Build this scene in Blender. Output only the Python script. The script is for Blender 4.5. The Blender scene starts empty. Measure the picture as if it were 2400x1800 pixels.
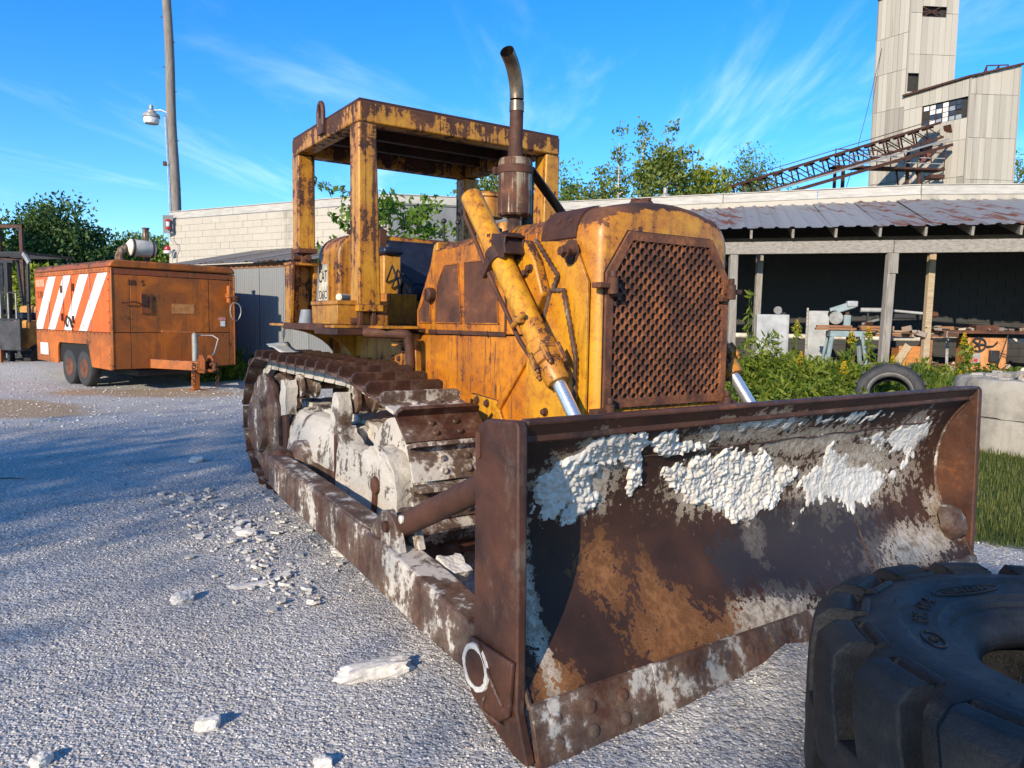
import bpy, bmesh, math, random
import numpy as np
from mathutils import Vector, Matrix, noise as mnoise

R = math.radians
scene = bpy.context.scene
col = scene.collection

# ------------------------------------------------------------------ camera
CAM_Z, PITCH, ROLL = 1.485, 0.0834, 0.0152
cam_data = bpy.data.cameras.new('camera')
cam_data.sensor_width = 36.0
cam_data.lens = 25.95
cam_data.clip_end = 3000.0
cam = bpy.data.objects.new('camera', cam_data)
col.objects.link(cam)
fwd = Vector((0, math.cos(PITCH), -math.sin(PITCH)))
r0 = Vector((1, 0, 0)); u0 = r0.cross(fwd)
rv = r0 * math.cos(ROLL) + u0 * math.sin(ROLL)
uv = u0 * math.cos(ROLL) - r0 * math.sin(ROLL)
cam.matrix_world = Matrix(((rv.x, uv.x, -fwd.x, 0), (rv.y, uv.y, -fwd.y, 0), (rv.z, uv.z, -fwd.z, CAM_Z), (0, 0, 0, 1)))
scene.camera = cam

# ------------------------------------------------------------------ sky and sun
SUN_EL = R(22.5)
SUN_H = Vector((-0.47, -0.883, 0)).normalized()
SUN = Vector((SUN_H.x * math.cos(SUN_EL), SUN_H.y * math.cos(SUN_EL), math.sin(SUN_EL)))
world = bpy.data.worlds.new('World'); scene.world = world; world.use_nodes = True
wn = world.node_tree; wn.nodes.clear()
w_out = wn.nodes.new('ShaderNodeOutputWorld'); w_bg = wn.nodes.new('ShaderNodeBackground')
sky = wn.nodes.new('ShaderNodeTexSky'); sky.sky_type = 'NISHITA'; sky.sun_disc = False
sky.sun_elevation = SUN_EL; sky.sun_rotation = math.atan2(SUN.x, SUN.y)
sky.altitude = 200; sky.air_density = 1.0; sky.dust_density = 0.05; sky.ozone_density = 3.2
w_bg.inputs['Strength'].default_value = 0.15
hs = wn.nodes.new('ShaderNodeHueSaturation'); hs.inputs['Saturation'].default_value = 1.24; hs.inputs['Value'].default_value = 1.0
hs.inputs['Hue'].default_value = 0.5
tint = wn.nodes.new('ShaderNodeMix'); tint.data_type = 'RGBA'; tint.blend_type = 'MULTIPLY'; tint.inputs[0].default_value = 1.0
tint.inputs[7].default_value = (0.79, 0.89, 1.05, 1)
wn.links.new(sky.outputs[0], tint.inputs[6]); wn.links.new(tint.outputs[2], hs.inputs['Color'])
# thin cirrus, the same all round the sky
tc = wn.nodes.new('ShaderNodeTexCoord')
sx = wn.nodes.new('ShaderNodeSeparateXYZ'); wn.links.new(tc.outputs['Generated'], sx.inputs[0])
zc = wn.nodes.new('ShaderNodeMath'); zc.operation = 'MAXIMUM'; wn.links.new(sx.outputs[2], zc.inputs[0]); zc.inputs[1].default_value = 0.06
dx = wn.nodes.new('ShaderNodeMath'); dx.operation = 'DIVIDE'; wn.links.new(sx.outputs[0], dx.inputs[0]); wn.links.new(zc.outputs[0], dx.inputs[1])
dy = wn.nodes.new('ShaderNodeMath'); dy.operation = 'DIVIDE'; wn.links.new(sx.outputs[1], dy.inputs[0]); wn.links.new(zc.outputs[0], dy.inputs[1])
cb = wn.nodes.new('ShaderNodeCombineXYZ'); wn.links.new(dx.outputs[0], cb.inputs[0]); wn.links.new(dy.outputs[0], cb.inputs[1])
mp = wn.nodes.new('ShaderNodeMapping'); mp.inputs['Rotation'].default_value = (0, 0, R(-32)); mp.inputs['Scale'].default_value = (0.9, 0.22, 1)
mp.inputs['Location'].default_value = (2.35, 0.6, 0)
wn.links.new(cb.outputs[0], mp.inputs[0])
cn = wn.nodes.new('ShaderNodeTexNoise'); cn.inputs['Scale'].default_value = 0.9; cn.inputs['Detail'].default_value = 9; cn.inputs['Roughness'].default_value = 0.58; cn.inputs['Distortion'].default_value = 0.9
wn.links.new(mp.outputs[0], cn.inputs['Vector'])
cr = wn.nodes.new('ShaderNodeMapRange'); cr.interpolation_type = 'SMOOTHSTEP'
cr.inputs['From Min'].default_value = 0.50; cr.inputs['From Max'].default_value = 0.80; cr.inputs['To Max'].default_value = 0.5
wn.links.new(cn.outputs['Fac'], cr.inputs['Value'])
cm = wn.nodes.new('ShaderNodeMix'); cm.data_type = 'RGBA'; cm.blend_type = 'MIX'
fade = wn.nodes.new('ShaderNodeMapRange'); fade.interpolation_type = 'SMOOTHSTEP'; fade.inputs['From Min'].default_value = 0.05; fade.inputs['From Max'].default_value = 0.2
wn.links.new(sx.outputs[2], fade.inputs['Value'])
cf = wn.nodes.new('ShaderNodeMath'); cf.operation = 'MULTIPLY'; wn.links.new(cr.outputs['Result'], cf.inputs[0]); wn.links.new(fade.outputs['Result'], cf.inputs[1])
wn.links.new(cf.outputs[0], cm.inputs[0]); wn.links.new(hs.outputs[0], cm.inputs[6]); cm.inputs[7].default_value = (6.6, 7.6, 8.6, 1)
wn.links.new(cm.outputs[2], w_bg.inputs['Color'])
wn.links.new(w_bg.outputs[0], w_out.inputs['Surface'])
sun_data = bpy.data.lights.new('sun', 'SUN'); sun_data.energy = 4.0; sun_data.angle = R(0.53); sun_data.color = (1.0, 0.865, 0.68)
sun = bpy.data.objects.new('sun', sun_data); col.objects.link(sun)
sun.rotation_euler = SUN.to_track_quat('Z', 'Y').to_euler()
sun.location = (-20, -40, 30)
vs = scene.view_settings
vs.view_transform = 'Standard'; vs.look = 'None'; vs.gamma = 1.0; vs.use_curve_mapping = False; vs.exposure = 0.70
scene.cycles.max_bounces = 6
scene.cycles.transparent_max_bounces = 6

# ------------------------------------------------------------------ mesh helpers
class MB:
    """collects vertices and faces; build() links them as one mesh object"""
    def __init__(s): s.v = []; s.f = []
    def add(s, vs_, fs):
        o = len(s.v); s.v += [tuple(p) for p in vs_]; s.f += [tuple(i + o for i in f) for f in fs]; return s
    def box(s, x0, x1, y0, y1, z0, z1):
        return s.add([(x0, y0, z0), (x1, y0, z0), (x1, y1, z0), (x0, y1, z0), (x0, y0, z1), (x1, y0, z1), (x1, y1, z1), (x0, y1, z1)],
                     [(0, 3, 2, 1), (4, 5, 6, 7), (0, 1, 5, 4), (1, 2, 6, 5), (2, 3, 7, 6), (3, 0, 4, 7)])
    def cbox(s, c, d, rot=None):
        b = MB().box(-d[0]/2, d[0]/2, -d[1]/2, d[1]/2, -d[2]/2, d[2]/2)
        M = Matrix.Translation(c) @ (rot.to_4x4() if rot else Matrix.Identity(4))
        return s.add([M @ Vector(p) for p in b.v], b.f)
    def beam(s, p0, p1, w, h, up=(0, 0, 1), w1=None, h1=None):
        p0 = Vector(p0); p1 = Vector(p1); d = (p1 - p0).normalized(); u = Vector(up)
        sd = d.cross(u)
        if sd.length < 1e-4: sd = d.cross(Vector((1, 0, 0)))
        sd.normalize(); u = sd.cross(d); w1 = w1 or w; h1 = h1 or h
        vs_ = []
        for p, a, b in ((p0, w, h), (p1, w1, h1)):
            vs_ += [p - sd*a/2 - u*b/2, p + sd*a/2 - u*b/2, p + sd*a/2 + u*b/2, p - sd*a/2 + u*b/2]
        return s.add(vs_, [(3, 2, 1, 0), (4, 5, 6, 7), (0, 1, 5, 4), (1, 2, 6, 5), (2, 3, 7, 6), (3, 0, 4, 7)])
    def loft(s, rings, cap=True, closed=True):
        n = len(rings[0]); vs_ = [p for r in rings for p in r]; fs = []
        for k in range(len(rings) - 1):
            for i in range(n if closed else n - 1):
                j = (i + 1) % n; fs.append((k*n + i, k*n + j, (k+1)*n + j, (k+1)*n + i))
        if cap and closed:
            fs.append(tuple(range(n - 1, -1, -1))); fs.append(tuple((len(rings) - 1)*n + i for i in range(n)))
        return s.add(vs_, fs)
    def tube(s, pts, r, n=12, cap=True):
        pts = [Vector(p) for p in pts]; rings = []; m = len(pts)
        t = (pts[1] - pts[0]).normalized(); a = t.orthogonal().normalized()
        for i, p in enumerate(pts):
            t2 = (pts[min(i+1, m-1)] - pts[max(i-1, 0)]).normalized()
            a = (a - t2 * a.dot(t2)).normalized(); b = t2.cross(a); rr = r[i] if isinstance(r, (list, tuple)) else r
            rings.append([p + (a*math.cos(2*math.pi*k/n) + b*math.sin(2*math.pi*k/n))*rr for k in range(n)])
        return s.loft(rings, cap)
    def lathe(s, prof, o=(0, 0, 0), ax=(0, 0, 1), n=24, cap=True, a0=0.0):
        ax = Vector(ax).normalized(); a = ax.orthogonal().normalized(); b = ax.cross(a); o = Vector(o)
        rings = [[o + ax*h + (a*math.cos(2*math.pi*k/n + a0) + b*math.sin(2*math.pi*k/n + a0))*max(r, 1e-4) for k in range(n)] for r, h in prof]
        return s.loft(rings, cap)
    def prism(s, poly, axis, a, b):
        n = len(poly)
        def P(q, t): return (t, q[0], q[1]) if axis == 'x' else (q[0], t, q[1]) if axis == 'y' else (q[0], q[1], t)
        vs_ = [P(q, a) for q in poly] + [P(q, b) for q in poly]
        return s.add(vs_, [tuple(range(n)), tuple(range(2*n - 1, n - 1, -1))] + [(i, i + n, (i+1) % n + n, (i+1) % n) for i in range(n)])
    def bolt(s, p, ax, r=.016, h=.014):
        ax = Vector(ax).normalized()
        s.lathe([(r*1.35, 0), (r*1.35, h*.25)], p, ax, 12); s.lathe([(r, h*.2), (r, h*.9), (r*.8, h)], p, ax, 6); return s
    def xform(s, M): s.v = [tuple(M @ Vector(p)) for p in s.v]; return s
    def mirror_y(s): s.v = [(p[0], -p[1], p[2]) for p in s.v]; s.f = [tuple(reversed(f)) for f in s.f]; return s
    def mesh(s, name, mat, smooth=38, dis=None):
        me = bpy.data.meshes.new(name); me.from_pydata(s.v, [], s.f)
        bm = bmesh.new(); bm.from_mesh(me)
        bmesh.ops.recalc_face_normals(bm, faces=bm.faces)
        if dis:
            amp, sc, cuts, seed = dis
            bmesh.ops.triangulate(bm, faces=[f for f in bm.faces if len(f.verts) > 4])
            bmesh.ops.subdivide_edges(bm, edges=bm.edges, cuts=cuts, use_grid_fill=True)
            bm.normal_update()
            for v in bm.verts:
                q = v.co * sc + Vector((seed*7.1, seed*3.3, seed))
                v.co += v.normal * (amp * (mnoise.fractal(q, 1.0, 2.0, 4)))
        bm.to_mesh(me); bm.free()
        if mat: me.materials.append(mat)
        if smooth:
            me.polygons.foreach_set('use_smooth', [True]*len(me.polygons)); me.set_sharp_from_angle(angle=R(smooth))
        return me
    def build(s, name, mat, parent=None, bevel=0, seg=2, smooth=38, dis=None):
        o = bpy.data.objects.new(name, s.mesh(name, mat, smooth, dis)); col.objects.link(o); o.parent = parent
        if bevel:
            m = o.modifiers.new('edge', 'BEVEL'); m.width = bevel; m.segments = seg; m.limit_method = 'ANGLE'; m.angle_limit = R(35)
        return o
def inst(me, name, parent=None, M=None):
    o = bpy.data.objects.new(name, me); col.objects.link(o); o.parent = parent
    if M is not None: o.matrix_local = M
    return o
def tag(o, label=None, cat=None, group=None, kind=None):
    if label: o['label'] = label
    if cat: o['category'] = cat
    if group: o['group'] = group
    if kind: o['kind'] = kind
    return o
def thing(name, label, cat, loc=(0, 0, 0), rz=0, group=None):
    o = bpy.data.objects.new(name, None); o.empty_display_size = .2; col.objects.link(o); o.location = loc; o.rotation_euler = (0, 0, rz)
    return tag(o, label, cat, group)
def fast_mesh(name, V, F, mat, nside=4):
    """numpy arrays to mesh: V (n,3), F (m,nside)"""
    me = bpy.data.meshes.new(name); V = np.asarray(V, np.float32); F = np.asarray(F, np.int32)
    me.vertices.add(len(V)); me.vertices.foreach_set('co', V.ravel())
    me.loops.add(F.size); me.loops.foreach_set('vertex_index', F.ravel())
    me.polygons.add(len(F)); me.polygons.foreach_set('loop_start', np.arange(0, F.size, nside, dtype=np.int32))
    me.update(calc_edges=True)
    if mat: me.materials.append(mat)
    return me
def text_obj(name, body, size, ext, mat, parent, M, sx=1.0):
    cu = bpy.data.curves.new('lettering', 'FONT'); cu.body = body; cu.size = size; cu.extrude = ext; cu.align_x = 'CENTER'; cu.align_y = 'CENTER'; cu.resolution_u = 3
    t = bpy.data.objects.new('lettering', cu); col.objects.link(t)
    me = bpy.data.meshes.new_from_object(t.evaluated_get(bpy.context.evaluated_depsgraph_get()))
    bpy.data.objects.remove(t); bpy.data.curves.remove(cu)
    me.materials.clear(); me.materials.append(mat)
    o = bpy.data.objects.new(name, me); col.objects.link(o); o.parent = parent
    o.matrix_local = M @ Matrix.Diagonal((sx, 1, 1, 1)); return o
def axes(o, x, z):
    """matrix whose local x and z (facing) axes point along the given vectors"""
    x = Vector(x).normalized(); z = Vector(z).normalized(); y = z.cross(x).normalized(); x = y.cross(z)
    return Matrix(((x.x, y.x, z.x, o[0]), (x.y, y.y, z.y, o[1]), (x.z, y.z, z.z, o[2]), (0, 0, 0, 1)))
def nz(p, sc=1.0, seed=0.0, oct_=4): return mnoise.fractal(Vector(p)*sc + Vector((seed*13.7, seed*5.1, seed*2.9)), 1.0, 2.0, oct_)

# ------------------------------------------------------------------ material helpers
class Mat:
    def __init__(s, name):
        s.m = bpy.data.materials.new(name); s.m.use_nodes = True; s.t = s.m.node_tree; s.t.nodes.clear()
        s.out = s.t.nodes.new('ShaderNodeOutputMaterial'); s.co_ = None
    def n(s, typ, ins=None, **props):
        nd = s.t.nodes.new('ShaderNode' + typ)
        for k, v in props.items(): setattr(nd, k, v)
        for k, v in (ins or {}).items(): s.set(nd.inputs[k], v)
        return nd
    def set(s, sock, v):
        if isinstance(v, bpy.types.NodeSocket): s.t.links.new(v, sock)
        else:
            if sock.type == 'RGBA' and len(v) == 3: v = (*v, 1)
            sock.default_value = v
    def co(s, scale=None, rot=None, loc=None, kind='Object'):
        if not s.co_: s.co_ = s.n('TexCoord')
        c = s.co_.outputs[kind]
        if scale or rot or loc:
            c = s.n('Mapping', {'Vector': c, 'Scale': scale or (1, 1, 1), 'Rotation': rot or (0, 0, 0), 'Location': loc or (0, 0, 0)}).outputs[0]
        return c
    def noise(s, scale, detail=5, rough=.55, dist=0, co=None):
        return s.n('TexNoise', {'Vector': co or s.co(), 'Scale': scale, 'Detail': detail, 'Roughness': rough, 'Distortion': dist}).outputs['Fac']
    def voro(s, scale, out='Distance', feature='F1', co=None):
        return s.n('TexVoronoi', {'Vector': co or s.co(), 'Scale': scale}, feature=feature).outputs[out]
    def mr(s, v, a, b, c=0., d=1., lin=False):
        return s.n('MapRange', {'Value': v, 'From Min': a, 'From Max': b, 'To Min': c, 'To Max': d}, interpolation_type='LINEAR' if lin else 'SMOOTHSTEP').outputs[0]
    def ma(s, op, a, b=0., clamp=False):
        nd = s.n('Math', operation=op, use_clamp=clamp); s.set(nd.inputs[0], a); s.set(nd.inputs[1], b); return nd.outputs[0]
    def mix(s, f, a, b, mode='MIX'):
        nd = s.n('Mix', data_type='RGBA', blend_type=mode); s.set(nd.inputs[0], f); s.set(nd.inputs[6], a); s.set(nd.inputs[7], b); return nd.outputs[2]
    def ramp(s, f, stops):
        nd = s.n('ValToRGB', {'Fac': f}); e = nd.color_ramp.elements
        while len(e) < len(stops): e.new(.5)
        for q, (p, c) in zip(e, stops): q.position = p; q.color = (*c, 1)
        return nd.outputs[0]
    def bump(s, h, strength=.4, dist=.01, normal=None):
        ins = {'Height': h, 'Strength': strength, 'Distance': dist}
        if normal is not None: ins['Normal'] = normal
        return s.n('Bump', ins).outputs[0]
    def edge(s, rad=.012):
        b = s.n('Bevel', {'Radius': rad}, samples=3).outputs[0]; g = s.n('NewGeometry').outputs['Normal']
        d = s.n('VectorMath', operation='DOT_PRODUCT'); s.set(d.inputs[0], b); s.set(d.inputs[1], g)
        return s.mr(d.outputs['Value'], .99, .82)
    def done(s, color, rough=.6, metal=0., normal=None, spec=.5, **kw):
        b = s.n('BsdfPrincipled'); s.set(b.inputs['Base Color'], color); s.set(b.inputs['Roughness'], rough); s.set(b.inputs['Metallic'], metal)
        s.set(b.inputs['Specular IOR Level'], spec)
        if normal is not None: s.set(b.inputs['Normal'], normal)
        for k, v in kw.items(): s.set(b.inputs[k], v)
        s.t.links.new(b.outputs[0], s.out.inputs[0]); return s.m

RUST_D, RUST_M, RUST_O = (.026, .012, .009), (.078, .030, .016), (.30, .105, .026)
def rust_col(k, sc=1.0, orange=.5):
    a = k.noise(4*sc, 8, .62, .3); b = k.noise(38*sc, 6, .7)
    c = k.ramp(a, [(.3, RUST_D), (.52, RUST_M), (.78, (RUST_M[0]*1.35, RUST_M[1]*1.35, RUST_M[2]*1.3))])
    return k.mix(k.mr(k.ma('ADD', k.ma('MULTIPLY', a, .6), k.ma('MULTIPLY', b, .5)), .64 - .12*orange, .82, 0, .75), c, RUST_O)

def m_paint(name, colr, col2, wear=.5, edge=.012, rough=.42, sc=1.0, streak=.35, dirt=.35, orange=.6, grime=(.05, .03, .015), top=.10, scratch=0., crown=None):
    """old paint: chips and rust along edges and on upward faces, streaks running down, faded patches"""
    k = Mat(name)
    n1 = k.noise(2.2*sc, 9, .70, .6); n2 = k.noise(17*sc, 8, .70); n3 = k.noise(80*sc, 4, .65)
    st = k.noise(1.0, 6, .62, .2, co=k.co((15*sc, 15*sc, 1.1*sc)))
    v = k.ma('ADD', k.ma('MULTIPLY', n1, .55), k.ma('MULTIPLY', n2, .42)); v = k.ma('ADD', v, k.ma('MULTIPLY', st, streak*.4))
    v = k.ma('ADD', v, k.ma('MULTIPLY', n3, .16))
    wob = k.n('VectorMath', operation='ADD'); k.set(wob.inputs[0], k.co()); k.set(wob.inputs[1], k.n('TexNoise', {'Vector': k.co(), 'Scale': 30*sc, 'Detail': 3.}).outputs['Color'])
    vd = k.n('TexVoronoi', {'Vector': wob.outputs[0], 'Scale': 13*sc}); v = k.ma('ADD', v, k.mr(vd.outputs['Distance'], .20, .05, 0, .15))
    if edge: v = k.ma('ADD', v, k.ma('MULTIPLY', k.edge(edge), .12))
    if top:
        nz_ = k.n('SeparateXYZ', {0: k.n('NewGeometry').outputs['Normal']}).outputs[2]; v = k.ma('ADD', v, k.mr(nz_, .15, .85, 0, top))
    if crown:
        z_ = k.n('SeparateXYZ', {0: k.co()}).outputs[2]; v = k.ma('ADD', v, k.mr(z_, crown[0], crown[1], 0, crown[2]))
    if scratch:
        for rr_, sc_ in (((.0, .9, .3), (70, 70, 2.6)), ((.2, -.6, .1), (55, 55, 2.2))): v = k.ma('ADD', v, k.mr(k.noise(1.0, 3, .5, .6, co=k.co(sc_, rr_)), .62, .70, 0, scratch))
    t = .565 + streak*.2 + .15 - wear*.15
    chip = k.mr(v, t, t + .018); halo = k.mr(v, t - .13, t + .01)
    base = k.mix(k.mr(n1, .36, .64), colr, col2)
    base = k.mix(k.mr(n2, .45, .72, 0, .45), base, (colr[0]*.62, colr[1]*.48, colr[2]*.8))
    base = k.mix(k.ma('MULTIPLY', k.mr(n3, .56, .72), .55), base, (colr[0]*.5, colr[1]*.38, colr[2]*.6))
    base = k.mix(k.ma('MULTIPLY', halo, .35 + .55*orange), base, k.mix(n2, (.42, .14, .012), (.26, .075, .012)))
    base = k.mix(k.ma('MULTIPLY', k.mr(st, .50, .72), dirt), base, grime)
    c = k.mix(chip, base, rust_col(k, sc, orange))
    h = k.ma('ADD', k.ma('MULTIPLY', chip, -.5), k.ma('MULTIPLY', n3, k.mr(chip, 0, 1, .10, .6)))
    return k.done(c, k.mr(chip, 0, 1, rough, .9), 0, k.bump(h, .6, .004))

def m_rust(name, mud=0., orange=.4, dark=1.0, rough=.72, sc=1.0, mudcol=(.60, .55, .48), spec=.4, bump=.35):
    k = Mat(name); c = rust_col(k, sc, orange)
    if dark != 1.0: c = k.mix(1.0, c, (dark, dark, dark), 'MULTIPLY')
    n3 = k.noise(120*sc, 4, .7); n1 = k.noise(22*sc, 6, .65)
    h = k.ma('ADD', k.ma('MULTIPLY', n3, .4), n1); ro = k.mr(n1, .3, .7, rough - .12, rough + .15)
    if mud:
        a = k.noise(3.1*sc, 9, .66, .6); b = k.noise(34*sc, 6, .72); st = k.noise(1.0, 6, .62, co=k.co((9*sc, 9*sc, 2.2*sc)))
        v = k.ma('ADD', k.ma('MULTIPLY', a, .5), k.ma('MULTIPLY', b, .22)); v = k.ma('ADD', v, k.ma('MULTIPLY', st, .34)); t = .70 - .30*mud
        m = k.mr(v, t, t + .05); thin = k.mr(v, t - .12, t + .03)
        c = k.mix(k.ma('MULTIPLY', thin, .30), c, (.30, .24, .18))
        mc = k.mix(k.noise(46*sc, 5, .7), mudcol, (mudcol[0]*.62, mudcol[1]*.60, mudcol[2]*.58))
        c = k.mix(m, c, mc); h = k.ma('ADD', h, k.ma('MULTIPLY', m, k.ma('ADD', k.ma('MULTIPLY', b, 1.6), .8))); ro = k.mix(m, ro, (.95, .95, .95))
    return k.done(c, ro, 0, k.bump(h, bump, .006), spec)

def m_plain(name, c, rough=.6, metal=0., var=.25, sc=8., bump=.15, spec=.4, stretch=None):
    k = Mat(name); co = k.co(stretch) if stretch else None
    n = k.noise(sc, 6, .62, co=co); n2 = k.noise(sc*7, 4, .6, co=co)
    cc = k.mix(k.mr(n, .3, .7), tuple(x*(1 - var) for x in c), tuple(min(x*(1 + var), 1) for x in c))
    return k.done(cc, k.mr(n2, .3, .7, max(rough - .1, .03), min(rough + .12, 1)), metal, k.bump(k.ma('ADD', n, k.ma('MULTIPLY', n2, .4)), bump, .006), spec)

def m_leaf(name, c1, c2, trans=.35):
    k = Mat(name); g = k.n('NewGeometry'); rnd = g.outputs['Random Per Island']
    n = k.noise(.8, 3); v = k.ma('ADD', k.ma('MULTIPLY', rnd, .65), k.ma('MULTIPLY', n, .45))
    c = k.ramp(v, [(.2, c1), (.85, c2)])
    d = k.n('BsdfPrincipled', {'Base Color': c, 'Roughness': .55, 'Specular IOR Level': .25}); tr = k.n('BsdfTranslucent', {'Color': k.mix(1, c, (1.25, 1.35, .5), 'MULTIPLY')})
    mx = k.n('MixShader', {0: trans}); k.t.links.new(d.outputs[0], mx.inputs[1]); k.t.links.new(tr.outputs[0], mx.inputs[2]); k.t.links.new(mx.outputs[0], k.out.inputs[0])
    return k.m

_bolt = {}
def bolts(lst, mat, s, parent, name='bolt'):
    """each bolt an object of its own; alike bolts share one mesh"""
    if mat.name not in _bolt:
        b = MB(); b.lathe([(1.35, 0), (1.35, .25)], (0, 0, 0), (0, 0, 1), 12); b.lathe([(1, .2), (1, .9), (.8, 1)], (0, 0, 0), (0, 0, 1), 6); _bolt[mat.name] = b.mesh('bolt', mat)
    for p, ax, r, h in lst:
        p = Vector(p); ax = Vector(ax).normalized()
        if s > 0: p.y = -p.y; ax.y = -ax.y
        inst(_bolt[mat.name], name, parent, axes(p, ax.orthogonal(), ax) @ Matrix.Diagonal((r, r, h, 1)))

# ------------------------------------------------------------------ materials of the machine
YEL = m_paint('worn_yellow_paint', (.57, .275, .012), (.48, .19, .010), wear=.52, orange=.6, top=.20, sc=.85, dirt=.55)
YEL_CYL = m_paint('cylinder_yellow_paint', (.60, .30, .012), (.52, .22, .010), wear=.52, orange=.6, top=.03, sc=1.2, dirt=.5)
YEL_RUSTY = m_paint('rusted_yellow_paint', (.56, .205, .008), (.38, .105, .008), wear=.56, orange=1.0, streak=.6, scratch=.13)
YEL_DULL = m_paint('grimy_yellow_paint', (.50, .24, .022), (.38, .16, .016), wear=.55, streak=.8, dirt=.75)
YEL_ROPS = m_paint('streaked_yellow_paint', (.52, .255, .020), (.42, .18, .016), wear=.74, streak=1.2, dirt=.95, orange=.25, grime=(.05, .022, .014), top=.25, crown=(2.86, 3.07, .115), sc=1.15)
RUST = m_rust('rusted_steel', 0, .35)
RUST_PLATE = m_rust('brown_rusted_plate', 0, .15, .75, .6)
RUST_OR = m_rust('orange_rusted_mesh', 0, .55, 1.35, .8)
RUST_GR = m_rust('rusted_grille', 0, 1.1, 1.7, .8, 1.4)
SHOE = m_rust('track_shoe_steel', .30, .10, .85, .52)
SHOE_MUD = m_rust('track_shoe_muddy', .62, .10, .85, .52)
ARM = m_rust('push_arm_steel', .52, .6, .8, .55)
FRAME_MUD = m_rust('mud_caked_frame', .82, .2, .8, .6, bump=1.0)
FRAME_HALF = m_rust('half_muddy_frame', .50, .2, .8, .6, bump=.8)
MUD = None
def mud_mat():
    k = Mat('dried_white_mud'); a = k.noise(30, 8, .72); b = k.voro(55); n = k.noise(5, 5)
    c = k.mix(k.mr(n, .35, .7), (.72, .67, .59), (.56, .51, .44)); c = k.mix(k.mr(a, .58, .75, 0, .35), c, (.36, .31, .26))
    return k.done(c, .95, 0, k.bump(k.ma('ADD', a, k.ma('MULTIPLY', b, -.5)), .9, .008), .1)
MUD = mud_mat()
CHROME = m_plain('polished_rod', (.78, .78, .77), .30, .85, .06, 40, .02)
STACK_ST = m_plain('heat_stained_steel', (.22, .16, .11), .36, .7, .35, 6, .05)
MUFFLER = None
def muff_mat():
    k = Mat('streaked_muffler_steel'); st = k.noise(1, 6, .6, .3, co=k.co((26, 26, .9))); a = k.noise(5, 6, .65)
    m = k.mr(k.ma('ADD', k.ma('MULTIPLY', st, .7), k.ma('MULTIPLY', a, .4)), .46, .58)
    return k.done(k.mix(m, (.34, .265, .165), rust_col(k, 2, .5)), k.mr(m, 0, 1, .45, .85), k.mr(m, 0, 1, .45, 0))
MUFFLER = muff_mat()
BLACK = m_plain('dark_interior', (.012, .011, .010), .8)
RADI = m_plain('radiator_core', (.03, .022, .017), .8, 0, .4, 30)
NAVY = m_plain('navy_vinyl', (.012, .016, .035), .38, 0, .3, 12, .2)
BLACKPAINT = m_plain('black_painted_steel', (.018, .018, .02), .5)
WHITE = m_plain('white_decal', (.50, .475, .41), .6, 0, .3, 14)
INK = m_plain('black_lettering', (.012, .012, .013), .5)
def blade_mat():
    k = Mat('blade_face_steel'); co = k.co(); sp_ = k.n('SeparateXYZ', {0: co}); Y, Z = sp_.outputs[1], sp_.outputs[2]
    a = k.noise(3, 8, .66, .4); b = k.noise(26, 7, .72); st = k.noise(1, 7, .62, .5, co=k.co((5, 7, 1.6))); fine = k.noise(150, 4, .7)
    c = k.ramp(a, [(.3, (.022, .012, .009)), (.5, (.050, .022, .013)), (.75, (.088, .036, .019))])
    def blob(cy, cz, ry, rz, amp=.9):
        dy_ = k.ma('MULTIPLY', k.ma('SUBTRACT', Y, cy), 1/ry); dz_ = k.ma('MULTIPLY', k.ma('SUBTRACT', Z, cz), 1/rz)
        d = k.ma('SQRT', k.ma('ADD', k.ma('MULTIPLY', dy_, dy_), k.ma('MULTIPLY', dz_, dz_)))
        nn = k.ma('ADD', k.ma('MULTIPLY', k.ma('SUBTRACT', st, .5), amp*1.3), k.ma('MULTIPLY', k.ma('SUBTRACT', b, .5), amp*3.4))
        return k.mr(k.ma('ADD', d, nn), 1.0, .82)
    def over(c, m, colr, s=1.): return k.mix(k.ma('MULTIPLY', m, s), c, colr)
    oc = k.mix(k.mr(b, .4, .65), (.15, .060, .018), (.33, .145, .05)); tan = k.mix(k.mr(b, .38, .62), (.26, .19, .12), (.58, .50, .40))
    for (cy, cz, ry, rz) in ((-.80, .25, .25, .13), (-.85, .38, .07, .15), (-1.07, .49, .13, .14), (-1.45, .2, .10, .10), (-.5, .2, .3, .1)): c = over(c, blob(cy, cz, ry, rz, 1.25), oc, .75)
    for (cy, cz, ry, rz) in ((-.2, .21, .34, .09), (1.08, .30, .55, .10), (.70, .70, .62, .22), (-.25, .78, .50, .15), (-1.2, .90, .24, .15), (-.3, 1.03, .45, .08), (1.15, .9, .25, .14), (.25, .93, .5, .08), (1.5, .4, .12, .14), (-1.46, .5, .05, .3), (-.14, .5, .08, .12)): c = over(c, blob(cy, cz, ry, rz, 1.15), tan, .92)
    c = over(c, k.mr(k.ma('ADD', Z, k.ma('MULTIPLY', st, .12)), .23, .20), tan, .7)
    pol = blob(.25, .42, .75, .22, .5); c = over(c, pol, (.030, .023, .022), .8)
    h = k.ma('ADD', k.ma('MULTIPLY', fine, .3), b)
    return k.done(c, k.mr(pol, 0, 1, .66, .50), 0, k.bump(h, .28, .006), .3)
BLADE = blade_mat()
BLADE_BK = m_rust('blade_end_steel', .10, .3, .95, .5)
BLADE_EDGE = m_rust('cutting_edge_steel', .50, .75, .9, .6)
WELD = m_rust('weld_bead', .35, .4, .8, .7, 2.5)

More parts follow.
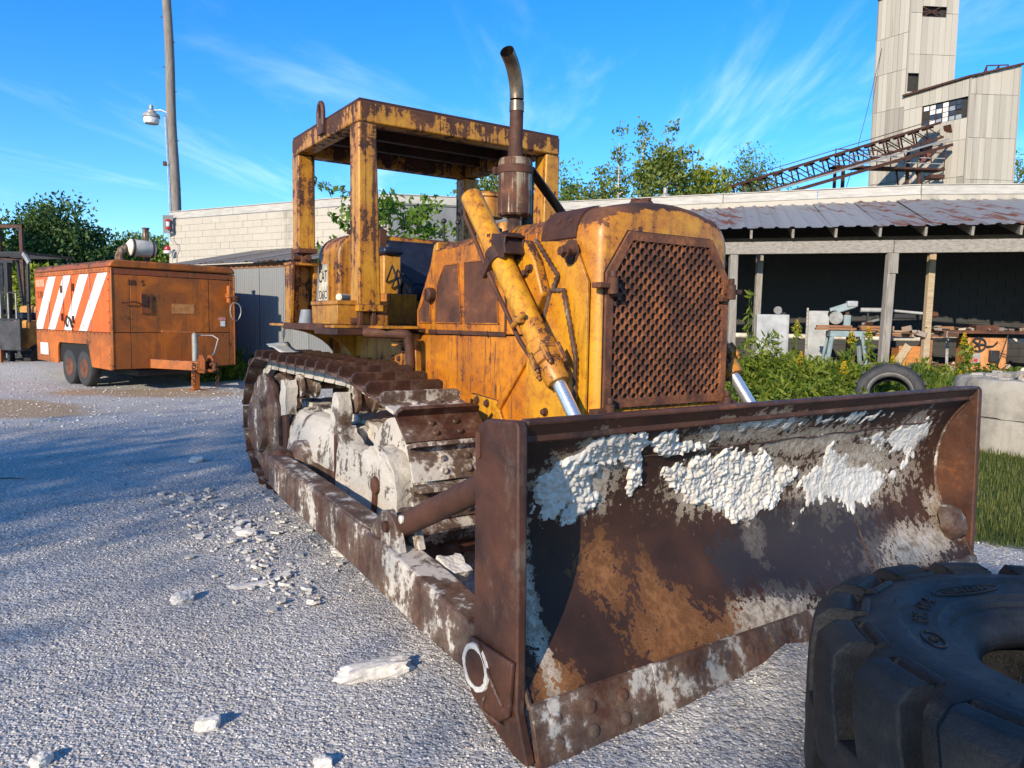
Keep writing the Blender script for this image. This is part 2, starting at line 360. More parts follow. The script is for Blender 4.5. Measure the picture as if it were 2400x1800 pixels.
# ------------------------------------------------------------------ the bulldozer
DOZ = thing('bulldozer', 'rusted yellow crawler bulldozer with wide muddy blade standing on the gravel', 'bulldozer', (-.022, 5.38, 0), math.pi/2 - 2.545)
def both(fn):
    """run fn for the right-hand side (y<0, s=-1) and the left-hand side (s=+1)"""
    for s in (-1, 1): fn(s)
def B2(name, mb, mat, s, parent=DOZ, **kw):
    if s > 0: mb.mirror_y()
    return mb.build(name, mat, parent, **kw)

# hull under the engine and transmission
h = MB(); h.box(-2.15, 1.50, -.40, .40, .42, 1.06); h.box(-2.15, -.45, -.54, .54, .72, 1.40)
hull = h.build('hull', YEL_DULL, DOZ, .015)
pan = MB().box(-1.9, 1.45, -.36, .36, .33, .415).build('belly_pan', RUST, hull, .01)
# radiator guard shell
def guard_ring(x, i, zb=.86):
    hw = .505 - i; top = 2.155 - i*.9; pts = [(x, -hw, zb), (x, -hw, 1.5), (x, -hw, 1.93 - i*.5)]
    for t in range(1, 8):
        a = math.pi/2*t/8; pts.append((x, -hw + .15*(1 - math.cos(a)), 1.93 - i*.5 + (top - .05 - 1.93 + i*.5)*math.sin(a)))
    for t in range(0, 5): y = -(hw - .15)*(1 - t/4); pts.append((x, y, top - .05*(y/(hw - .15))**2))
    full = pts + [(x, -p[1], p[2]) for p in reversed(pts[:-1])]
    return full
g = MB(); g.loft([guard_ring(x, i) for x, i in ((1.04, 0), (1.05, -.002), (1.38, -.003), (1.46, .0), (1.515, .012), (1.545, .032), (1.560, .062))])
guard = g.build('radiator_guard', YEL, DOZ, 0, smooth=50)
# hood over the engine
def hood_ring(x, hw, zt, zb=1.93):
    pts = [(x, -hw, zb)]
    for t in range(0, 9): a = math.pi/2*t/8; pts.append((x, -hw + .13*(1 - math.cos(a)), zb + .02 + (zt - .03 - zb - .02)*math.sin(a)))
    for t in range(1, 4): y = -(hw - .13)*(1 - t/3); pts.append((x, y, zt - .03*(y/(hw - .13))**2))
    return pts + [(x, -p[1], p[2]) for p in reversed(pts[:-1])]
hd = MB(); hd.loft([hood_ring(x, hw, z) for x, hw, z in ((-.33, .46, 2.05), (-.30, .475, 2.075), (.2, .478, 2.09), (.6, .48, 2.10), (1.036, .485, 2.115))])
hood = hd.build('hood', YEL_RUSTY, DOZ, 0, smooth=50)
rb = MB()
for x in (.66, .72): rb.loft([[(q[0], q[1]*1.012, q[2] + .006) for q in hood_ring(xx, .482, 2.105)] for xx in (x, x + .022)])
rb.build('hood_rib', YEL, hood, 0, smooth=50)
def corner_plate(s):
    m = MB(); rings = []
    for x in (1.065, 1.375):
        outer = [(q[0], q[1]*1.02 - .0, q[2] + .012) for q in guard_ring(x, 0)[2:11]]
        inner = [(q[0], q[1]*.97, q[2] - .02) for q in reversed(guard_ring(x, 0)[2:11])]
        rings.append(outer + inner)
    m.loft(rings); p = B2('hood_corner_plate', m, RUST_PLATE, s, hood)
    bolts([((1.20, -.49, 2.03), (0, -.8, .6), .016, .014), ((1.31, -.49, 2.03), (0, -.8, .6), .016, .014), ((1.10, -.505, 1.98), (0, -1, .2), .01, .01)], RUST, s, p)
both(corner_plate)
cap = MB(); cap.lathe([(.075, -.04), (.075, .03), (.065, .045), (.03, .05)], (1.26, .06, 2.15), (0, 0, 1), 20); cap.cbox((1.26, .06, 2.20), (.14, .03, .018)); cap.cbox((1.26, .06, 2.20), (.03, .14, .018))
cap.build('radiator_cap', RUST, hood, .003)

# grille: a perforated plate on hinges
XG = 1.578
octo = [(-.470, 1.045), (.470, 1.045), (.470, 1.745), (.318, 1.968), (-.318, 1.968), (-.470, 1.745)]
def in_oct(y, z, pad=0):
    y = abs(y)
    if y > .470 - pad or z < 1.045 + pad or z > 1.968 - pad: return False
    return (y - .318)*(.223) + (z - 1.968)*(.152) <= -pad*.27
gm = MB(); P2 = .0315
for r_ in range(0, 31):
    for c_ in range(-9, 10):
        y = (c_ + (.5 if r_ % 2 else 0))*P2*2; z = 1.035 + r_*.0308
        if not in_oct(y, z, .018): continue
        sq = []; 
        for q, (a, b) in enumerate(((P2, 0), (0, .0308), (-P2, 0), (0, -.0308))):
            nx = ((0, .0308), (-P2, 0), (0, -.0308), (P2, 0))[q]
            sq += [(a + (nx[0] - a)*t/3, b + (nx[1] - b)*t/3) for t in range(3)]
        holes = [(math.cos(2*math.pi*t/12)*.0208, math.sin(2*math.pi*t/12)*.0208) for t in range(12)]
        vs_ = [(XG, y + q[0], z + q[1]) for q in sq] + [(XG, y + q[0], z + q[1]) for q in holes] + [(XG - .020, y + q[0], z + q[1]) for q in holes]
        fs = [(t, (t+1) % 12, (t+1) % 12 + 12, t + 12) for t in range(12)] + [(t + 12, (t+1) % 12 + 12, (t+1) % 12 + 24, t + 24) for t in range(12)]
        gm.add(vs_, fs)
grille = gm.build('grille', RUST_GR, DOZ, 0, smooth=20)
fr = MB(); cy, cz = 0, 1.5
for i in range(6):
    a = Vector(octo[i]); b = Vector(octo[(i+1) % 6]); w = .046
    d = (b - a).normalized(); nin = Vector((-d.y, d.x))
    def inner(p, prev, nxt):
        d1 = (p - prev).normalized(); d2 = (nxt - p).normalized(); n1 = Vector((-d1.y, d1.x)); n2 = Vector((-d2.y, d2.x)); bi = (n1 + n2).normalized(); return p + bi*(w/bi.dot(n1))
    ai = inner(a, Vector(octo[i-1]), b); bi = inner(b, a, Vector(octo[(i+2) % 6]))
    fr.prism([tuple(a), tuple(b), tuple(bi), tuple(ai)], 'x', XG - .012, XG + .004)
fr.build('grille_frame', RUST_GR, grille)
MB().box(1.30, 1.34, -.46, .46, 1.0, 2.0).build('radiator_core', RADI, DOZ)
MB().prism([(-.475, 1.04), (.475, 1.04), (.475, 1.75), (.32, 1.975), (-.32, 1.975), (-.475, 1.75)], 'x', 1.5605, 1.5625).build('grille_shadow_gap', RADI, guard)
def hinge(s):
    for z in (1.68, 1.03):
        m = MB(); m.cbox((1.585, -.485, z), (.07, .12, .028)); m.lathe([(.027, -.035), (.027, .05)], (1.612, -.455, z - .01), (0, 0, 1), 14); m.lathe([(.018, .05), (.018, .085)], (1.612, -.455, z - .01), (0, 0, 1), 10); m.cbox((1.59, -.42, z - .045), (.03, .07, .026))
        B2('grille_hinge', m, RUST, s, grille, bevel=.004)
both(hinge)

# radiator guard side plates, weld beads and bolts
def guard_side(s):
    m = MB(); m.prism([(1.02, .84), (1.50, .84), (1.50, 1.70), (1.38, 1.92), (1.02, 1.945), (.98, 1.60), (.96, 1.2)], 'y', -.512, -.53)
    p = B2('guard_side_plate', m, YEL, s, bevel=.004)
    m = MB(); m.prism([(.96, .80), (1.44, .80), (1.445, 1.30), (1.33, 1.66), (1.22, 1.66), (1.10, 1.36), (1.02, 1.28)], 'y', -.531, -.552)
    q = B2('guard_gusset', m, YEL, s, bevel=.004)
    def bead(pts, r=.013):
        w = MB(); pp = []
        for a, b in zip(pts[:-1], pts[1:]):
            n_ = max(2, int((Vector(b) - Vector(a)).length/.018))
            pp += [Vector(a).lerp(Vector(b), t/n_) for t in range(n_)]
        pp.append(Vector(pts[-1])); w.tube([(x, -.548, z) for x, z in pp], [r*(.8 + .35*(i % 2)) for i in range(len(pp))], 8); return w
    B2('weld_bead', bead([(1.06, 1.95), (1.27, 1.74), (1.19, 1.60)]), WELD, s, p)
    w = bead([(1.10, 1.36), (1.22, 1.66), (1.33, 1.66), (1.445, 1.30), (1.44, .86)]); w.v = [(a, b - .006, c) for a, b, c in w.v]
    B2('weld_bead', w, WELD, s, p)
    b = MB(); b.bolt((1.36, -.53, 1.86), (0, -1, 0), .05, .012); b.lathe([(.016, 0), (.016, .09)], (1.40, -.53, 1.857), (0, -1, 0), 10); b.bolt((1.40, -.60, 1.857), (0, -1, 0), .026, .04)
    B2('guard_stud', b, RUST, s, p)
    bolts([((x, -.552 if z < 1.5 else -.60, z), (0, -1, 0), .018, .03) for x, z in ((1.05, 1.76), (1.09, 1.785), (1.13, .93), (1.19, .99), (1.25, .93), (1.19, .88))], RUST, s, p)
    # cylinder support arm between hood and guard
    a = MB(); a.prism([(.93, 1.93), (1.02, 1.95), (1.12, 1.83), (1.20, 1.64), (1.06, 1.45), (.99, 1.58), (.90, 1.76)], 'y', -.533, -.60)
    B2('cylinder_support', a, YEL, s, bevel=.012)
both(guard_side)

# engine side panels
def eng_side(s):
    m = MB(); m.prism([(-.50, 1.40), (-.505, 1.56), (-.23, 1.985), (1.0, 2.0), (1.0, 1.415), (-.46, 1.39)], 'y', -.475, -.497)
    p = B2('engine_side_panel', m, YEL_RUSTY, s, bevel=.006)
    for poly in ([(-.20, 1.475), (.165, 1.475), (.115, 1.872), (-.07, 1.872), (-.175, 1.74)], [(.215, 1.475), (.62, 1.475), (.58, 1.876), (.20, 1.876)], [(-.455, 1.475), (-.27, 1.475), (-.285, 1.66), (-.33, 1.70), (-.445, 1.56)]):
        q = MB().prism(poly, 'y', -.495, -.5035); B2('mesh_screen', q, RUST_OR, s, p)
        f = MB(); n_ = len(poly)
        for i in range(n_): f.beam((poly[i][0], -.501, poly[i][1]), (poly[(i+1) % n_][0], -.501, poly[(i+1) % n_][1]), .008, .014, (0, 1, 0))
        B2('screen_rim', f, YEL_RUSTY, s, p)
    f = MB(); f.box(-.30, .70, -.508, -.498, 1.398, 1.425); f.box(.69, .705, -.506, -.498, 1.43, 1.9)
    B2('door_rail', f, RUST, s, p)
    bolts([((x, -.508, 1.41), (0, -1, 0), .014, .014) for x in (-.18, .15, .50)] + [((x, -.487, 1.985), (0, -1, .3), .010, .012) for x in (-.15, .05, .25, .45, .62)], RUST, s, p)
    c = MB(); c.lathe([(.05, 0), (.05, .045), (.04, .055), (.012, .056)], (-.25, -.50, 1.672), (0, -1, 0), 18); c.cbox((-.25, -.562, 1.672), (.012, .014, .07))
    B2('latch_knob', c, RUST, s, p, bevel=.003)
    lw = MB(); lw.prism([(-.49, .98), (-.47, 1.385), (.99, 1.405), (.99, .84), (.55, .80), (.2, .93)], 'y', -.47, -.492)
    q = B2('lower_side_plate', lw, YEL_RUSTY, s, bevel=.005)
    lw = MB(); lw.prism([(.28, .80), (.32, 1.02), (.62, 1.0), (.72, .84), (.6, .74)], 'y', -.493, -.515)
    q2 = B2('track_guide_plate', lw, YEL, s, q, bevel=.005)
    bolts([((.40, -.515, .98), (0, -1, 0), .02, .02), ((.52, -.515, .97), (0, -1, 0), .02, .02), ((.56, -.515, .85), (0, -1, 0), .016, .02)], RUST, s, q)
    rib = MB(); rib.beam((.63, -.50, .95), (.96, -.50, 1.32), .05, .03, (0, 1, 0)); B2('side_rib', rib, YEL_RUSTY, s, q, bevel=.008)
both(eng_side)
MB().prism([(-.34, 1.42), (-.5, 1.45), (-.30, 2.03), (-.24, 2.05)], 'y', -.47, .47).build('dashboard', YEL_DULL, DOZ, .01)
for y in (-.30, -.18, .2):
    lv = MB(); lv.tube([(-.42, y, 1.9), (-.45, y, 2.1), (-.455, y, 2.215)], .008, 8); lv.lathe([(.004, -.02), (.02, -.008), (.02, .008), (.004, .02)], (-.455, y, 2.23), (0, 0, 1), 12); lv.build('control_lever', BLACKPAINT, DOZ)

# exhaust stack and muffler
EX, EY = .262, -.15
m = MB(); m.lathe([(.055, -.13), (.055, -.01), (.105, -.004), (.116, .008), (.116, .345), (.108, .372), (.06, .382)], (EX, EY, 2.205), (0, 0, 1), 32)
muf = m.build('muffler', MUFFLER, DOZ, 0, smooth=40)
m = MB(); m.lathe([(.117, 0), (.122, .003), (.122, .052), (.117, .055)], (EX, EY, 2.475), (0, 0, 1), 32, cap=False); m.cbox((EX - .08, EY - .10, 2.50), (.03, .05, .05)); m.build('muffler_band', RUST, muf, .003)
ex_dir = Vector((-.35, -.86, .36)); ang = -(math.pi/2 - 2.545)
ed = Matrix.Rotation(ang, 3, 'Z') @ ex_dir; ed.normalize(); eh = Vector((ed.x, ed.y, 0)).normalized()
m = MB(); m.tube([(EX, EY, 2.585), (EX, EY, 2.655)], .052, 24); m.tube([(EX, EY, 2.65), (EX + .004, EY, 2.905)], .0455, 24); m.build('exhaust_pipe', RUST, DOZ, 0)
m = MB(); m.tube([(EX + .004, EY, 2.89), (EX + .004, EY, 2.955)], .0495, 24, cap=False)
bend = []
for t in range(0, 13):
    a = R(66)*t/12; bend.append(Vector((EX + .004, EY, 2.97)) + eh*(.26*(1 - math.cos(a))) + Vector((0, 0, .26*math.sin(a))))
bend.append(bend[-1] + (bend[-1] - bend[-2])*1.2)
rr = len(bend)
m.tube(bend, .0475, 24, cap=False); m.tube(list(reversed(bend)), .0435, 24, cap=False)
m.build('exhaust_elbow', STACK_ST, DOZ, 0)
m = MB(); m.beam((EX + .02, EY + .10, 2.53), (.08, .62, 2.08), .012, .075, (1, .4, 0)); m.beam((EX - .02, EY + .13, 2.53), (EX - .02, EY + .13, 2.09), .05, .04); m.build('muffler_brace', BLACKPAINT, DOZ)
m = MB(); m.lathe([(.06, -.15), (.06, -.05), (.115, -.045), (.118, .02), (.118, .10), (.13, .105), (.13, .125), (.118, .14), (.05, .155)], (-.40, .05, 2.32), (0, 0, 1), 28); m.build('air_precleaner', YEL_DULL, DOZ, 0)
m = MB(); m.lathe([(.04, 0), (.04, .09), (.052, .095), (.052, .12), (.03, .13)], (.17, -.02, 2.08), (0, 0, 1), 16); m.build('oil_filler', RUST, DOZ); m = MB(); m.lathe([(.07, 0), (.07, .12), (.05, .15)], (-.12, .02, 2.06), (0, 0, 1), 18); m.build('engine_breather', YEL_DULL, DOZ)

# lift cylinders
def cyl(s):
    y = -.68; a = Vector((.575, y, 2.235)); e = Vector((1.47, y, 1.175)); d = (e - a).normalized(); L = (e - a).length; end = Vector((2.10, y, 1.175 - (2.10 - 1.47)*1.184))
    m = MB(); m.lathe([(.02, -.012), (.05, -.010), (.064, .0), (.066, .012), (.066, L - .26), (.066, L - .25)], a, d, 28)
    c = B2('lift_cylinder', m, YEL_CYL, s)
    m = MB(); m.lathe([(.066, L - .27), (.080, L - .262), (.080, L - .185), (.066, L - .18)], a, d, 24); m.lathe([(.084, L - .180), (.084, L - .125), (.070, L - .12), (.066, L - .02), (.058, L), (.038, L + .002)], a, d, 24)
    gl = B2('gland_head', m, YEL_CYL, s, c)
    si = d.cross(Vector((0, 1, 0))).normalized()
    for k_ in range(6):
        t = 2*math.pi*k_/6 + .4; o = a + d*(L - .20) + (si*math.cos(t) + Vector((0, 1, 0))*math.sin(t))*.088
        b = MB(); b.lathe([(.016, 0), (.016, .10)], o, d, 8); b.lathe([(.011, .10), (.011, .12)], o, d, 6); B2('bolt', b, YEL_DULL, s, gl)
    m = MB(); m.tube([e - d*.05, end], .0355, 24); B2('cylinder_rod', m, CHROME, s, c)
    m = MB(); m.tube([end + Vector((0, -.06, 0)), end + Vector((0, .06, 0))], .06, 18); B2('rod_eye', m, RUST, s, c)
    # trunnion clamp and bracket
    o = a + d*.50
    m = MB(); m.lathe([(.069, -.045), (.078, -.042), (.078, .042), (.069, .045)], o, d, 26); m.cbox(o + Vector((-.03, -.07, -.06)), (.05, .03, .12), Matrix.Rotation(.7, 3, 'Y'))
    cl = B2('trunnion_clamp', m, RUST_PLATE, s, c, bevel=.002)
    m = MB(); q = a + d*.42 + Vector((.085, .015, .055)); rot = Matrix.Rotation(math.atan2(1.06, .895) - .75, 3, 'Y')
    m.cbox(q + Vector((.03, 0, 0)), (.15, .135, .015), rot); m.cbox(q + Vector((.02, -.062, -.06)), (.14, .014, .13), rot); m.cbox(q + Vector((.02, .062, -.06)), (.14, .014, .13), rot); m.cbox(q + Vector((-.05, 0, -.06)), (.014, .12, .12), rot); m.cbox(q + Vector((.075, 0, -.045)), (.016, .14, .13), Matrix.Rotation(-.35, 3, 'Y'))
    B2('trunnion_bracket', m, RUST_PLATE, s, bevel=.006)
    bolts([(q + Vector((-.055, -.055, -.03)) + d*t, (-.5, -.85, .1), .013, .016) for t in (-.045, .0, .045)], RUST, s, cl)
    # oil line
    m = MB(); off = Vector((-.052, -.052, -.045))
    m.tube([a + d*.03 + off*.7, a + d*.10 + off, a + d*.35 + off*1.05, a + d*.62 + off*1.15, a + d*(L - .34) + off*1.1, a + d*(L - .22) + off*.9], .0125, 10)
    B2('oil_line', m, RUST, s, c)
    m = MB(); m.cbox(a + d*(L - .40) + Vector((.0, -.08, .02)), (.07, .035, .03), rot); m.tube([a + d*(L - .40) + Vector((.05, -.085, .05)), a + d*(L - .40) + Vector((-.05, -.085, -.02))], .017, 10)
    B2('oil_line_clamp', m, YEL_DULL, s, c, bevel=.003)
    m = MB(); m.box(.5, .62, -.64, -.48, 2.02, 2.06); m.beam((.74, -.50, 1.92), (.93, -.62, 1.86), .10, .12); B2('cylinder_yoke', m, RUST_PLATE, s, bevel=.008)
both(cyl)

# canopy
XF, XR, YR, ZR = -.622, -2.13, .905, 3.052
def posts(s):
    m = MB(); m.loft([[(XF + dx_, y, z) for dx_, y in ((0, -.905), (0, iy), (-.17, iy), (-.17, -.905))] for z, iy in ((1.585, -.728), (2.90, -.765))])
    p = B2('canopy_post', m, YEL_ROPS, s, bevel=.014, seg=3)
    c = MB(); c.box(XF - .185, XF + .012, -.912, -.716, 1.548, 1.60); B2('post_foot', c, YEL_ROPS, s, p, bevel=.004)
    c = MB()
    for yy in (-.90, -.80): c.prism([(XF - .13, 1.55), (XF - .13, 1.47), (XF - .11, 1.425), (XF - .065, 1.41), (XF - .02, 1.425), (XF, 1.47), (XF, 1.55)], 'y', yy, yy + .03)
    B2('pin_clevis', c, RUST, s, p, bevel=.004)
    c = MB(); c.lathe([(.03, -.03), (.03, .03), (.022, .045)], (XF - .065, -.905, 1.475), (0, -1, 0), 16); B2('clevis_pin', c, RUST, s, p)
    c = MB(); c.box(XF - .15, XF - .01, -.79, -.66, 1.41, 1.54); B2('post_mount', c, YEL, s, p, bevel=.02)
    m = MB(); m.loft([[(x, y, z) for x, y in ((XR, -.905), (XR + .17, -.905), (XR + .17, -.755), (XR, -.755))] for z in (2.09, 2.90)])
    p = B2('canopy_post', m, YEL_ROPS, s, bevel=.014, seg=3)
    c = MB(); c.box(XR - .01, XR + .19, -.915, -.745, 2.06, 2.10); c.box(XR + .04, XR + .14, -.87, -.79, 1.97, 2.07); B2('post_foot', c, RUST, s, p, bevel=.004)
    c = MB(); c.lathe([(.03, -.02), (.03, .06), (.02, .07)], (XR + .09, -.87, 2.02), (0, -1, 0), 14); c.lathe([(.026, 0), (.026, .07)], (XR + .14, -.83, 2.02), (1, 0, 0), 14); B2('clevis_pin', c, RUST, s, p)
    m = MB(); m.prism([(-2.19, 1.45), (-2.19, 1.96), (-1.98, 1.96), (-2.04, 1.45)], 'y', -.96, -.93); m.prism([(-2.19, 1.45), (-2.19, 1.96), (-2.05, 1.96), (-2.14, 1.45)], 'y', -.74, -.70); m.box(-2.2, -1.99, -.97, -.71, 1.955, 1.985); m.prism([(-.96, 1.45), (-.96, 1.96), (-.70, 1.96), (-.70, 1.45)], 'x', -2.19, -2.165)
    B2('canopy_bracket', m, YEL_ROPS, s, bevel=.006)
both(posts)
m = MB(); m.box(XF - .13, XF, -YR + .002, YR - .002, 2.90, ZR - .004); m.box(XR, XR + .13, -YR + .002, YR - .002, 2.90, ZR - .004)
fb = m.build('canopy_cross_beam', YEL_ROPS, DOZ, .014, 3)
def sbeam(s): B2('canopy_side_beam', MB().box(XR + .131, XF - .131, -YR, -YR + .13, 2.905, ZR - .006), YEL_ROPS, s, bevel=.012)
both(sbeam)
m = MB(); m.box(XR + .01, XF - .01, -YR + .01, YR - .01, ZR - .003, ZR + .012)
for x in (-1.0, -1.37, -1.74): m.box(x - .03, x + .03, -YR + .13, YR - .13, 2.97, ZR - .0035)
m.build('canopy_roof', RUST_PLATE, DOZ)
def eye(s):
    m = MB(); pts = []
    for t in range(0, 13): a = math.pi*t/12; pts.append((-1.335 + .05*math.cos(a), -.925, 3.09 + .09*math.sin(a)))
    m.tube([(-1.285, -.925, 3.0)] + pts + [(-1.385, -.925, 3.0)], .019, 10); m.box(-1.40, -1.27, -.935, -.908, 2.94, 3.06); B2('lifting_eye', m, BLADE_BK, s, fb)
both(eye)

# fenders, boxes and the operator's place
def fender(s):
    m = MB(); m.box(-2.2, -.62, -1.10, -.545, 1.425, 1.447); m.box(-.62, -.36, -.84, -.545, 1.425, 1.447); f = B2('fender', m, YEL_DULL, s, bevel=.003)
    m = MB(); m.box(-1.75, -.80, -1.108, -1.098, 1.405, 1.455); B2('fender_lip', m, RUST, s, f)
    m = MB(); ring = []
    for t in range(0, 9):
        a = math.pi/2*t/8; ring.append((-1.06 + .46*(1 - math.cos(math.pi/2 - a)) if 0 else -1.06 + .5*math.sin(a)*1.0, 1.40 - .34*(1 - math.cos(a))))
    m.prism([(-1.06, 1.42)] + [(-.56, 1.42), (-.56, 1.05)] + [(q[0], q[1] - .0) for q in reversed(ring)][1:], 'x', -1.96, -1.92)
    m.prism([(-1.06, 1.42)] + [(-.56, 1.42), (-.56, 1.05)] + [(q[0], q[1] - .0) for q in reversed(ring)][1:], 'x', -1.55, -1.52)
    B2('fender_gusset', m, YEL_DULL, s, f, bevel=.004)
    m = MB(); m.box(-.98, -.52, -1.115, -.86, 1.375, 1.422); st = B2('step_plate', m, RUST_PLATE, s, f, bevel=.006)
    m = MB(); pts = [(-.55, -.9, 1.395), (-.42, -.80, 1.393), (-.36, -.70, 1.388)]
    for t in range(0, 7): a = math.pi/2*t/6; pts.append((-.33 + .0*t, -.66 + .02*t/6, 1.30 + .085*math.cos(a)))
    pts += [(-.33, -.635, 1.2), (-.33, -.63, 1.02)]
    m.tube(pts, .036, 10); B2('step_rail', m, RUST, s, f)
    m = MB(); m.box(-2.0, -.52, -.562, -.545, .98, 1.42); m.box(-.76, -.50, -.585, -.563, 1.0, 1.33); c = B2('clutch_housing', m, YEL_DULL, s, bevel=.008)
    bolts([((x, -.585 if x > -.8 else -.562, z), (0, -1, 0), .018, .018) for x, z in ((-.72, 1.2), (-.62, 1.2), (-.54, 1.26), (-1.1, 1.08), (-1.35, 1.08))], RUST, s, c)
both(fender)
m = MB(); m.box(-1.21, -.672, -1.05, -.66, 1.449, 1.592); tb = m.build('toolbox', YEL_DULL, DOZ, .006)
MB().box(-1.218, -.664, -1.058, -.655, 1.5925, 1.626).build('toolbox_lid', YEL_DULL, tb, .006)
m = MB(); m.box(-1.21, -.672, .66, 1.05, 1.449, 1.592); tb2 = m.build('battery_box', YEL_DULL, DOZ, .006)
# fuel tank behind the seat, rounded top corners
tk = MB(); poly = [(-.68, 1.45)]
for t in range(0, 9): a = math.pi/2*t/8; poly.append((-.68 + .20*(1 - math.cos(a)), 2.03 + .20*math.sin(a)))
poly = poly + [(-p[0], p[1]) for p in reversed(poly)]
tk.prism(poly, 'x', -2.12, -1.62); tank = tk.build('fuel_tank', YEL_DULL, DOZ, .03, 3)
m = MB(); m.lathe([(.07, 0), (.07, .05), (.05, .065)], (-1.9, -.36, 2.22), (0, 0, 1), 18); m.cbox((-1.78, -.48, 2.25), (.05, .10, .03)); m.build('tank_cap', RUST, tank)
MB().box(-1.66, -1.60, -.30, -.24, 1.6, 2.28).build('tank_strap', RUST, tank)
dec = MB().box(-2.085, -1.865, -.6855, -.6805, 1.63, 1.97).build('decal', WHITE, tank)
text_obj('decal_lettering', 'D6C', .105, .001, INK, tank, axes((-1.975, -.6865, 1.70), (1, 0, 0), (0, -1, 0)), .95)
text_obj('decal_lettering', 'CAT', .15, .001, INK, tank, axes((-1.975, -.6865, 1.86), (1, 0, 0), (0, -1, 0)), .74)
bb = MB(); bb.prism([(-2.075, 1.80), (-1.905, 1.80), (-1.99, 1.935)], 'y', -.6862, -.6858)
# operator's seat, consoles
m = MB(); m.box(-1.60, -1.05, -.28, .28, 1.66, 1.80); sb = m.build('seat_cushion', NAVY, DOZ, .05, 3)
m = MB(); m.prism([(-1.66, 1.78), (-1.50, 1.78), (-1.60, 2.20), (-1.70, 2.20)], 'y', -.26, .62); m.build('seat_back', NAVY, DOZ, .05, 3)
MB().box(-1.55, -1.1, -.25, .25, 1.40, 1.655).build('seat_base', YEL_DULL, DOZ, .01)
m = MB(); m.box(-1.62, -1.18, -.46, -.30, 1.46, 2.02); m.build('armrest_box', YEL_DULL, DOZ, .015); MB().box(-1.62, -1.15, -.47, -.29, 2.022, 2.085).build('armrest', NAVY, DOZ, .025, 3)
m = MB(); m.box(-1.62, -1.18, .36, .56, 1.46, 2.02); m.build('armrest_box', YEL_DULL, DOZ, .015); MB().box(-1.62, -1.15, .35, .57, 2.022, 2.085).build('armrest', NAVY, DOZ, .025, 3)
MB().box(-1.17, -.98, -.52, -.25, 1.449, 1.70).build('floor_box', YEL_RUSTY, DOZ, .008)
MB().box(-1.62, -.36, -.544, .544, 1.405, 1.43).build('floor_plate', RUST, DOZ)
for y in (-.12, 0, .12): MB().tube([(-.62, y, 1.43), (-.66, y, 1.9), (-.74, y, 2.02)], .011, 8).build('steering_lever', BLACKPAINT, DOZ)
for k_ in range(3): MB().tube([(-1.17, -.44 + k_*.05, 1.80 - k_*.05), (-1.10, -.42 + k_*.05, 1.93 - k_*.03), (-1.03, -.40 + k_*.06, 1.80), (-1.02, -.38 + k_*.06, 1.6), (-1.05, -.36, 1.5)], .009, 6).build('hydraulic_hose', BLACKPAINT, DOZ)

# ------------------------------------------------------------------ tracks
def track_path():
    pts = [(-2.2, 1.145), (-1.4, 1.135), (-.5, 1.13), (-.15, 1.105), (.12, 1.06)]
    for t in range(4, 37): a = math.pi/2 - math.pi*t/36; pts.append((.38 + .478*math.cos(a), .53 + .475*math.sin(a)))
    pts += [(-1.0, .055)]
    for t in range(0, 36): a = -math.pi/2 - math.pi*t/36; pts.append((-2.2 + .545*math.cos(a), .60 + .545*math.sin(a)))
    return pts
TP = track_path(); TL = [0]
for a, b in zip(TP, TP[1:] + TP[:1]): TL.append(TL[-1] + math.hypot(b[0]-a[0], b[1]-a[1]))
NSH = round(TL[-1]/.226); PIT = TL[-1]/NSH
def on_path(s):
    s %= TL[-1]
    for i in range(len(TP)):
        if s <= TL[i+1]:
            t = (s - TL[i])/(TL[i+1] - TL[i]); a = TP[i]; b = TP[(i+1) % len(TP)]; return a[0] + (b[0]-a[0])*t, a[1] + (b[1]-a[1])*t
sh = MB(); sh.box(-.108, .104, -.27, .27, -.02, 0)
sh.prism([(-.27, -.01), (-.27, .034), (-.262, .050), (-.245, .060), (.245, .060), (.262, .050), (.27, .034), (.27, -.01)], 'x', -.108, -.084)
for x in (-.02, .055):
    for y in (-.075, .085): sh.lathe([(.021, 0), (.021, .012), (.015, .019)], (x, y, 0), (0, 0, 1), 8)
shoe_me = sh.mesh('track_shoe', SHOE); shoe_me2 = shoe_me.copy(); shoe_me2.materials.clear(); shoe_me2.materials.append(SHOE_MUD)
lk = MB()
for y in (-.10, .10):
    lk.prism([(-.115, -.06), (-.09, -.022), (.09, -.022), (.115, -.05), (.115, -.10), (.07, -.115), (-.07, -.115), (-.115, -.10)], 'y', y - .03, y + .03); lk.lathe([(.038, -.04), (.038, .04)], (-.10, y, -.075), (0, 1, 0), 12)
link_me = lk.mesh('track_link', FRAME_MUD)
def lump(mb, n=2): return mb
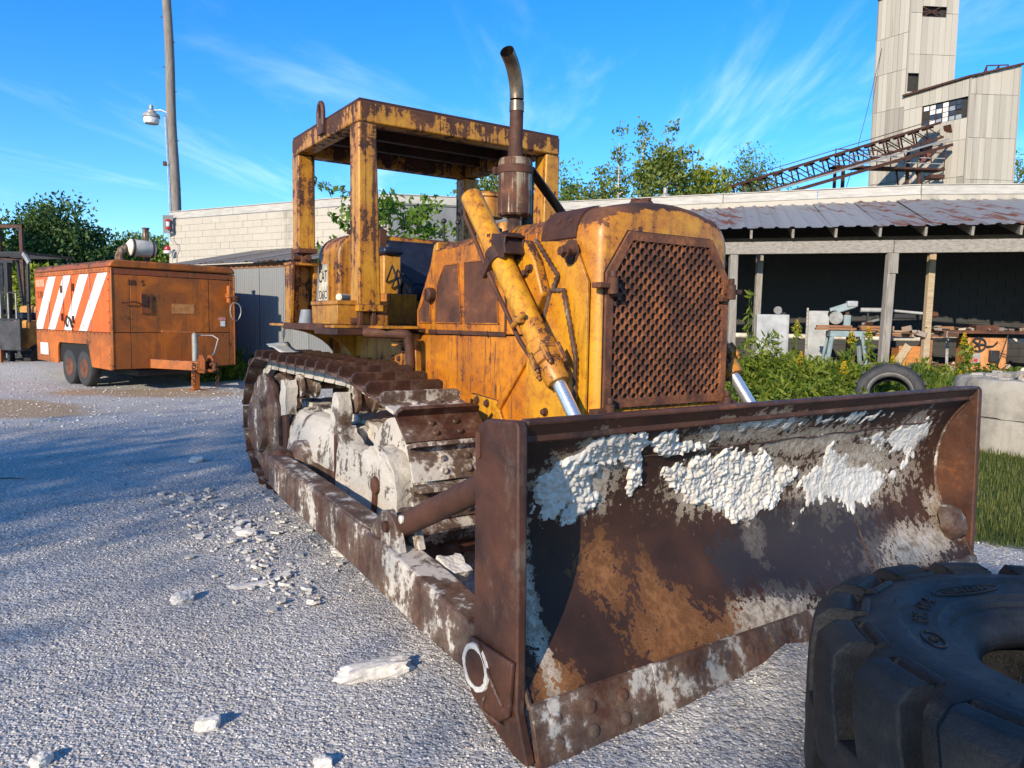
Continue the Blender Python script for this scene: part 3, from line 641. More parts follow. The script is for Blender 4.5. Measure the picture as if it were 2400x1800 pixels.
def track(s):
    yc = .93*s
    f = MB(); f.box(-1.85, .28, yc - .14, yc + .14, .20, .56)
    fr_ = f.build('track_frame', FRAME_HALF, DOZ, .02)
    for i in range(NSH):
        x, z = on_path(i*PIT); x1, z1 = on_path(i*PIT + .03); x0, z0 = on_path(i*PIT - .03)
        a = math.atan2(z1 - z0, x1 - x0); M = Matrix.Translation((x, yc, z)) @ Matrix.Rotation(-a, 4, 'Y')
        inst(shoe_me2 if (x > .45 and i % 2 == 0) or (x > .78) else shoe_me, 'track_shoe', fr_, M)
        inst(link_me, 'track_link', fr_, M)
    o = -1   # the frame's outer side is built at y<0 and mirrored
    m = MB(); m.lathe([(.10, -.20), (.365, -.15), (.365, -.06), (.40, -.05), (.40, .05), (.365, .06), (.365, .15), (.1, .20)], (.38, -.93, .53), (0, 1, 0), 40); B2('idler_wheel', m, FRAME_MUD, s, fr_)
    m = MB()
    for k_ in range(26):
        a = 2*math.pi*k_/26; m.cbox((-2.2 + .47*math.cos(a), -.93, .60 + .47*math.sin(a)), (.10, .07, .06), Matrix.Rotation(-a, 3, 'Y'))
    m.lathe([(.46, -.035), (.46, .035)], (-2.2, -.93, .60), (0, 1, 0), 40); B2('drive_sprocket', m, RUST, s, fr_)
    # final drive hub, the big worn dome
    m = MB(); m.lathe([(.41, 0), (.43, .02), (.43, .08), (.41, .10), (.385, .16), (.33, .225), (.25, .255), (.24, .30), (.16, .32), (.02, .325)], (-2.02, -.98, .58), (0, -1, 0), 40)
    B2('final_drive_hub', m, FRAME_HALF, s, fr_, dis=(.006, 9, 1, 3))
    m = MB(); m.lathe([(.415, 0), (.425, .02), (.425, .05), (.40, .055)], (-2.02, -1.155, .58), (0, -1, 0), 40); B2('hub_mud_ring', m, FRAME_HALF, s, fr_, dis=(.012, 14, 1, 5))
    # recoil spring housing and muddy covers
    m = MB(); prof = [(-1.19, .30), (-1.19, .52)]
    for t in range(1, 8): a = math.pi*t/14; prof.append((-1.19 + .19*(1 - math.cos(a)), .52 + .25*math.sin(a)))
    prof += [(-.80, .77), (-.72, .60), (-.72, .30)]
    m.prism(prof, 'x', -1.52, -.22); B2('spring_housing', m, FRAME_MUD, s, fr_, dis=(.020, 6, 7, 2))
    m = MB(); m.prism([(-1.95, .50), (-1.95, .76), (-1.6, .82), (-1.1, .79), (-.6, .83), (-.1, .78), (.1, .64), (.1, .50)], 'y', -1.0, -.70); B2('packed_mud', m, FRAME_MUD, s, fr_, dis=(.022, 11, 7, 9))
    m = MB(); m.box(-1.70, .52, -1.20, -1.165, .10, .44); B2('roller_guard', m, FRAME_HALF, s, fr_, dis=(.006, 8, 5, 4))
    m = MB(); prof = [(-.25, .16), (.66, .16), (.68, .50), (.64, .62), (.55, .70), (.42, .74), (.30, .72), (.12, .64), (-.05, .68), (-.20, .78), (-.27, .72)]
    m.prism(prof, 'y', -1.215, -1.10); B2('idler_yoke', m, FRAME_MUD, s, fr_, bevel=0, dis=(.022, 7, 7, 6))
    m = MB(); m.prism([(.66, .16), (.74, .18), (.76, .36), (.70, .42), (.64, .40)], 'y', -1.21, -1.0); B2('yoke_block', m, FRAME_HALF, s, fr_, dis=(.008, 9, 3, 8))
    m = MB(); m.lathe([(.05, 0), (.05, .03), (.03, .04)], (.42, -1.215, .50), (0, -1, 0), 12); m.cbox((.40, -1.225, .44), (.055, .02, .22), Matrix.Rotation(.15, 3, 'Y')); B2('yoke_cover_strap', m, RUST, s, fr_)
    for x in (-1.445, -.294):
        m = MB(); m.beam((x, -1.19, .20), (x, -1.19, .84), .09, .035, (0, 1, 0)); B2('roller_bracket', m, RUST_PLATE, s, fr_, bevel=.008)
        m = MB(); m.prism([(x - .055, .70), (x + .06, .72), (x + .075, .94), (x + .03, 1.0), (x - .05, .99), (x - .08, .9)], 'y', -1.215, -1.12); B2('bracket_head', m, FRAME_MUD, s, fr_, dis=(.014, 10, 4, 1))
        m = MB(); m.lathe([(.05, 0), (.10, .005), (.10, .03), (.082, .035), (.082, .12), (.10, .13), (.10, .16), (.05, .17)], (x + .02, -1.10, .945), (0, 1, 0), 20); m.lathe([(.03, -.03), (.03, .5)], (x + .02, -1.10, .945), (0, 1, 0), 12); B2('carrier_roller', m, FRAME_HALF, s, fr_)
    for k_ in range(6):
        m = MB(); m.lathe([(.05, 0), (.12, .005), (.12, .03), (.10, .035), (.10, .25), (.12, .26), (.12, .29), (.05, .30)], (-1.65 + k_*.36, -1.08, .20), (0, 1, 0), 18); B2('track_roller', m, FRAME_HALF, s, fr_)
    m = MB(); m.lathe([(.16, 0), (.16, .10), (.11, .14), (.02, .15)], (-.95, -1.165, .42), (0, -1, 0), 20); B2('arm_trunnion', m, ARM, s, fr_)
both(track)

# ------------------------------------------------------------------ push arms and struts
def arm(s):
    a = Vector((-.92, -1.42, .385)); b = Vector((.9, -1.475, .315)); c = Vector((2.16, -1.515, .225))
    m = MB(); rings = []
    for p, w, hh in ((a, .13, .22), (a.lerp(b, .25), .155, .24), (b, .165, .25), (b.lerp(c, .6), .165, .235), (c, .15, .20)):
        rings.append([p + Vector((0, dy_, dz_)) for dy_, dz_ in ((-w/2, -hh/2), (w/2, -hh/2), (w/2, hh/2), (-w/2, hh/2))])
    m.loft(rings); A = B2('push_arm', m, ARM, s, bevel=.016, seg=3)
    m = MB(); m.lathe([(.05, -.11), (.10, -.10), (.125, -.04), (.125, .04), (.10, .10), (.05, .11)], (-.97, -1.38, .40), (0, 1, 0), 20); B2('arm_ball_cap', m, ARM, s, A)
    m = MB(); m.loft([[(x, y0_, zz), (x, y0_ + w, zz), (x, y0_ + w, zz + .012), (x, y0_, zz + .012)] for x, y0_, w, zz in ((.28, -1.50, .03, .462), (.42, -1.535, .12, .459), (.95, -1.55, .13, .438), (1.12, -1.53, .06, .428))]); B2('arm_wear_plate', m, ARM, s, A, bevel=.004)
    m = MB(); m.prism([(1.05, .42), (1.40, .40), (1.34, .53), (1.26, .58), (1.18, .56)], 'y', -1.54, -1.50); m.prism([(1.05, .42), (1.40, .40), (1.34, .53), (1.26, .58), (1.18, .56)], 'y', -1.44, -1.40); B2('strut_lug', m, ARM, s, A, bevel=.006)
    m = MB(); m.tube([(1.26, -1.56, .50), (1.26, -1.38, .50)], .028, 14); B2('strut_pin', m, RUST, s, A)
    m = MB(); m.tube([(1.16, -1.47, .435), (1.25, -1.47, .485), (2.18, -1.50, .90)], [.045, .056, .056], 20); st = B2('brace_strut', m, RUST, s)
    m = MB(); m.lathe([(.02, 0), (.02, .012), (.012, .016)], (1.40, -1.527, .565), (0, -1, 0), 12); B2('grease_plug', m, WHITE, s, st)
    m = MB(); m.prism([(1.42, .30), (1.60, .30), (1.66, .36), (1.50, .40)], 'y', -1.40, -1.30); B2('mud_clump', m, MUD, s, A, dis=(.02, 14, 4, 3))
both(arm)

# ------------------------------------------------------------------ blade
BP = [(1.140, 2.468), (1.10, 2.440), (1.06, 2.41), (.99, 2.354), (.925, 2.315), (.86, 2.288), (.78, 2.268), (.70, 2.258), (.62, 2.260), (.55, 2.27), (.47, 2.297), (.40, 2.335), (.34, 2.378), (.28, 2.43), (.22, 2.478), (.17, 2.503)]
def bx_(z):
    for (z1, x1), (z0, x0) in zip(BP, BP[1:]):
        if z >= z0: t = min(max((z - z0)/(z1 - z0), 0), 1); return x0 + (x1 - x0)*t
    return BP[-1][1]
m = MB(); ny = 24
fr_r = [[(x, -1.585 + 3.17*j/ny, z) for j in range(ny + 1)] for z, x in BP]
bk_r = [[(x - .03, -1.585 + 3.17*j/ny, z) for j in range(ny + 1)] for z, x in BP]
m.loft(fr_r + list(reversed(bk_r)), cap=False, closed=False); 
blade = m.build('blade', BLADE, DOZ, 0, smooth=45)
m = MB(); m.box(2.425, 2.472, -1.585, 1.585, 1.138, 1.160); m.box(2.30, 2.44, -1.57, 1.57, 1.075, 1.115); m.build('top_rail', BLADE_BK, blade, .008)
m = MB(); m.tube([(bx_(.955) - .002, -1.35 + 2.7*t/30, .955 + .004*math.sin(t*1.7)) for t in range(31)], .006, 6); m.build('face_weld', WELD, blade)
m = MB(); m.box(2.16, 2.24, -1.55, 1.55, .30, .44); m.box(2.16, 2.25, -1.55, 1.55, .78, .92)
for y in (-1.3, -.8, -.3, .3, .8, 1.3): m.prism([(2.10, .25), (2.42, .25), (2.30, .40), (2.24, .55), (2.23, .85), (2.34, 1.06), (2.2, 1.0), (2.10, .8)], 'y', y - .012, y + .012)
m.build('blade_back_rib', BLADE_BK, blade, .006)
def endplate(s):
    m = MB(); m.prism([(2.558, .0), (2.492, .16), (2.488, .60), (2.478, 1.137), (2.462, 1.158), (2.271, 1.143), (2.225, 1.112), (2.203, 1.07), (2.208, .30), (2.200, .19), (2.215, .13), (2.33, .05), (2.47, .0)], 'y', -1.588, -1.628)
    p = B2('blade_end_plate', m, BLADE_BK, s, blade, bevel=.008)
    m = MB(); m.prism([(2.49, .34), (2.47, .14), (2.36, .06), (2.23, .12), (2.188, .19), (2.19, .27), (2.21, .335)], 'y', -1.6285, -1.648); q = B2('arm_pin_plate', m, BLADE_BK, s, blade, bevel=.006)
    m = MB(); m.lathe([(.068, 0), (.068, .008), (.086, .008), (.088, 0)], (2.262, -1.648, .236), (0, -1, 0), 28, cap=False); B2('pin_ring', m, MUD, s, blade, dis=(.004, 30, 1, 2))
    m = MB(); m.lathe([(.066, 0), (.066, .006), (.05, .008), (.01, .009)], (2.262, -1.648, .236), (0, -1, 0), 24); B2('arm_pin', m, RUST, s, blade)
    m = MB(); m.lathe([(.0, 0)], (0, 0, 0)) if 0 else None
    m.prism([(2.232 + .016*math.cos(t*math.pi/8), 1.045 + (.034 if 0 <= t % 16 <= 8 else -.034)*1 + .016*math.sin(t*math.pi/8)) for t in range(16)], 'y', -1.6282, -1.634); B2('lifting_slot', m, RUST_OR, s, blade)
    m = MB(); pts = []
    for z, x in BP[1:]: pts.append((x + .004, -1.582, z))
    m.tube(pts, .010, 6); B2('face_weld', m, WELD, s, blade)
    m = MB(); m.tube([(2.28, -1.652, .335), (2.36, -1.652, .24), (2.44, -1.652, .17)], .006, 6); m.tube([(2.33, -1.652, .16), (2.31, -1.652, .10), (2.43, -1.652, .10)], .006, 6); B2('end_weld', m, WELD, s, blade)
both(endplate)
cut = [(-1.587, -1.02), (-1.017, 1.017), (1.02, 1.587)]
for i, (a, b) in enumerate(cut):
    n_ = max(2, int((b - a)/.04)); m = MB(); rings = []
    for j in range(n_ + 1):
        y = a + (b - a)*j/n_; w = .012*nz((y, 0, 0), 2.5, 3)
        rings.append([(2.500, y, .185), (2.522, y, .182), (2.585 + w*.3, y, -.03 + w), (2.555, y, -.03)])
    m.loft(rings); ce = m.build('cutting_edge', BLADE_EDGE, blade, .003)
    yy = a + .09
    while yy < b - .03:
        for zz in ((.125, .045) if i != 1 else (.125,)): MB().lathe([(.024, 0), (.024, .004), (.02, .006), (.004, .006)], (2.522 + .28*(.182 - zz) + .003, yy, zz), (.96, 0, .28), 16).build('edge_bolt', BLADE_EDGE, blade)
        yy += .155
m = MB(); m.lathe([(.11, -.03), (.10, .0), (.075, .035), (.05, .05), (.01, .055)], (2.43, 1.50, .37), (1, 0, .35), 22); m.build('blade_boss', FRAME_HALF, blade, 0, dis=(.012, 12, 1, 2))
m = MB(); m.tube([(bx_(z) + .001, .70 - .06*(.47 - z)/.2, z) for z in (.47, .42, .37, .32, .27, .22)], .003, 5); m.build('face_scratch', WELD, blade)
# thick dried mud stuck to the blade
PM1 = [(-1.44, .93), (-1.34, .93), (-1.35, .97), (-1.31, 1.01), (-1.24, 1.02), (-1.28, 1.06), (-1.18, 1.07), (-1.15, 1.09), (-1.07, 1.085), (-.95, 1.06), (-.84, 1.065), (-.71, 1.02), (-.56, .98), (-.56, .96), (-.7, .97), (-.83, .96), (-.93, .98), (-.91, .91), (-.88, .85), (-.91, .78), (-.96, .77), (-.95, .83), (-.97, .91), (-1.03, .96), (-1.12, .94), (-1.14, .91), (-1.18, .9), (-1.09, .84), (-1.07, .79), (-1.12, .75), (-1.17, .69), (-1.24, .68), (-1.27, .7), (-1.25, .77), (-1.22, .8), (-1.25, .8), (-1.32, .73), (-1.36, .68), (-1.4, .75)]
PM2 = [(-.75, .87), (-.69, .91), (-.63, .86), (-.59, .91), (-.5, .92), (-.46, .95), (-.29, .94), (-.18, .89), (-.08, .9), (.02, .8), (.19, .77), (.19, .74), (.09, .66), (.07, .6), (-.04, .59), (-.14, .56), (-.26, .59), (-.32, .63), (-.4, .63), (-.46, .69), (-.6, .72), (-.67, .78), (-.71, .83)]
PM4 = [(.12, .52), (.27, .6), (.23, .72), (.38, .8), (.36, .92), (.59, .82), (.87, .74), (1.1, .67), (1.22, .75), (1.24, .89), (1.33, .84), (1.25, .65), (1.0, .65), (.95, .55), (.82, .49), (.63, .51), (.55, .58), (.39, .58), (.2, .53)]
def mud_patch(name, poly, thick, seed, cover=0.0, step=.0062):
    P_ = np.array(poly); y0, z0 = P_.min(0) - .06; y1, z1 = P_.max(0) + .06
    ys = np.arange(y0, y1, step); zs = np.arange(z0, min(z1, 1.085), step); Y, Z = np.meshgrid(ys, zs, indexing='ij')
    ins = np.zeros(Y.shape, bool); D = np.full(Y.shape, 9.)
    for i in range(len(P_)):
        a = P_[i]; b = P_[(i+1) % len(P_)]
        c = (a[1] > Z) != (b[1] > Z)
        with np.errstate(divide='ignore', invalid='ignore'): xi = (b[0] - a[0])*(Z - a[1])/(b[1] - a[1] + 1e-12) + a[0]
        ins ^= c & (Y < xi)
        t = np.clip(((Y - a[0])*(b[0] - a[0]) + (Z - a[1])*(b[1] - a[1]))/((b - a)**2).sum(), 0, 1)
        D = np.minimum(D, np.hypot(Y - a[0] - t*(b[0] - a[0]), Z - a[1] - t*(b[1] - a[1])))
    S = np.where(ins, D, -D); V = []; T = np.zeros(Y.shape)
    for i in range(Y.shape[0]):
        for j in range(Y.shape[1]):
            n1 = nz((Y[i, j], Z[i, j], 0), 9, seed); n2 = mnoise.voronoi(Vector((Y[i, j], Z[i, j], seed))*46)[0][0]; n3 = nz((Y[i, j], Z[i, j], 1), 34, seed, 3)
            d = S[i, j] + .042*n1 + .026*n3 - cover*(.5 + .7*nz((Y[i, j], Z[i, j], 2), 16, seed + 3))
            T[i, j] = min(d/.02, 1)*thick*(.48 + .42*n1 + .38*max(0., 1 - (n2/.5)**2) + .62*n3 + .30*nz((Y[i, j], Z[i, j], 4), 80, seed, 2)) if d > 0 else -.004
            z = Z[i, j]; e = bx_(min(z + .02, 1.13)) - bx_(max(z - .02, .17)); nrm = Vector((.04, 0, -e)).normalized()
            th = max(T[i, j], .0012) if d > 0 else -.004
            V.append((bx_(z) + nrm.x*th, Y[i, j], z + nrm.z*th)); T[i, j] = d
    nj = Y.shape[1]; F = [(i*nj + j, (i+1)*nj + j, (i+1)*nj + j + 1, i*nj + j + 1) for i in range(Y.shape[0] - 1) for j in range(nj - 1) if max(T[i, j], T[i+1, j], T[i+1, j+1], T[i, j+1]) > 0]
    mb = MB(); mb.v = V; mb.f = F; o = mb.build(name, MUD, blade, 0, smooth=60); return o
mud_patch('dried_mud', PM1, .019, 1); mud_patch('dried_mud', PM2, .019, 2); mud_patch('dried_mud', PM4, .009, 3, .04, .0085)
mud_patch('dried_mud', [(-.95, 1.09), (-.3, 1.10), (.5, 1.09), (.9, 1.03), (.6, .97), (-.1, .99), (-.6, 1.02)], .006, 4, .075, .0095); mud_patch('dried_mud', [(.7, .9), (1.2, 1.0), (1.42, .95), (1.35, .7), (1.0, .78)], .006, 5, .07, .0095)

# ------------------------------------------------------------------ ground
rng = np.random.default_rng(7); random.seed(5)
def sm(t): t = min(max(t, 0.), 1.); return t*t*(3 - 2*t)
def gz(x, y):
    z = .50*sm((y - 9.6)/4.2)*sm((x - 1.5)/2.8)
    z += .30*sm((y - 16.3)/2.5)*sm((-2.5 - x)/3)*sm((x + 30)/12)
    z += .30*sm((y - 18)/4)*sm((4 - abs(x))/3)
    xd = .562*(x + .022) - .827*(y - 5.38); yd = .827*(x + .022) + .562*(y - 5.38)
    if 2.2 < xd < 3.4 and -1.6 < yd < 2.0: z += .115*math.exp(-((xd - 2.60)/.22)**2)*sm((yd + 1.15)/1.3)*sm((2.0 - yd)/.4)*(1 + .5*nz((x, y, 5), 3, 1, 3))
    r = math.hypot(x, y - 5)
    if r < 40: z += .018*nz((x, y, 0), .45, 1, 3)*sm((40 - r)/15)
    return z - .004
def grass_amt(x, y):
    n = nz((x, y, 3), .5, 2, 3)*1.0
    a = sm((x - 2.1 - .16*(y - 6) + n*.8)/.9)*sm((y - 4.6 + n*.6)/1.0)          # right of the machine
    b = sm((y - 10.5 + n)/1.6)*sm((x + 3.4 + n*.8)/1.4)                            # behind the machine
    c = sm((y - 16.6 + n*.6)/.8)*sm((x + 7.8 + n)/1.2)
    d = sm((y - 26 + n*3)/5)*.9
    e = sm((-14 - x + n*2)/4)*.0
    return max(a, b, c, d, e)*(1 - sm((y - 13.2)/.6)*sm((x - 3)/1)*sm((20 - y)/1))
def dirt_amt(x, y):
    n = nz((x, y, 7), .6, 4, 3)
    a = math.exp(-(((x + 9.2)/2.6)**2 + ((y - 11.6)/1.3)**2))*1.5
    b = sm((y - 13.0)/.8)*sm((x - 2.6)/1)*.9*sm((21 - y)/1)
    c = math.exp(-(((x + 7.2)/3.0)**2 + ((y - 14.3)/1.1)**2))*.9
    return min(max(max(a, b, c) + n*.35, 0), 1)
def axis_(a, b, step, lo, hi):
    fine = list(np.arange(a, b, step)); out = []; s_ = step; x = a
    while x > lo: s_ *= 1.25; x -= s_; out.append(max(x, lo))
    out2 = []; s_ = step; x = fine[-1]
    while x < hi: s_ *= 1.25; x += s_; out2.append(min(x, hi))
    return np.array(out[::-1] + fine + out2)
gx = axis_(-11, 12, .13, -900, 900); gy = axis_(.4, 18, .13, -300, 1500)
GV = []; GA = []; GD = []
for x in gx:
    for y in gy: GV.append((x, y, gz(x, y))); GA.append(grass_amt(x, y)); GD.append(dirt_amt(x, y))
nyy = len(gy); ii = np.arange(len(gx) - 1)[:, None]*nyy + np.arange(nyy - 1)[None, :]
GF = np.stack([ii, ii + nyy, ii + nyy + 1, ii + 1], -1).reshape(-1, 4)
def ground_mat():
    k = Mat('crushed_limestone_ground')
    gr = k.n('Attribute', attribute_name='grass').outputs['Fac']; di = k.n('Attribute', attribute_name='dirt').outputs['Fac']
    v1 = k.n('TexVoronoi', {'Vector': k.co(), 'Scale': 75.}); v2 = k.n('TexVoronoi', {'Vector': k.co(), 'Scale': 30.})
    n0 = k.noise(.7, 6, .6); n1 = k.noise(9, 6, .65); n2 = k.noise(220, 3, .6)
    c = k.ramp(k.n('SeparateXYZ', {0: v1.outputs['Color']}).outputs[0], [(.0, (.29, .27, .25)), (.45, (.45, .425, .395)), (1., (.64, .615, .58))])
    c2 = k.ramp(k.n('SeparateXYZ', {0: v2.outputs['Color']}).outputs[1], [(.0, (.33, .31, .285)), (.6, (.47, .445, .415)), (1., (.62, .595, .56))])
    c = k.mix(.42, c, c2); c = k.mix(k.mr(n0, .42, .62, 0, .5), c, (.37, .335, .30)); c = k.mix(k.mr(n1, .55, .75, 0, .25), c, (.34, .31, .28))
    dc = k.mix(n1, (.33, .205, .10), (.43, .30, .17)); dm = k.mr(k.ma('ADD', di, k.ma('MULTIPLY', n1, .5)), .55, .95)
    c = k.mix(k.ma('MULTIPLY', dm, .85), c, dc)
    gc = k.mix(n1, (.045, .075, .016), (.11, .13, .035)); gm_ = k.mr(k.ma('ADD', gr, k.ma('MULTIPLY', n1, .6)), .62, .95)
    c = k.mix(gm_, c, gc)
    h = k.ma('ADD', k.ma('MULTIPLY', v1.outputs['Distance'], -1.), k.ma('MULTIPLY', v2.outputs['Distance'], -1.6)); h = k.ma('ADD', h, k.ma('MULTIPLY', n2, .5))
    return k.done(c, .95, 0, k.bump(h, .8, .009), .15)
GROUND_M = ground_mat()
gme = fast_mesh('ground', GV, GF, GROUND_M)
for nm, arr in (('grass', GA), ('dirt', GD)): gme.attributes.new(nm, 'FLOAT', 'POINT').data.foreach_set('value', np.array(arr, np.float32))
gme.polygons.foreach_set('use_smooth', [True]*len(gme.polygons))
ground = tag(inst(gme, 'ground'), kind='structure')

# ------------------------------------------------------------------ loose gravel (uncountable)
def stone_mat(name, stops, rough=.95):
    k = Mat(name); r_ = k.n('NewGeometry').outputs['Random Per Island']; c = k.ramp(r_, stops); n = k.noise(140, 4, .65)
    c = k.mix(k.mr(n, .5, .75, 0, .35), c, (.24, .21, .18)); return k.done(c, rough, 0, k.bump(n, .5, .003), .06)
STONE = stone_mat('crushed_stone', [(.0, (.26, .245, .225)), (.25, (.42, .40, .375)), (.6, (.53, .51, .48)), (.90, (.68, .66, .62)), (1., (.42, .30, .22))])
def gravel(name, n, d0, d1, s0, s1, seed, half=.76, p=1.0):
    r_ = np.random.default_rng(seed); dep = d0 + (d1 - d0)*r_.random(n)**p; lat = (r_.random(n)*2 - 1)*(half*dep + .5)
    keep = np.array([grass_amt(a, b) < .5 for a, b in zip(lat, dep)]); dep = dep[keep]; lat = lat[keep]; n = len(dep)
    base = np.array([(1, 0, 0), (-1, 0, 0), (0, 1, 0), (0, -1, 0), (.1, .1, 1), (0, 0, -1)], float)
    F = np.array([(0, 2, 4), (2, 1, 4), (1, 3, 4), (3, 0, 4), (2, 0, 5), (1, 2, 5), (3, 1, 5), (0, 3, 5)])
    size = s0 + (s1 - s0)*r_.random(n)**3.2
    V = base[None]*(1 + .5*(r_.random((n, 6, 1)) - .5)) + .35*(r_.random((n, 6, 3)) - .5)
    V *= size[:, None, None]*np.stack([.7 + .7*r_.random(n), .6 + .5*r_.random(n), .26 + .22*r_.random(n)], -1)[:, None, :]
    tx = (r_.random(n) - .5)*.6; ca, sa = np.cos(tx)[:, None], np.sin(tx)[:, None]; y_ = V[..., 1]*ca - V[..., 2]*sa; z_ = V[..., 1]*sa + V[..., 2]*ca; V[..., 1] = y_; V[..., 2] = z_
    a = r_.random(n)*6.283; ca, sa = np.cos(a)[:, None], np.sin(a)[:, None]; x_ = V[..., 0]*ca - V[..., 1]*sa; y_ = V[..., 0]*sa + V[..., 1]*ca; V[..., 0] = x_; V[..., 1] = y_
    gz_ = np.array([gz(a_, b_) for a_, b_ in zip(lat, dep)])
    V += np.stack([lat, dep, gz_ + size*.12], -1)[:, None, :]
    FF = (F[None] + (np.arange(n)*6)[:, None, None]).reshape(-1, 3)
    o = inst(fast_mesh(name, V.reshape(-1, 3), FF, STONE, 3), name); return tag(o, 'crushed white limestone gravel lying loose over the yard', 'gravel', kind='stuff')
gravel('gravel', 120000, 1.3, 4.8, .0019, .0098, 1, p=1.25); gravel('gravel', 45000, 4.6, 10, .003, .016, 2, p=1.3); gravel('gravel', 15000, 9.5, 20, .006, .032, 3)
# flat flakes of dried mud fallen along the push arm
def to_site(x, y, z=0): return DOZ.matrix_basis @ Vector((x, y, z))
DM = Matrix.Translation((-.022, 5.38, 0)) @ Matrix.Rotation(math.pi/2 - 2.545, 4, 'Z')
FLAKE = stone_mat('mud_flakes', [(.0, (.44, .40, .35)), (.6, (.58, .54, .48)), (1., (.68, .64, .58))])
fl = MB()
for i in range(300):
    t = random.random(); x = -2.3 + 3.1*t**.9; y = -1.62 - abs(random.gauss(0, .24)) + (random.random() < .25)*.35; p = DM @ Vector((x, y, 0)); s_ = .008 + .034*random.random()**3.2; n_ = random.choice((5, 6, 7)); a0 = random.random()*6
    tilt = Matrix.Rotation(random.gauss(0, .22), 4, 'X') @ Matrix.Rotation(random.gauss(0, .22), 4, 'Y'); poly = [(s_*(.6 + .6*random.random())*math.cos(a0 + 6.283*k_/n_), s_*(.5 + .5*random.random())*math.sin(a0 + 6.283*k_/n_)) for k_ in range(n_)]
    b = MB().prism(poly, 'z', -.006, .004 + s_*.12); b.xform(Matrix.Translation((p.x, p.y, gz(p.x, p.y) + .008 + .25*s_*random.random())) @ tilt); fl.add(b.v, b.f)
tag(fl.build('mud_flakes', FLAKE, None, 0, smooth=0), 'flakes of dried white mud strewn along the push arm', 'mud', kind='stuff')

# ------------------------------------------------------------------ single stones
WSTONE = m_plain('white_limestone', (.60, .56, .50), .95, 0, .22, 22, .7, .1)
def rock(loc, d, rz, label, seed, mat=WSTONE, tilt=0):
    m = MB(); m.box(-.5, .5, -.5, .5, -.5, .5); me = bpy.data.meshes.new('rock'); me.from_pydata(m.v, [], m.f); bm = bmesh.new(); bm.from_mesh(me)
    bmesh.ops.subdivide_edges(bm, edges=bm.edges, cuts=7, use_grid_fill=True)
    for v in bm.verts:
        q = v.co.copy(); r_ = q.length; e = q.normalized()*.62; q = q.lerp(e, .55); q *= 1 + .30*nz(q, 1.7, seed, 3) + .09*nz(q, 6, seed, 3); v.co = Vector((q.x*d[0], q.y*d[1], q.z*d[2]))
    bmesh.ops.recalc_face_normals(bm, faces=bm.faces); bm.to_mesh(me); bm.free(); me.materials.append(mat)
    o = inst(me, 'stone'); o.location = (loc[0], loc[1], gz(*loc) + d[2]*.30); o.rotation_euler = (tilt, 0, rz); return tag(o, label, 'stone', 'loose stones on the gravel')
rock((-.56, 3.02), (.27, .085, .065), .42, 'long pale stone slab lying on the gravel beside the push arm', 1)
rock((-1.10, 2.60), (.075, .055, .05), .3, 'small pale stone casting a shadow on the sunlit gravel', 2)
rock((-1.72, 3.78), (.10, .075, .06), .8, 'egg-sized white stone alone on the shaded gravel', 3)
rock((-1.80, 4.95), (.13, .08, .045), -.2, 'flat white stone lying in shade away from the track', 4)
rock((-1.02, 4.62), (.20, .13, .035), .3, 'broad thin mud slab lying against the foot of the push arm', 5)
rock((-1.45, 4.02), (.20, .06, .02), .45, 'crumbled strip of pale mud on the shaded gravel', 6)
rock((-1.55, 2.35), (.06, .05, .035), 1.2, 'pebble of white limestone in the foreground gravel', 7)
rock((-.62, 2.38), (.055, .04, .035), .2, 'tiny white pebble by the sunlit foreground gravel', 8)
rock((-3.25, 7.55), (.13, .10, .07), .2, 'grey stone at the edge of the shade on the yard', 9)

# ------------------------------------------------------------------ the big loader tyre lying flat
RUB = None
def rubber(name, dust=.3, base=(.016, .017, .019)):
    k = Mat(name); n = k.noise(5, 7, .62); f = k.noise(90, 4, .65); s_ = k.noise(1.0, 5, .6, co=k.co((3, 3, 22)))
    c = k.mix(k.mr(k.ma('ADD', k.ma('MULTIPLY', n, .6), k.ma('MULTIPLY', s_, .4)), .45, .75, 0, dust), base, (.085, .085, .082))
    return k.done(c, k.mr(n, .3, .7, .42, .72), 0, k.bump(k.ma('ADD', k.ma('MULTIPLY', f, 1.4), k.ma('ADD', k.ma('MULTIPLY', n, 2.), k.ma('MULTIPLY', k.mr(k.noise(14, 8, .7, 1.5), .49, .52), -.5))), .5, .006), .35)
RUB = rubber('worn_black_rubber', .3, (.017, .017, .017)); RUB_SIDE = rubber('dusty_sidewall_rubber', .6, (.018, .018, .018))
TY = thing('loader_tyre', 'huge black loader tyre lying flat on the gravel before the blade', 'tyre', (1.70, 1.97, .01), R(12))
prof = [(.30, .05), (.36, .03), (.42, .012), (.56, .0), (.66, .02), (.715, .08), (.735, .18), (.738, .31), (.735, .44), (.715, .535), (.675, .582), (.61, .603), (.565, .606), (.548, .598), (.54, .594), (.445, .590), (.438, .580), (.418, .574), (.412, .560), (.385, .552), (.378, .537), (.352, .525), (.335, .505), (.325, .48), (.335, .46), (.36, .44), (.55, .46), (.66, .42), (.69, .31), (.66, .20), (.55, .14), (.36, .15), (.33, .12), (.30, .05)]
MB().lathe(prof, (0, 0, 0), (0, 0, 1), 96, cap=False).build('carcass', RUB_SIDE, TY, 0, smooth=50)
NL = 18
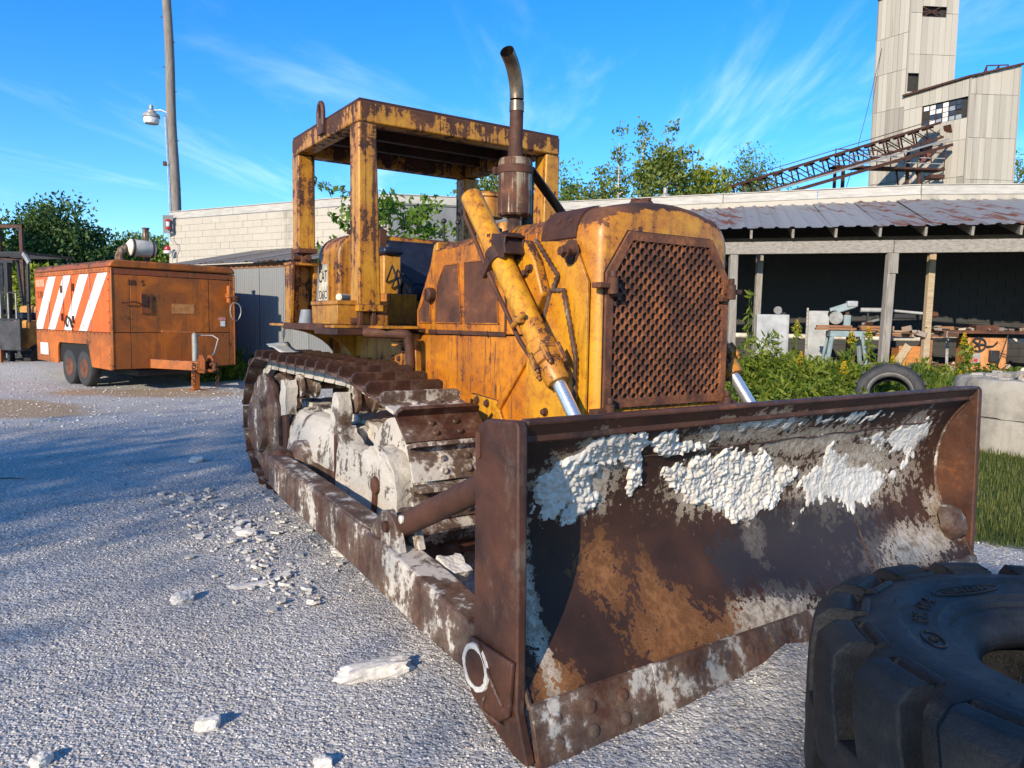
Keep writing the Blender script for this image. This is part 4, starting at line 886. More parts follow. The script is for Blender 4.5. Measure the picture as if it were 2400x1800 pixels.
def lug_mesh(flip):
    m = MB(); rings = []
    half = R(360/NL*.31)
    for t in range(9):
        u = t/8
        if u < .62: z = .60 - .0 - .335*(u/.62) if 0 else .555 - .30*(u/.62); ro = .800 - .012*(1 - u/.62)**2; ri = .70
        else: z = .255 - .02*(u - .62)/.38; ro = .800; ri = .70
        sl = R(6)*u*1.2
        rings.append((z, ri, ro, sl))
    top = [(.560, .615, .66, 0), (.607, .640, .70, 0), (.600, .66, .748, 0), (.560, .68, .790, 0), (.47, .70, .801, R(1.5)), (.38, .70, .803, R(3.5)), (.30, .70, .803, R(6)), (.245, .70, .803, R(8))]
    LR = []
    for z, ri, ro, sl in top:
        ring = []
        for a, r_ in ((-half, ri), (-half, ro), (-half*.5, ro + .002), (half*.5, ro + .002), (half, ro), (half, ri)): ring.append((r_*math.cos(a + sl), r_*math.sin(a + sl), z))
        LR.append(ring)
    m.loft(LR)
    if flip: m.v = [(p[0], p[1], .604 - p[2]) for p in m.v]
    return m
for flip in (0, 1):
    me = lug_mesh(flip).mesh('tread_lug', RUB, 30)
    for i in range(NL):
        o = inst(me, 'tread_lug', TY, Matrix.Rotation(2*math.pi*(i + .5*flip)/NL, 4, 'Z'))
        md = o.modifiers.new('edge', 'BEVEL'); md.width = .016; md.segments = 3; md.limit_method = 'ANGLE'; md.angle_limit = R(32)
def arc_text(body, r_, a_mid, size, z, mat=RUB, pitch=.62):
    n_ = len(body)
    for i, ch in enumerate(body):
        if ch == ' ': continue
        a = a_mid - (i - (n_ - 1)/2)*size*pitch/r_
        text_obj('sidewall_lettering', ch, size, .003, mat, TY, Matrix.Rotation(a - math.pi/2, 4, 'Z') @ Matrix.Translation((0, r_, z)))
arc_text('NA 104', .492, R(132), .060, .596); arc_text('TUBELESS', .492, R(96), .040, .596)
def oval(r_, a, w, h_):
    M = Matrix.Rotation(a - math.pi/2, 4, 'Z') @ Matrix.Translation((0, r_, .5945)); m = MB(); pts = [M @ Vector((w*math.cos(t*.3142), h_*math.sin(t*.3142), 0)) for t in range(21)]; m.tube(pts, .0035, 6, cap=False); m.build('sidewall_emblem', RUB, TY)
oval(.492, R(160), .055, .026); oval(.492, R(96), .14, .032); arc_text('D', .492, R(160), .035, .596)
for i in range(46):
    a = random.random()*6.283; r_ = random.choice((.445, .50, .535, .56)) + random.random()*.012
    MB().tube([(r_*math.cos(a), r_*math.sin(a), .585), (r_*math.cos(a) + .004, r_*math.sin(a), .606 + .008*random.random())], .0022, 5).build('mould_nib', RUB, TY)

# tyre leaning in the weeds
def small_tyre(name, label, loc, rotm, Rr, w, mat, group=None):
    t = thing(name, label, 'tyre', loc, 0, group); t.matrix_basis = Matrix.Translation(loc) @ rotm.to_4x4()
    ri = Rr*.56; h_ = w/2
    pr_ = [(ri, -h_*.55), (ri + .03, -h_*.8), (Rr*.8, -h_), (Rr*.93, -h_*.92), (Rr*.985, -h_*.72), (Rr, -h_*.3), (Rr, h_*.3), (Rr*.985, h_*.72), (Rr*.93, h_*.92), (Rr*.8, h_), (ri + .03, h_*.8), (ri, h_*.55), (ri + .02, h_*.3), (Rr*.9, h_*.7), (Rr*.94, 0), (Rr*.9, -h_*.7), (ri + .02, -h_*.3), (ri, -h_*.55)]
    MB().lathe(pr_, (0, 0, 0), (0, 0, 1), 56, cap=False).build('carcass', mat, t, 0, smooth=45)
    bl = MB().cbox((Rr - .002, 0, h_*.62), (.03, Rr*.11, h_*.55)).mesh('tread_lug', mat)
    for i in range(36): inst(bl, 'tread_lug', t, Matrix.Rotation(2*math.pi*i/36, 4, 'Z') @ Matrix.Scale(1 if i % 2 else -1, 4, (0, 0, 1)))
    MB().lathe([(ri + .005, h_*.56), (ri + .03, h_*.86), (ri + .045, h_*.90), (ri + .045, h_*.86), (ri + .02, h_*.5)], (0, 0, 0), (0, 0, 1), 48, cap=False).build('bead_ring', m_plain('grey_bead', (.16, .15, .14), .7), t)
    return t
ax = Vector((-.45, -.80, .42)).normalized(); small_tyre('old_tyre', 'worn black tyre leaning in the weeds behind the blade', (5.40, 10.5, .52), axes((0, 0, 0), ax.orthogonal(), ax).to_3x3(), .46, .30, rubber('grey_worn_rubber', .8, (.03, .03, .03)))

# concrete well ring
CONC = None
def conc_mat(name, c1, c2):
    k = Mat(name); n = k.noise(3, 8, .65); f = k.noise(45, 6, .7); st = k.noise(1, 5, .6, co=k.co((6, 6, .7)))
    c = k.mix(k.mr(n, .35, .65), c1, c2); c = k.mix(k.mr(st, .52, .75, 0, .55), c, (c2[0]*.5, c2[1]*.5, c2[2]*.5)); return k.done(c, .92, 0, k.bump(k.ma('ADD', n, k.ma('MULTIPLY', f, .5)), .5, .012), .2)
CONC = conc_mat('old_concrete', (.37, .34, .285), (.23, .21, .18))
CR = thing('concrete_ring', 'round weathered concrete well ring standing on the grass', 'concrete ring', (6.78, 9.25, 0))
m = MB(); m.lathe([(1.06, -.1), (1.065, .2), (1.06, .405), (1.04, .41)], (0, 0, 0), (0, 0, 1), 72); m.build('lower_ring', CONC, CR, 0, dis=(.012, 4, 1, 3))
m = MB(); m.lathe([(1.03, .412), (1.055, .42), (1.06, .60), (1.05, .82), (1.02, .875), (.96, .89), (.72, .885), (.70, .80), (.10, .79)], (0, 0, 0), (0, 0, 1), 72); m.build('upper_ring', CONC, CR, 0, dis=(.022, 5, 1, 6))
m = MB()
for i in range(26):
    a = random.random()*6.283; r_ = .45 + random.random()*.45; m.cbox((r_*math.cos(a), r_*math.sin(a), .885), (.05 + .14*random.random(), .04 + .10*random.random(), .03 + .05*random.random()), Matrix.Rotation(random.random()*6, 3, 'Z') @ Matrix.Rotation(random.gauss(0, .3), 3, 'X'))
tag(m.build('rubble', CONC, CR, .008), kind='stuff')
MB().tube([(-.35, -.55, .86), (-.33, -.56, 1.0), (-.28, -.56, 1.06), (-.22, -.55, 1.0), (-.25, -.52, .9), (-.38, -.52, .95)], .012, 6).build('wire_loop', RUST, CR)

# ------------------------------------------------------------------ materials of the buildings
def block_mat(name, c, dark, var=.16):
    k = Mat(name); oi = k.n('ObjectInfo').outputs['Random']; g = k.n('NewGeometry').outputs['Position']
    n = k.noise(.55, 6, .65, co=g); f = k.noise(28, 5, .65, co=g); st = k.noise(1.0, 5, .6, co=k.n('Mapping', {'Vector': g, 'Scale': (1.3, 1.3, .18)}).outputs[0])
    cc = k.mix(k.ma('MULTIPLY', oi, var*2), c, tuple(x*.72 for x in c)); cc = k.mix(k.mr(f, .45, .75, 0, .3), cc, dark); cc = k.mix(k.mr(k.ma('ADD', k.ma('MULTIPLY', n, .5), k.ma('MULTIPLY', st, .5)), .54, .68, 0, .75), cc, dark)
    return k.done(cc, .93, 0, k.bump(f, .4, .006), .2)
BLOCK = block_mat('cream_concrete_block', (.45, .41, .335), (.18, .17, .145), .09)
BLOCK_SHADE = block_mat('shade_dark_concrete_block', (.055, .055, .053), (.03, .03, .03))  # darkened copy of the cream block; lean-to shade is put into its colour
MORTAR = m_plain('grey_mortar', (.35, .315, .26), .95)
TRIM = m_plain('white_painted_trim', (.40, .38, .34), .7, 0, .16, 3, .1, stretch=(1, 1, 6))
SHADE_GREY = m_plain('shade_grey_paint', (.17, .175, .18), .8, 0, .15, 2, .1)  # shade on the recessed wall is put into this grey; board and strip share it
ROOFING = m_plain('grey_roofing', (.20, .19, .18), .9)
def metal_mat(name, base, rust_, rust_t=.6, sc=(2.2, 2.2, 2.2), streaks=None, w=(.6, .35), metal=.35):
    k = Mat(name); g = k.n('NewGeometry').outputs['Position']; oi = k.n('ObjectInfo').outputs['Random']
    n = k.noise(1.0, 8, .68, .4, co=k.n('Mapping', {'Vector': g, 'Scale': sc}).outputs[0]); f = k.noise(40, 5, .65, co=g); s2 = k.noise(1.0, 5, .6, co=k.n('Mapping', {'Vector': g, 'Scale': streaks or (4, 4, .5)}).outputs[0])
    v = k.ma('ADD', k.ma('MULTIPLY', n, w[0]), k.ma('ADD', k.ma('MULTIPLY', s2, w[1]), k.ma('MULTIPLY', k.ma('SUBTRACT', oi, .5), .08)))
    m = k.mr(v, rust_t - .03, rust_t + .05)
    c = k.mix(oi, tuple(x*1.1 for x in base), tuple(x*.82 for x in base)); c = k.mix(k.mr(f, .4, .7, 0, .3), c, tuple(x*.6 for x in base)); c = k.mix(k.mr(s2, .5, .72, 0, .3), c, tuple(x*.5 for x in base))
    return k.done(k.mix(m, c, rust_), k.mr(m, 0, 1, .68, .9), k.mr(m, 0, 1, metal, 0), k.bump(f, .15, .004), .25)
GALV = metal_mat('weathered_galvanised_sheet', (.23, .24, .24), (.16, .09, .05), .70)
ROOF_MET = metal_mat('rust_streaked_roof_sheet', (.25, .245, .24), (.15, .055, .030), .53, (1.0, .35, .35), (7.5, .42, .42), (.34, .64), .1)
ROOF_DK = metal_mat('brown_grey_roof_sheet', (.24, .22, .20), (.16, .085, .05), .52)
TOWER = metal_mat('bleached_tower_sheet', (.42, .385, .32), (.28, .19, .11), .585, (.35, .35, .10), (2.6, 2.6, .10), (.45, .5), 0.)
TOWER_DK = metal_mat('grey_tower_sheet', (.33, .30, .25), (.25, .18, .11), .62, (.35, .35, .10), (2.6, 2.6, .12), (.45, .5), 0.)
def wood_mat(name, c1, c2, ax=(1, 1, 14)):
    k = Mat(name); w = k.noise(3.0, 7, .62, .5, co=k.co(ax)); f = k.noise(60, 4, .6, co=k.co(ax)); c = k.mix(k.mr(w, .35, .68), c1, c2); c = k.mix(k.mr(f, .55, .75, 0, .45), c, tuple(x*.45 for x in c2)); return k.done(c, .85, 0, k.bump(k.ma('ADD', w, f), .35, .004), .2)
WOOD = wood_mat('grey_weathered_wood', (.31, .285, .25), (.19, .17, .145), (14, 14, 1)); WOODX = wood_mat('grey_weathered_beam', (.31, .285, .25), (.19, .17, .145), (1, 14, 14))
BROWNWOOD = wood_mat('brown_board', (.30, .15, .075), (.19, .085, .045), (1, 14, 14))
PALEWOOD = wood_mat('pale_board', (.46, .36, .24), (.33, .25, .16), (1, 14, 14))
POLE_W = wood_mat('utility_pole_wood', (.27, .235, .20), (.15, .125, .105), (12, 12, .7))
GLASS_DK = m_plain('dark_pane', (.03, .035, .04), .12, 0, .2, 3, .02, .8)
PANE_W = m_plain('painted_pane', (.62, .62, .60), .5); PANE_G = m_plain('grey_pane', (.25, .28, .30), .25)
STEEL_DK = m_rust('dark_structural_steel', 0, .3, .85, .7); STEEL_GR = m_plain('grey_structural_steel', (.30, .29, .27), .55, .3)

def perp(a, b):
    d = (Vector(b) - Vector(a)).normalized(); return d, Vector((d.y, -d.x))   # along, and outward (towards the viewer for left-to-right walls)
def wall_box(m, a, b, z0, z1, t=.2, proud=0.):
    d, n = perp(a, b); a = Vector(a) + n*proud; b = Vector(b) + n*proud
    m.add([(a.x, a.y, z0), (b.x, b.y, z0), (b.x - n.x*t, b.y - n.y*t, z0), (a.x - n.x*t, a.y - n.y*t, z0), (a.x, a.y, z1), (b.x, b.y, z1), (b.x - n.x*t, b.y - n.y*t, z1), (a.x - n.x*t, a.y - n.y*t, z1)],
          [(0, 3, 2, 1), (4, 5, 6, 7), (0, 1, 5, 4), (1, 2, 6, 5), (2, 3, 7, 6), (3, 0, 4, 7)]); return m

# ------------------------------------------------------------------ long block building
BL = thing('block_building', 'long low cream concrete block building with white roof trim behind the machine', 'building', (0, 22, 0))
def L(o): o.location = Vector(o.location) - Vector((0, 22, 0)); return o      # world coordinates into the building's own frame
PL, PC, PD, PK, PE = (-11.1, 24.2), (-3.4, 20.15), (1.2, 21.05), (9.58, 17.75), (18., 16.75)
L(wall_box(MB(), PL, PC, 0, 4.62, .19, -.012).build('wall', MORTAR, BL)); L(wall_box(MB(), PC, PD, 0, 4.62).build('wall', SHADE_GREY, BL)); L(wall_box(MB(), PD, PK, 0, 4.40).build('wall', BLOCK_SHADE, BL)); L(wall_box(MB(), PK, PE, 0, 4.40).build('wall', BLOCK_SHADE, BL)); L(wall_box(MB(), PD, PK, 4.402, 4.62, .2, .06).build('upper_wall', BLOCK, BL)); L(wall_box(MB(), PK, PE, 4.402, 4.62, .2, .06).build('upper_wall', BLOCK, BL))
L(wall_box(MB(), (-4.5, 36), PL, 0, 4.62).build('wall', BLOCK, BL)); L(wall_box(MB(), PE, (22, 33), 0, 4.62).build('wall', BLOCK, BL)); L(wall_box(MB(), (22, 33), (-4.5, 36), 0, 4.62).build('wall', BLOCK, BL))
L(MB().prism([(-11.0, 24.3), (-3.4, 20.3), (1.2, 21.2), (9.58, 17.9), (17.9, 16.9), (21.9, 33), (-4.5, 35.9)], 'z', 4.5, 4.66).build('roof', ROOFING, BL))
d, n = perp(PL, PC); Lw = (Vector(PC) - Vector(PL)).length; ang = math.atan2(d.y, d.x)
bme = MB().box(.003, .391, -.095, .0, .003, .197).mesh('block', BLOCK, 0); bhalf = MB().box(.005, .19, -.095, .0, .005, .193).mesh('block', BLOCK, 0)
Mw = Matrix.Translation((PL[0], PL[1] - 22, 0)) @ Matrix.Rotation(ang, 4, 'Z') @ Matrix.Scale(-1, 4, (0, 1, 0))
for r_ in range(10):
    z = 4.604 - .2*(r_ + 1)
    for c_ in range(22):
        x = c_*.3935 + (.197 if r_ % 2 else 0)
        if x > Lw - .38: continue
        inst(bme, 'block', BL, Matrix.Translation((PL[0], PL[1] - 22, 0)) @ Matrix.Rotation(ang, 4, 'Z') @ Matrix.Translation((x, -.0 + random.uniform(-.004, .004) + .0, z)) @ Matrix.Translation((0, .0, 0)) @ Matrix.Translation((0, .09 - .085, 0)))
    if r_ % 2: inst(bhalf, 'block', BL, Matrix.Translation((PL[0], PL[1] - 22, 0)) @ Matrix.Rotation(ang, 4, 'Z') @ Matrix.Translation((0, .005, z)))
for a, b, seg in ((PL, PC, 3), (PC, PD, 2), (PD, PK, 4), (PK, PE, 3), ((-4.5, 36), PL, 4)):
    for i in range(seg):
        p = Vector(a).lerp(Vector(b), i/seg); q = Vector(a).lerp(Vector(b), (i + 1)/seg - .0012)
        L(wall_box(MB(), p, q, 4.63, 4.845 + random.uniform(-.006, .006), .3, .06).build('fascia', TRIM, BL, .008)); L(wall_box(MB(), p, q, 4.848, 4.868, .34, .085).build('drip_edge', TRIM, BL))
        L(wall_box(MB(), p, q, 4.60, 4.628, .1, .045).build('fascia_strip', SHADE_GREY, BL))
L(MB().lathe([(.10, 4.6), (.10, 5.0), (.14, 5.02), (.14, 5.08), (.06, 5.14), (.06, 5.28), (.03, 5.3)], (4.2, 21.0, 0), (0, 0, 1), 16).build('roof_vent', STEEL_GR, BL))
# inner wall blocks seen under the lean-to, too dark to tell apart one by one
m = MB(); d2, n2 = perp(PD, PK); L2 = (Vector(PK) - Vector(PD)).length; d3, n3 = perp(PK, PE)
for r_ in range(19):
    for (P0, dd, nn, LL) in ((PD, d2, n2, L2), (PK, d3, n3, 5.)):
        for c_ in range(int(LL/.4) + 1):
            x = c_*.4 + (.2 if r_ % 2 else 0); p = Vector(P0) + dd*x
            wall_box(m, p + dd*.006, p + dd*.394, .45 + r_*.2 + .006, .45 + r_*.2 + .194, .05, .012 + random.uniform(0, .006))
tag(L(m.build('inner_blocks', BLOCK_SHADE, BL, 0, smooth=0)), kind='stuff')
# beacon lights on the corner of the building
RED = m_plain('red_glass', (.45, .015, .02), .15, 0, .1, 5, .02, .8); LENSW = m_plain('clear_glass', (.62, .62, .60), .2); CONDUIT = m_plain('grey_conduit', (.42, .42, .42), .5, .4)
SB = thing('signal_board', 'grey board with red jar lights and conduit on the building corner', 'light', (-11.05, 23.85, 0))
SB['label'] = 'grey board with two red jar lights fixed to the building corner'
MB().box(-.16, .16, .02, .05, 4.15, 4.72).build('board', SHADE_GREY, SB)
for z in (4.56, 4.32):
    m = MB(); m.lathe([(.075, .0), (.085, .03), (.085, .05), (.06, .07)], (.04, -.06, z - .05), (0, 0, 1), 16); o = m.build('lamp_cap', RED, SB); 
MB().lathe([(.05, 0), (.055, .1), (.05, .2)], (.04, -.06, 4.36), (0, 0, 1), 14).build('glass_jar', LENSW, SB)
MB().tube([(.08, -.02, 4.3), (.02, -.04, 4.15), (.02, -.04, 4.05), (.12, -.03, 3.9), (.30, -.03, 3.82), (.33, -.03, 3.65), (.2, -.03, 3.55), (.13, -.03, 3.3), (.12, -.02, 2.4)], .014, 8).build('conduit', CONDUIT, SB)
BE = thing('beacon_lamp', 'single red dome beacon with white base on conduit under the board', 'light', (-11.05, 23.8, 3.5))
MB().lathe([(.10, 0), (.12, .02), (.12, .09), (.09, .1)], (0, 0, 0), (0, 0, 1), 18).build('base', LENSW, BE); MB().lathe([(.09, .1), (.095, .13), (.09, .2), (.06, .235), (.01, .24)], (0, 0, 0), (0, 0, 1), 18).build('dome', RED, BE); MB().beam((.05, 0, .05), (.16, .02, .12), .03, .03).build('bracket', CONDUIT, BE)

# ------------------------------------------------------------------ corrugated sheet
def sheet_mesh(name, w, h_, pitch, amp, mat, kind='sin', t=.004):
    """sheet in local x (width) and z (height), relief along -y"""
    n_ = int(w/pitch*(8 if kind == 'sin' else 10)); m = MB(); top = []; bot = []
    for i in range(n_ + 1):
        x = w*i/n_; u = (x/pitch) % 1
        if kind == 'sin': y = -amp*.5*(1 - math.cos(2*math.pi*u))
        else: y = -amp*(sm((.16 - abs(u - .5))/.05))
        top.append((x, y)); 
    vs_ = []; fs = []
    for z in (0, h_):
        for x, y in top: vs_.append((x, y, z))
    q = n_ + 1
    for i in range(n_): fs.append((i, i + 1, q + i + 1, q + i))
    m.add(vs_, fs); vs2 = [(x, y + t, z) for z in (0, h_) for x, y in top]; m.add(vs2, [tuple(reversed(f)) for f in fs]); return m.mesh(name, mat, 50)
# ------------------------------------------------------------------ lean-to of corrugated sheet against the left wing
SH = thing('corrugated_shed', 'low grey corrugated metal shed built against the block wall behind the trailer', 'shed', (-6.6, 18.3, 0))
def LS(o): o.matrix_local = Matrix.Translation((6.6, -18.3, 0)) @ o.matrix_basis; return o
a = Vector((-9.0, 19.75)); b = Vector((-3.9, 16.55)); dd, nn = perp(a, b); ang2 = math.atan2(dd.y, dd.x); cw = sheet_mesh('wall_sheet', .86, 2.62, .076, .02, GALV)
for i in range(7):
    o = inst(cw, 'wall_sheet', SH, Matrix.Translation((6.6, -18.3, 0)) @ Matrix.Translation((a.x + dd.x*.845*i, a.y + dd.y*.845*i, .20)) @ Matrix.Rotation(ang2, 4, 'Z') @ Matrix.Translation((0, -.004*(i % 2), 0)))
e = b; back = Vector((-1.9, 19.6))
LS(wall_box(MB(), b, back, .1, 2.75, .05).build('side_wall', GALV, SH)); LS(wall_box(MB(), (-6.9, 22.0), a, .1, 2.75, .05).build('side_wall', GALV, SH))
# roof sheets rise to the block wall
run = 3.05; up_ = -nn; rs = sheet_mesh('roof_sheet', .90, math.hypot(run + .25, .72), .20, .022, ROOF_DK, 'rib')
for i in range(7):
    p = a - dd*.35 + dd*.88*i + nn*.25; M = Matrix(((dd.x, 0, 0, 0), (dd.y, 0, 0, 0), (0, 0, 0, 0), (0, 0, 0, 1)))
    sl = Vector((up_.x*(run + .25), up_.y*(run + .25), .72)).normalized(); X = Vector((dd.x, dd.y, 0)); N_ = X.cross(sl)
    M = Matrix(((X.x, -N_.x, sl.x, p.x + 6.6), (X.y, -N_.y, sl.y, p.y - 18.3), (X.z, -N_.z, sl.z, 2.82 + .003*(i % 2)), (0, 0, 0, 1)))
    if M.determinant() < 0: M = M @ Matrix.Scale(-1, 4, (0, 1, 0))
    inst(rs, 'roof_sheet', SH, M)
LS(wall_box(MB(), a - dd*.3, b + dd*.3, 2.70, 2.80, .05, .03).build('eave_board', BROWNWOOD, SH))

# ------------------------------------------------------------------ open lean-to on the right wing
LT = thing('open_lean_to', 'open timber lean-to with rust-streaked metal roof over stored machines', 'shed', (7, 14.5, .5))
def LL_(o): o.matrix_local = Matrix.Translation((-7, -14.5, -.5)) @ o.matrix_basis; return o
def eave(x): return 15.2 - .279*(x - 4.36)
def wally(x): return 21.05 - .394*(x - 1.2) - .05 if x < 9.58 else 17.75 - .119*(x - 9.58) - .05
ed_ = Vector((1, -.279, 0)).normalized()
rf_len = 4.2; ribm = {}
i = 0; x = 1.9
while x < 13.4:
    y = eave(x); xm = x + .45; y1 = wally(xm + 1.15) ; top_ = Vector((xm + 1.15 - .45, y1 + .12, 4.50)); p = Vector((x, y, 3.44)); sl = (top_ - p); ln = sl.length; sl.normalize(); X = ed_; N_ = X.cross(sl).normalized(); X2 = sl.cross(N_).normalized()
    me = sheet_mesh('roof_sheet', .93, ln, .305, .028, ROOF_MET, 'rib')
    M = Matrix(((X.x, -N_.x, sl.x, p.x - 7), (X.y, -N_.y, sl.y, p.y - 14.5), (X.z, -N_.z, sl.z, p.z - .5 + .004*(i % 2)), (0, 0, 0, 1)))
    inst(me, 'roof_sheet', LT, M); x += .90*ed_.x; i += 1
for xs in np.arange(2.5, 13.3, .765):
    y = eave(xs); t_ = xs + 1.15; LL_(MB().beam((xs, y + .06, 3.33), (t_, wally(t_), 4.36), .045, .17).build('rafter', WOOD, LT))
LL_(MB().beam((1.8, eave(1.8) + .28, 3.075), (7.42, eave(7.42) + .28, 3.075), .09, .245).build('eave_beam', WOODX, LT, .006)); LL_(MB().beam((7.43, eave(7.43) + .28, 3.07), (13.4, eave(13.4) + .28, 3.07), .09, .245).build('eave_beam', WOODX, LT, .006))
LL_(MB().beam((1.8, eave(1.8) + 1.75, 3.36), (13.4, eave(13.4) + 1.75, 3.36), .08, .14).build('purlin', WOODX, LT))
for px, py, lx in ((7.40, eave(7.4) + .29, -.06), (4.55, eave(4.55) + .32, .02), (11.2, eave(11.2) + .29, 0), (2.0, eave(2.0) + .29, 0)):
    LL_(MB().beam((px + lx, py, .30), (px, py, 2.945), .155, .155).build('post', WOOD, LT, .006)); 
LL_(MB().box(7.33, 7.50, eave(7.4) + .19, eave(7.4) + .205, 2.55, 2.94).build('post_splice', WOOD, LT, .004))
for px in (8.50, 5.3, 11.6): LL_(MB().beam((px - .03, eave(px) + 1.14, .35), (px, eave(px) + 1.14, 3.2), .125, .125).build('post', PALEWOOD if px == 8.5 else WOOD, LT, .006))
LL_(MB().prism([(1.6, eave(1.6) + .5), (13.6, eave(13.6) + .5), (13.6, 17.1), (9.5, 17.6), (1.6, 20.7)], 'z', .2, .515).build('floor_slab', CONC, LT))
LL_(MB().box(13.45, 13.6, 13.0, 17.2, .3, 4.2).build('end_wall', WOOD, LT)); LL_(wall_box(MB(), (1.75, 20.6), (1.75, 16.0), .3, 4.0, .08).build('end_wall', WOOD, LT))

# ------------------------------------------------------------------ tower
TW = thing('headhouse_tower', 'tall bleached sheet metal headhouse tower rising behind the block building', 'tower', (28, 52, 0))
ucube = {}
def panel_obj(p0, p1, z0, z1, mat, proud, nm='cladding_panel'):
    if mat.name not in ucube: ucube[mat.name] = MB().box(0, 1, -1, 0, 0, 1).mesh('cladding_panel', mat, 0)
    d, n = perp(p0, p1); Ln = (Vector(p1) - Vector(p0)).length; th = .06
    M = Matrix(((d.x*Ln, -n.x*th, 0, p0[0] + n.x*proud - 28), (d.y*Ln, -n.y*th, 0, p0[1] + n.y*proud - 52), (0, 0, z1 - z0, z0), (0, 0, 0, 1)))
    inst(ucube[mat.name], nm, TW, M)
def clad(P0, P1, z0, ztop, ncol, rows, mats, holes=(), gap=.018):
    """sheets in columns; ztop is a pair (left, right); rows are z levels of the laps"""
    P0 = Vector(P0); P1 = Vector(P1); Ln = (P1 - P0).length; base = MB(); 
    for c in range(ncol):
        u0, u1 = c/ncol, (c + 1)/ncol; zt = ztop[0] + (ztop[1] - ztop[0])*(u0 + u1)/2; off = random.uniform(-.25, .25) if c % 3 == 0 else 0
        lv_ = [z0] + [r_ for r_ in rows if z0 < r_ < zt - .5] + [zt]
        for i in range(len(lv_) - 1):
            spans = [(lv_[i], lv_[i+1])]
            for (h0, h1, a, b) in holes:
                if u1 > h0 + 1e-3 and u0 < h1 - 1e-3:
                    ns = []
                    for s0, s1 in spans:
                        if a > s0: ns.append((s0, min(a, s1)))
                        if b < s1: ns.append((max(b, s0), s1))
                    spans = [q for q in ns if q[1] - q[0] > .05]
            for s0, s1 in spans: panel_obj(P0.lerp(P1, u0) + (P1 - P0).normalized()*gap*.5, P0.lerp(P1, u1) - (P1 - P0).normalized()*gap*.5, s0 + .012, s1 - .012, random.choice(mats[min(i, len(mats) - 1)]), random.uniform(.0, .03))
TA, TT, TB, TC = (26.0, 55.3), (27.33, 53.43), (29.77, 50.0), (33.15, 50.25); TR = (30.80, 53.66)
def TWL(o): o.matrix_local = Matrix.Translation((-28, -52, 0)) @ o.matrix_basis; return o
INN = m_plain('dark_tower_inside', (.03, .028, .025), .9); T1, T2 = TOWER, TOWER_DK
# inner shells keep the building closed behind the sheets
TWL(MB().add([(p[0] + .12, p[1] + .20, z) for z in (0, 24.7) for p in (TA, TT, TR, (29.5, 55.5))], [(0, 1, 5, 4), (1, 2, 6, 5), (2, 3, 7, 6), (3, 0, 4, 7), (4, 5, 6, 7)]).build('inner_shell', INN, TW))
TWL(MB().add([(TT[0] + .15, TT[1], 0), (TB[0], TB[1] + .25, 0), (TC[0] - .1, TC[1] + .25, 0), (30.9, 53.6, 0), (TT[0] + .15, TT[1], 17.6), (TB[0], TB[1] + .25, 17.75), (TC[0] - .1, TC[1] + .25, 18.65), (30.9, 53.6, 18.6)], [(0, 1, 5, 4), (1, 2, 6, 5), (2, 3, 7, 6), (3, 0, 4, 7), (4, 5, 6, 7)]).build('inner_shell', INN, TW))
clad(TA, TT, 8, (24.95, 25.1), 7, (11.9, 14.4, 17.0, 19.6, 22.1), ([T2], [T1, T2], [T2, T1], [T1, T1, T2], [T1], [T1]), ())
clad(TT, TB, 8, (17.72, 17.92), 10, (11.6, 14.0, 16.75), ([T1, T2], [T1, T2], [T1], [T1]), ((.30, .92, 15.40, 16.72), (.30, .50, 12.92, 14.06)))
clad(TB, TC, 8, (17.95, 18.85), 8, (11.4, 14.1, 16.9), ([T1], [T1], [T1], [T1]), ())
clad(TT, TR, 17.5, (25.1, 25.2), 8, (20.6, 23.4), ([T1], [T1], [T1]), ((.25, .63, 23.15, 23.85), (.0, .13, 18.05, 19.3)))
for p0, p1, z0, z1 in ((TT, TT, 17.7, 25.1), (TB, TB, 8, 17.9), (TA, TA, 8, 24.95), (TC, TC, 8, 18.8)): TWL(MB().beam((p0[0], p0[1] - .05, z0), (p0[0], p0[1] - .05, z1), .12, .10).build('corner_trim', TOWER_DK, TW))
for a, b in (((TT[0] - .2, TT[1] - .1, 17.72), (TB[0] - .05, TB[1] - .15, 18.0)), ((TB[0] - .05, TB[1] - .15, 18.0), (TC[0] + .25, TC[1] - .1, 18.95)), ((TA[0] - .15, TA[1] - .1, 25.0), (TT[0], TT[1] - .15, 25.2)), ((TT[0], TT[1] - .15, 25.2), (TR[0] + .2, TR[1] - .1, 25.35))): TWL(MB().beam(a, b, .25, .12).build('roof_edge', STEEL_DK, TW))
TWL(MB().add([(TT[0], TT[1], 17.75), (TB[0], TB[1], 18.02), (TC[0] + .2, TC[1], 18.97), (31, 53.8, 18.7)], [(0, 1, 2, 3)]).build('roof', ROOFING, TW)); TWL(MB().add([(TA[0], TA[1], 25.0), (TT[0], TT[1], 25.2), (TR[0], TR[1], 25.3), (29.5, 55.6, 25.2)], [(0, 1, 2, 3)]).build('roof', ROOFING, TW))
